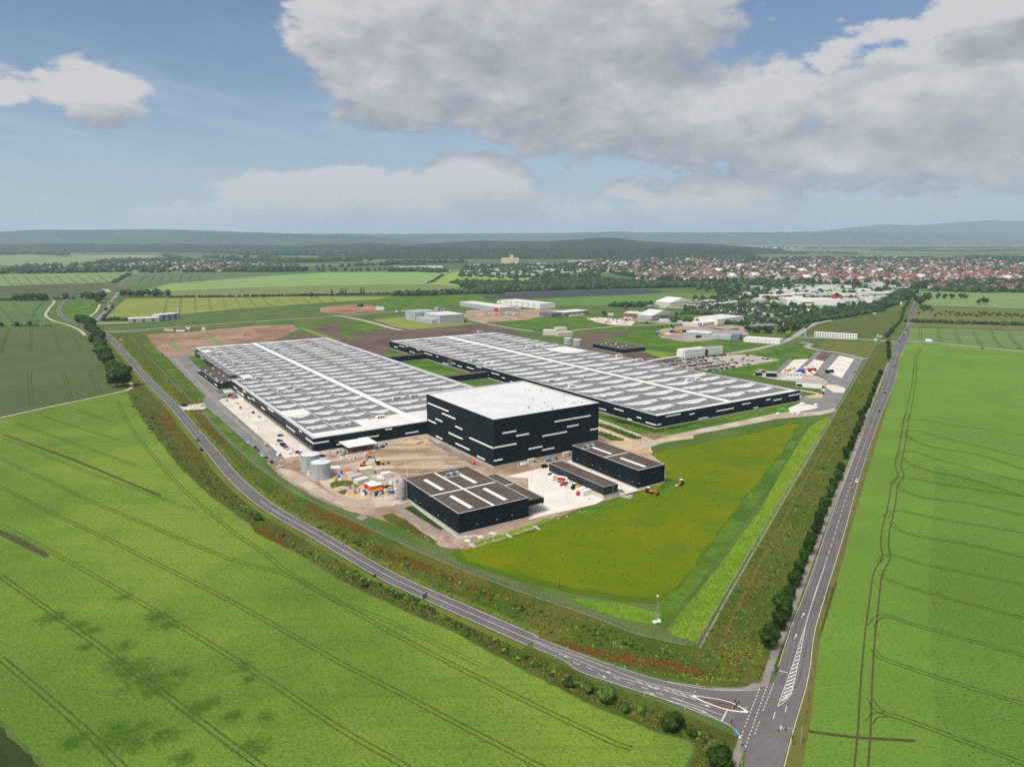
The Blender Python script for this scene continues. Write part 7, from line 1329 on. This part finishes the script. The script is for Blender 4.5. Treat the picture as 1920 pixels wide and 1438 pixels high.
excavator(G(*zy(870, 360)), .35, 'orange excavator with raised dark boom on the building ground', 1.15); excavator(G(*zq(585, 700)), 2.9, 'orange excavator before the white cabin block', 1.0)
excavator(G(459, 629.5), .1, 'small excavator on the bare earth beyond the near solar hall', 1.0, M_galv)
# lifts
def lift(p, ang, m, label, L=6):
    t = empty('boom_lift', (p[0], p[1], lz(p, 5)), ang, label, 'boom lift'); MB().box(-1.6, -1, .5, 1.6, 1, 1.5).build('chassis', m, t)
    for x in (-1.1, 1.1):
        for y in (-1, 1): o = part('wheel', wheel_m, t, (x, y, .45)); o.scale = (1.4,) * 3
    b2 = MB(); b2.bar((-1.2, 0, 1.6), (L, .3, 2.0), .2, 5); b2.bar((L, .3, 2.0), (L + 1.4, .4, 1.5), .12, 5); b2.build('boom', m, t); MB().box(L + 1.2, -.5, 1.0, L + 2.2, 1.2, 2.0).build('basket', M_dark, t); return t
lift(G(*zy(1100, 606)), .2, M_blue, 'blue boom lift right of the blue container', 5); lift(G(*zd(178, 545)), .3, M_lblue, 'light blue boom lift at the foot of the tall cube', 4.5); lift(G(*ze(1160, 1030)), .9, M_blue, 'blue lift beside the canopy of the near solar hall', 2.5)
lift(G(*ze(725, 1095)), .3, M_orange, 'red orange machine under the left end of the canopy', 1.0); lift(G(*ze(945, 1052)), .3, M_orange, 'red orange machine under the middle of the canopy', 1.5); lift(G(*za(440, 930)), .3, M_green, 'bright green machine at the end of the annex', 2.5); lift(G(*za(575, 945)), .3, M_orange, 'small orange machine right of the bright green one', 1.0)
lift(G(*zd(355, 840)), .4, M_red, 'pinkish red lift beside the white truck with the red panel', 1.0)
# containers
def container(zf, a, b2, dp, H, m, label, end=M_dark, roof=None, name='container', rib=True):
    A = G(*zf(*a)); B = G(*zf(*b2)); t_ = B - A; L = t_.length; ang = math.atan2(t_.y, t_.x); c_ = empty(name, (A.x, A.y, lz(A, 5)), ang, label, 'container'); MB().box(0, 0, .1, L, dp, H).build('body', m, c_)
    if rib:
        r_ = MB()
        for i in range(int(L / .9)): r_.box(.3 + .9 * i, -.06, .25, .65 + .9 * i, 0, H - .2)
        r_.build('side_rib', m, c_, kind='stuff')
    MB().box(-.05, .15, .2, 0, dp - .15, H - .15).build('end_door', end, c_); MB().box(-.08, -.08, H, L + .08, dp + .08, H + .12).build('roof', roof or m, c_); return c_
container(zy, (585, 425), (662, 415), 5, 3.2, M_wpaint, 'white container behind the nearer tank', M_wpaint); container(zy, (690, 440), (775, 425), 4.5, 2.6, M_wpaint, 'white container with blue end and orange roof strip', M_blue, M_orange); container(zy, (735, 470), (800, 455), 4.5, 2.6, M_yellow, 'yellow container in front of the blue ended one', M_yellow, M_coping)
container(zy, (765, 495), (868, 470), 5, 2.7, M_cream, 'cream container at the front left of the row', M_cream, M_coping); container(zy, (822, 530), (922, 500), 5, 2.7, M_cream, 'cream container with grey roof, next to the front left one', M_cream, M_galvtop); container(zy, (845, 450), (968, 430), 6, 4.2, M_cream, 'tall cream container with orange end behind the row', M_orange)
container(zy, (1048, 468), (1126, 452), 4, 2.8, M_wpaint, 'white container alone on the red gravel', M_wpaint); container(zy, (915, 568), (995, 545), 4.5, 3.0, M_wpaint, 'white container with red end, third from the front', M_red); container(zy, (940, 585), (1045, 562), 4.5, 2.9, M_orange, 'orange container under a white roof', M_orange, M_wpaint); container(zy, (970, 630), (1053, 608), 4, 2.8, M_blue, 'blue container nearest the camera', M_orange, M_orange)
container(zd, (232, 785), (282, 770), 3, 3.0, M_wpaint, 'small white container left of the white truck', M_wpaint); container(zd, (545, 945), (655, 905), 3.2, 2.6, M_wpaint, 'white container at the wall, behind the front one', M_wpaint); container(zd, (600, 968), (710, 935), 3.2, 2.8, M_wpaint, 'white container at the wall, nearest the narrow hall corner', M_wpaint)
tn = empty('storage_tent', G(*zy(932, 475)), ROT, 'grey green rounded tent behind the parked van', 'tent'); prof = [(-2.6 * math.cos(math.pi * i / 8), 2.8 * math.sin(math.pi * i / 8)) for i in range(9)]; v = [(0, y, z) for y, z in prof] + [(6.5, y, z) for y, z in prof]; MB().add(v, [(i, i + 1, 9 + i + 1, 9 + i) for i in range(8)] + [tuple(range(9)), tuple(range(9, 18))[::-1]]).build('canvas', mat('tent_canvas', (.36, .37, .32), (.42, .43, .38), .3, coord='obj'), tn)
zn = Z(900, 420, 5.99)
for a, b2, dp, H, lab in (((705, 1250), (852, 1255), 12, 8, 'white three storey cabin stack, left of the site offices'), ((858, 1230), (978, 1225), 12, 8.5, 'white cabin stack behind the long low one'), ((880, 1265), (1042, 1255), 8, 6, 'long low white cabin row in front')):
    h_, W_ = house('site_office', lab, 'cabin', a, b2, dp, H, M_cream, M_lroof, zf=zn, wins=(8, 2, 1.2, 1.0, 1.2, 2.7, M_dgrey))
for a, b2, dp, H, m, lab in (((120, 672), (185, 672), 5, 4.2, M_navy, 'dark transformer box, left front of the group'), ((148, 640), (210, 640), 5, 3.5, M_navy, 'dark transformer box, left rear of the group'), ((232, 685), (360, 692), 8, 5.0, M_navy, 'large dark cooling plant box right of the transformers'), ((470, 705), (668, 705), 7, 6.0, M_wwall, 'white two storey cabin block behind the orange excavator'), ((430, 720), (465, 722), 4, 3.6, M_wpaint, 'small white cube cabin left of the excavator')):
    h_, W_ = house('technical_building', lab, 'building', a, b2, dp, H, m, M_coping if m is M_navy else M_lroof, zf=zq, wins=(5, 1, 1.6, 1.3, 3.4, 0, M_dgrey) if '2' in str(H) and False or H == 6.0 else None)
gh, W_ = house('gatehouse', 'white gatehouse with dark glazed corner and open roof terrace', 'gatehouse', (590, 800), (900, 825), 9, 5.6, M_wpaint, M_dgrey, zf=zq); MB().box(.5, -.12, .4, 6, -.02, 3.0).build('glazing', M_win, gh); MB().box(-.2, -.2, 5.9, W_ + .2, .4, 6.7).build('parapet', M_wpaint, gh)
for a, b2, m, rm, lab in (((45, 1200), (152, 1203), M_cream, M_tile, 'low shed with orange red roof, left of two beyond the bare earth'), ((178, 1208), (275, 1208), M_wwall, M_tile, 'white shed with orange red roof, right of two beyond the bare earth'), ((285, 1200), (335, 1200), M_gwall, M_lroof, 'small grey shed right of the red roofed ones')): house('shed', lab, 'shed', a, b2, 8, 3.6, m, rm, zf=z2, roof='gable')
house('shed', 'small white cube shed at the edge of the bare earth', 'shed', (470, 1198), (512, 1196), 6, 4.5, M_wpaint, M_lroof, zf=z2)
z3 = Z(600, 420, 5.99)
h_, _w = house('tank_building', 'small dark green cube building in the distant depot', 'building', (418, 932), (462, 935), 7, 7, mat('dark_green_sheet', (.015, .06, .045)), M_dgrey, zf=z3); house('tank_building', 'dark grey cube building in the distant depot', 'building', (585, 930), (622, 930), 7, 7.5, M_dgrey, M_dgrey, zf=z3); house('site_office', 'white cabin block with square windows at the distant depot', 'cabin', (625, 965), (717, 968), 6, 6.5, M_wwall, M_lroof, zf=z3, wins=(6, 2, 1.5, 1.2, 1, 3, M_dgrey))
area('building_ground', [(0, 945), (120, 925), (400, 905), (620, 920), (740, 955), (700, 975), (300, 1010), (120, 1000), (0, 990)], M_dirt2, 3.3, z3)
for x, y, m, lab in ((285, 978, M_orange, 'orange skip at the distant depot, leftmost'), (380, 975, M_orange, 'orange skip at the distant depot, second from left'), (470, 976, M_orange, 'orange skip at the distant depot, second from right'), (560, 972, M_orange, 'orange skip at the distant depot, rightmost')):
    p = G(*z3(x, y)); c_ = empty('skip', p, .1, lab, 'skip'); MB().add([(-7, -2, .2), (7, -2, .2), (7, 2, .2), (-7, 2, .2), (-8, -2.4, 2.6), (8, -2.4, 2.6), (8, 2.4, 2.6), (-8, 2.4, 2.6)], [(0, 3, 2, 1), (4, 5, 6, 7), (0, 1, 5, 4), (1, 2, 6, 5), (2, 3, 7, 6), (3, 0, 4, 7)]).build('tub', m, c_)
# scattered yard goods of the depot between green fields
def goods(poly, n_, mats, zf, label, where, size=(1.5, 4)):
    P = scatter(poly, n_)
    CN = {M_orange: 'orange', M_wpaint: 'white', M_lblue: 'light blue', M_red: 'red', M_conc: 'sand coloured', M_dgrey: 'dark grey', M_sand: 'sandy', M_yellow: 'yellow', M_green: 'green', M_blue: 'blue'}
    for (x, y) in P:
        p = G(*(zf(x, y))); m = random.choice(mats); w_, d_, h_ = random.uniform(*size), random.uniform(1.2, 3), random.uniform(.8, 2.6); o = MB().add([(-w_ / 2, -d_ / 2, 0), (w_ / 2, -d_ / 2, 0), (w_ / 2, d_ / 2, 0), (-w_ / 2, d_ / 2, 0), (-w_ * .45, -d_ * .42, h_), (w_ * .45, -d_ * .42, h_), (w_ * .45, d_ * .42, h_), (-w_ * .45, d_ * .42, h_)], [(4, 5, 6, 7), (0, 1, 5, 4), (1, 2, 6, 5), (2, 3, 7, 6), (3, 0, 4, 7)]).build('stacked_goods', m); o.location = (p.x, p.y, 0); o.rotation_euler = (0, 0, random.uniform(0, 3)); tag(o, CN[m] + ' ' + label, 'goods', where)
goods([(1200, 1060), (1330, 1060), (1500, 1060), (1740, 1090), (1700, 1130), (1480, 1130), (1330, 1100)], 46, [M_orange, M_wpaint, M_lblue, M_red, M_conc, M_dgrey], zn, 'pile of machines and goods in the open depot on the green', 'goods in the open depot', (2, 6))
area('building_ground', [(1190, 1060), (1340, 1050), (1500, 1065), (1760, 1090), (1700, 1140), (1480, 1135), (1300, 1100)], M_conc, 3.3, zn)
z55 = Z(1200, 420, 5.99)
goods([(1100, 1150), (1300, 1145), (1550, 1120), (1700, 1110), (1860, 1090), (1700, 1150), (1330, 1170), (1140, 1180)], 46, [M_orange, M_red, M_lblue, M_conc, M_sand, M_yellow], z55, 'pile of timber and machines in the yard behind the tree belt', 'goods in the timber yard', (2, 7))
area('building_ground', [(1100, 1150), (1300, 1140), (1560, 1110), (1850, 1085), (1880, 1095), (1720, 1160), (1330, 1180), (1120, 1190)], M_dirt, 3.3, z55)
goods([(0, 1010), (200, 1000), (480, 1005), (500, 1020), (200, 1035), (30, 1030)], 26, [M_wpaint, M_lblue, M_green, M_dgrey, M_red], zn, 'small heap of building material on the reddish ground', 'material on the reddish ground', (2, 5))
goods([(700, 960), (920, 960), (960, 990), (800, 1000)], 8, [M_wpaint, M_lblue], z3, 'vehicle or machine in the yard of the grey hall', 'machines at the grey hall', (2, 5))
goods([(1160, 1040), (1200, 1030), (1210, 1052), (1170, 1060)], 0, [M_wpaint], zq, '', '')
goods([(560, 1000), (640, 990), (650, 1010), (600, 1020)], 0, [M_wpaint], zq, '', '')
goods([(420, 620), (470, 585), (600, 580), (590, 615), (500, 635)], 14, [M_orange, M_wpaint, M_conc, M_green], zq, 'small pile of pipes and goods on the left parking apron', 'goods on the left parking apron', (1.5, 4)); goods([(370, 1070), (510, 1100), (500, 1118), (370, 1085)], 7, [M_yellow, M_green], zq, 'yellow and green material stack beside the far hall docks', 'yellow and green stacks', (2.5, 5))
goods([(700, 620), (820, 620), (820, 660), (720, 655)], 8, [M_wpaint, M_red, M_blue], zq, 'crate or machine on the middle parking apron', 'crates on the middle parking apron', (1.5, 4))
# pale bins on the box roof and rubble
bits = MB()
for _ in range(34):
    x, y = random.choice([(random.uniform(1300, 1700), random.uniform(560, 650)), (random.uniform(1280, 1420), random.uniform(440, 520)), (random.uniform(1560, 1720), random.uniform(540, 600))]); q = touv(G(*z5(x, y), 33.5)); u0, v0 = q[0] - QBOX[0][0], q[1] - QBOX[0][1]
    if 2 < u0 < 88 and 2 < v0 < 94: w_ = random.uniform(.3, 1.1); bits.box(u0, v0, 33.16, u0 + w_, v0 + w_ * .8, 33.2 + random.uniform(.2, .8))
bits.build('roof_material', M_dgrey, box, kind='stuff')
for i in range(4):
    for j in range(6): MB().box(10 + 22 * i, 8 + 15 * j, 33.14, 11.6 + 22 * i, 9.6 + 15 * j, 33.4).build('smoke_hatch', M_boxroof, box)
# ------------------------------------------------------------------ fences, posts, signs, lamps
def fence(name, pts, H, label, zf=None, step=2.6, wire=.45, col=M_galv, densm=None):
    P = resample(line(pts, zf, 4), step); root = empty(name, P[0], 0, label, 'fence'); o_ = P[0]
    pm = MB().bar((0, 0, 0), (0, 0, H), .06, 4).mesh('post', col)
    for k, p in enumerate(P[:298]): part('post', pm, root, p - o_)
    b2 = MB()
    for p in P[298:]: b2.bar(p - o_, p - o_ + Vector((0, 0, H)), .06, 4)
    if b2.v: b2.build('post_row', col, root, kind='stuff')
    b2 = MB()
    for a, c_ in zip(P, P[1:]):
        for z in (.15, H * .5, H * .97): b2.bar(a - o_ + Vector((0, 0, z)), c_ - o_ + Vector((0, 0, z)), .03, 3)
        n_ = max(1, int((c_ - a).length / wire))
        for i in range(n_): q = a.lerp(c_, (i + .5) / n_) - o_; b2.add([(q.x - .02, q.y - .02, .1), (q.x + .02, q.y + .02, .1), (q.x + .02, q.y + .02, H), (q.x - .02, q.y - .02, H)], [(0, 1, 2, 3)])
    b2.build('wire_mesh', col, root, kind='stuff')
fence('perimeter_fence', [(1286, 1207), (1235, 1200), (1189, 1184), (1108, 1152), (1000, 1115), (900, 1078), (833, 1052), (771, 1025), (687.5, 985), (633, 958), (573, 931), (521, 900), (500, 885), (460, 855), (421, 818), (380, 771)], 2.2, 'long mesh fence curving above the ring road from site entrance to junction')
fence('perimeter_fence', [(361, 755), (304, 697), (262.5, 653), (244, 631)], 2.2, 'galvanised mesh fence beyond the site entrance, beside the poppy strip')
fence('perimeter_fence', [(1306, 1213), (1352, 1130), (1399, 1050), (1450, 960), (1505, 870), (1560, 781), (1600, 712), (1643, 642)], 2.2, 'straight galvanised mesh fence along the right of the site, towards the main road')
ribbon('kerb_strip', offset(line([(1306, 1213), (1399, 1050), (1560, 781), (1643, 642)]), -1.2), 1.0, mat('dull_gravel', (.20, .185, .14), (.15, .15, .09), .3), 5); ribbon('kerb_strip', offset(line([(1286, 1209), (1189, 1186), (1108, 1154), (1000, 1117), (833, 1054), (687, 987), (573, 933), (500, 887), (421, 820), (380, 773)]), .2), .7, MATS['dull_gravel'], 5)
ribbon('worn_strip', offset(line([(1310, 1225), (1399, 1055), (1560, 784), (1643, 645)]), -6), 1.2, M_tuft3, 4)
fence('car_park_fence', [(1240, 695), (1330, 712), (1420, 728), (1500, 742)], 2.0, 'thin mesh fence between the far solar hall and the car park lawn', None, 4, 1.2); fence('truck_yard_fence', [(1452, 701), (1478, 676), (1510, 656)], 2.0, 'thin mesh fence left of the truck parking lanes', None, 4, 1.2)
def lamp(px, py, H, lab, group=None, name='street_lamp'):
    p = G(px, py); t = empty(name, p, random.uniform(0, 6), lab, 'street lamp', group); MB().bar((0, 0, 0), (0, 0, H), .09, 5, .05).build('pole', M_galv, t); MB().box(-.1, -.15, H, .9, .15, H + .12).build('lamp_head', M_galvtop, t); return t
for x, y in ((1380, 664), (1400, 660), (1423, 656), (1443, 652), (1425, 668), (1448, 672), (1478, 690), (1467, 697), (1458, 702), (1540, 652), (1556, 657), (1600, 668), (1365, 668), (1350, 690), (1300, 700), (1385, 700), (1505, 656), (1519, 740)): lamp(x, y, 9, 'slim galvanised lamp post in the business park behind the far solar hall', 'lamp posts in the business park')
lamp(*zb(878, 728), 11, 'tall slim lamp mast in the pale concrete yard, farther of two', 'yard lamp masts'); lamp(*zb(1113, 842), 11, 'tall slim lamp mast in the pale concrete yard, nearer of two', 'yard lamp masts')
for x, y in ((1017, 885), (950, 835), (890, 780), (840, 720), (800, 680)): lamp(*z4(x, y), 9, 'slim lamp post along the yard road left of the near solar hall', 'lamps along the yard road')
ms = empty('mast_trailer', G(1231, 1168), .3, 'surveillance mast on a small wheeled trailer in the lime green corner', 'mast'); b2 = MB()
for x, y in ((-.3, -.3), (.3, -.3), (.3, .3), (-.3, .3)): b2.bar((x, y, .8), (x, y, 7.4), .035, 4)
for k in range(9):
    z = .9 + .75 * k
    for a, c_ in (((-.3, -.3), (.3, -.3)), ((.3, -.3), (.3, .3)), ((.3, .3), (-.3, .3)), ((-.3, .3), (-.3, -.3))): b2.bar((*a, z), (*c_, z + .7), .02, 3)
b2.build('lattice', M_galv, ms); MB().bar((0, 0, 7.4), (0, 0, 11.4), .055, 6, .04).build('upper_mast', M_galv, ms); MB().box(-.35, -.25, 11.3, .35, .25, 11.9).build('camera_head', M_wpaint, ms); MB().box(-1.6, -.8, .5, 1.6, .8, .95).box(.6, -.6, .95, 1.5, .6, 1.5).build('trailer_bed', M_wpaint, ms)
for x in (-1.5, 1.5):
    for y in (-1.2, 1.2): MB().bar((x * .8, y * .5, .6), (x * 1.2, y * 1.2, 0), .07, 4).build('outrigger', M_galv, ms)
part('wheel', wheel_m, ms, (0, -.9, .32)); part('wheel', wheel_m, ms, (0, .9, .32))
pf = empty('wooden_post', G(1049, 1103), 0, 'lone wooden tripod post in the olive meadow above the fence', 'post'); MB().bar((0, 0, 0), (0, 0, 4.5), .12, 5).bar((-.6, 0, 0), (0, 0, 2), .07, 4).bar((.6, .3, 0), (0, 0, 2), .07, 4).build('pole', M_bark, pf)
# delineator posts
DP = [(*zk(240, 612), ), (*zk(155, 678),), (*zk(635, 752),), (*zk(540, 860),), (*zk(1137, 872),), (*zk(1052, 1040),), (*zk(770, 945),), (*zk(1265, 1112),), (*zj(1045, 195),), (*zj(1010, 302),), (*zj(1220, 240),), (*zj(1130, 735),), (*zj(1155, 620),), (*zj(992, 1240),), (*zj(597, 1405),), (627, 1065), (742, 1132 - 18), (655, 1028), (593, 1035), (525, 950), (422, 865), (367, 873), (340, 838), (295, 770), (420, 860)] + [zr(x, y) for x, y in ((480, 1000), (575, 740), (645, 555), (700, 408), (752, 280), (612, 1030), (697, 765), (752, 590), (800, 445), (838, 310), (352, 1345), (505, 1385))]
for i, (x, y) in enumerate(DP):
    p = G(x, y); o = empty('delineator_post', (p.x, p.y, 0), 0, 'white roadside delineator post with black cap', 'post', 'white delineator posts'); MB().add([(-.07, -.06, 0), (.07, -.06, 0), (0, .09, 0), (-.07, -.06, 1.05), (.07, -.06, 1.05), (0, .09, 1.1)], [(0, 1, 4, 3), (1, 2, 5, 4), (2, 0, 3, 5), (3, 4, 5)]).build('body', M_wpaint, o) if i == 0 else part('body', DPM, o)
    if i == 0: DPM = o.children[0].data
# traffic signals
def signal(p, H, label, arm=None, ang=0.0):
    t = empty('traffic_light', p, ang, label, 'traffic light'); MB().bar((0, 0, 0), (0, 0, H), .09, 6, .07).build('pole', M_galv, t)
    if arm: MB().bar((0, 0, H), (arm, 0, H + .2), .07, 5).build('arm', M_galv, t)
    for (x, z) in ([(0, 2.6)] + ([(arm * .95, H - .6), (arm * .5, H - .6)] if arm else [])):
        h_ = MB().box(x - .2, -.5, z, x + .2, -.15, z + 1.0).build('signal_head', M_dark, t)
        for k, m in enumerate((M_red, M_yellow, M_green)): MB().cyl((x, -.56, z + .82 - .32 * k), .11, .06, 8, axis='y').build('lens', m, h_)
    return t
signal(G(*zj(505, 1138)), 7.2, 'tall traffic light mast at the mouth of the ring road with arm over the lanes', 3.5, .9); signal(G(*zj(570, 985)), 3.6, 'short traffic light on the traffic island tip'); signal(G(*zj(541, 972)), 3.4, 'short traffic light on the traffic island, left one')
signal(G(*zj(993, 1268)), 6.0, 'traffic light mast right of the main road with long arm over the lanes', -4.6, .1); signal(G(*zj(855, 690)), 3.8, 'traffic light beside the cycle path at the curved kerb'); signal(G(*zj(745, 765)), 3.2, 'traffic light on the pavement corner left of the cycle path'); signal(G(*zj(595, 1330)), 3.2, 'traffic light at the lower cycle crossing')
def sign(p, H, w_, h_, m, label, ang=0, name='road_sign', two=True, cat='road sign'):
    t = empty(name, p, ang, label, cat); MB().box(-w_ / 2, -.04, H - h_, w_ / 2, .02, H).build('panel', m, t)
    for x in ((-w_ * .35, w_ * .35) if two else (0,)): MB().bar((x, .08, 0), (x, .08, H), .05, 5).build('post', M_galv, t)
    return t
sign(G(*zj(548, 1212)), 2.6, 1.2, 1.4, M_lblue, 'small blue sign at the lower corner of the junction', -.9, two=False); sign(G(*zj(840, 720)), 2.4, 1.4, .8, M_lblue, 'small blue white sign at the curved kerb by the cycle path', .4); sign(G(*zj(582, 1222)), 1.2, .8, .6, M_wpaint, 'low white sign next to the small blue one', -.5, two=False)
sign(G(*zj(1070, 1250)), 5.2, 3.0, 3.6, M_galv, 'large grey direction sign seen from behind, right of the main road', 1.2); sign(G(797, 1127), 3.6, 2.6, 2.4, M_dgrey, 'grey back of a direction sign on the lower verge of the ring road', .9)
sign(G(1690, 671), 5.5, 5.0, 4.2, M_yellow, 'bright yellow sign at the crossing beside the avenue end', .4); sign(G(227, 640), 4.0, 4.5, 2.6, M_yellow, 'yellow sign board on the verge beyond the far end of the site fence', .2); sign(G(1641, 642), 6, 6, 4.0, M_wpaint, 'white billboard at the end of the right site fence', .3); sign(G(1645.5, 633.5), 5, 4, 3.6, M_wpaint, 'left of two small white boards at the meadow edge', .3); sign(G(1651, 634), 4, 4, 3.0, M_wpaint, 'right of two small white boards at the meadow edge', .3)
sign(G(*zj(225, 858)), 1.3, .5, .6, M_wpaint, 'small keep right sign on the near tip of the traffic island', .5, two=False); sign(G(*zj(635, 985)), 1.3, .5, .6, M_wpaint, 'small keep right sign on the far tip of the traffic island', .5, two=False)
for i, (x, y, m) in enumerate(((1308, 613.5, M_lblue), (1311, 614, M_orange), (1313.5, 614, M_blue), (1316, 614.5, M_wpaint))): t = empty('flag', G(x, y), 0, ['pale blue', 'orange', 'deep blue', 'white'][i] + ' flag on a pole before the white office hall', 'flag'); MB().bar((0, 0, 0), (0, 0, 8), .08, 4).build('pole', M_galv, t); MB().box(.1, -.02, 3.5, 1.6, .02, 7.8).build('cloth', m, t)
t = empty('pylon', G(1509.5, 632.5), 0, 'tall pale double pylon at the business park roundabout', 'pylon'); MB().box(-1.1, -.4, 0, -.3, .4, 11).box(.3, -.4, 0, 1.1, .4, 12).build('column', M_coping, t)
# barriers at the site entrance and gate arch by the path
t = empty('height_gate', G(*zd(1235, 360)), .8, 'grey steel height gauge gate over the sandy track', 'gate'); MB().bar((-5, 0, 0), (-5, 0, 4.4), .18, 5).bar((5, 0, 0), (5, 0, 4.4), .18, 5).bar((-5, 0, 4.4), (5, 0, 4.4), .2, 5).build('frame', M_coping, t)
t = empty('gate_cabin', G(*z4(692, 630)), ROT, 'small pale cabin at the site entrance', 'cabin'); MB().box(-1.6, -1.2, 0, 1.6, 1.2, 2.8).build('body', M_cream, t); MB().box(-1.8, -1.4, 2.8, 1.8, 1.4, 2.95).build('roof', M_coping, t)
for x, y, r, m, lab in ((1115, 975, 3.0, M_yard, 'left of two pale gravel heaps on the sandy corner'), (1165, 962, 2.0, M_yard, 'right of two pale gravel heaps on the sandy corner')):
    p = G(*zd(x, y)); o = mass('gravel_heap', [(0, 0, .1, r, .9)], m, None, True, label=lab, cat='heap'); o.location = p; 
for x, y, r, lab in ((880, 1045, 2.2, 'pale gravel heap at the corner of the square brown roofed hall, nearest'), (1030, 1000, 2.2, 'pale gravel heap along the front of the square brown roofed hall, second'), (1180, 960, 2.4, 'pale gravel heap along the front of the square brown roofed hall, third')):
    p = G(*zc(x, y)); o = mass('gravel_heap', [(0, 0, .1, r, .5)], M_conc, None, True, label=lab, cat='heap'); o.location = p
for x, y in ((935, 1105), (1370, 988), (1708, 895)): 
    p = G(*zc(x, y)); ribbon('ditch_crossing', [p + Vector((-1.6, 2.6, 0)), p + Vector((1.4, -2.6, 0))], 1.8, M_plinth, 6)
p = G(*zy(860, 818)); o = mass('gravel_heap', [(0, 0, 0, 3.4, .8)], MATS['pink_gravel'], None, True, label='grey rubble heap on the bare patch inside the long fence', cat='heap'); o.location = p

HP = [(zy(420, 270)[0], zy(420, 270)[1], 5, 1.2, M_dirt2, 'low brown spoil heap behind the tanks'), (*zy(620, 255), 7, 1.0, M_dirt, 'flat spoil heap along the hall wall beside the canopy'), (*zy(1330, 135), 9, 1.4, M_sand, 'long sandy spoil heap at the wall of the near solar hall'), (*zy(1050, 400), 5, .9, M_dirt2, 'reddish spoil heap behind the white containers'), (*zy(1120, 630), 7, 1.2, M_yard, 'long low gravel heap left of the stair tower'), (*zy(680, 560), 5, 1.3, M_graded, 'brown heap on the sandy bed'), (*zy(230, 300), 7, 1.0, M_dirt, 'low earth heap at the end of the dock apron')]
for x, y, r_, h_, m, lab in HP:
    p = G(x, y); o = mass('spoil_heap', [(0, 0, 0, r_, h_), (r_ * .8, r_ * .3, 0, r_ * .6, h_ * .7), (-r_ * .7, -r_ * .1, 0, r_ * .55, h_ * .6)], m, 'stuff', True, label=lab, cat='heap'); o.location = p
rub = []
for poly, n_ in (([(520, 870), (640, 868), (760, 870), (750, 935), (700, 960), (600, 930)], 160), ([(705, 838), (805, 822), (885, 868), (760, 895)], 130), ([(930, 880), (1050, 855), (1140, 842), (1030, 872)], 60), ([(740, 985), (800, 1012), (870, 1030), (1000, 994), (1100, 955), (1000, 985), (860, 1022)], 120), ([(280, 632), (480, 614), (440, 645), (312, 662)], 120)):
    P = [G(*p) for p in poly]; rub += [(x, y, .05, rr, rr * .6) for (x, y) in scatter([(p.x, p.y) for p in P], n_) for rr in (random.uniform(.15, .6),)]
mass('rubble', rub, [M_dirt2, M_conc, M_plinth, M_graded])

goods([(600, 480), (700, 440), (700, 560), (900, 640), (1060, 640), (1200, 600), (1200, 500), (1060, 510), (940, 620), (760, 540)], 34, [M_wpaint, M_orange, M_dgrey, M_blue, M_conc, M_yellow], zy, 'stack of building material among the containers', 'material around the containers', (.8, 2.2))
goods([(520, 235), (720, 225), (1000, 240), (1100, 200), (1000, 300), (700, 310)], 16, [M_wpaint, M_dgrey, M_conc, M_orange], zy, 'stack of building material before the canopy of the near solar hall', 'material before the canopy', (.8, 2.0))
goods([(820, 575), (1000, 600), (1240, 830), (1380, 960), (1300, 985), (1000, 720)], 14, [M_wpaint, M_dgrey, M_conc, M_lblue], z4, 'pallet of goods on the pale concrete before the docks', 'pallets before the docks', (.8, 1.8))
goods([(960, 700), (1010, 690), (1150, 740), (1340, 820), (1250, 850), (1000, 760)], 10, [M_wpaint, M_dgrey, M_conc, M_red], zb, 'pallet of goods in the pale concrete yard', 'pallets in the concrete yard', (.8, 1.8))
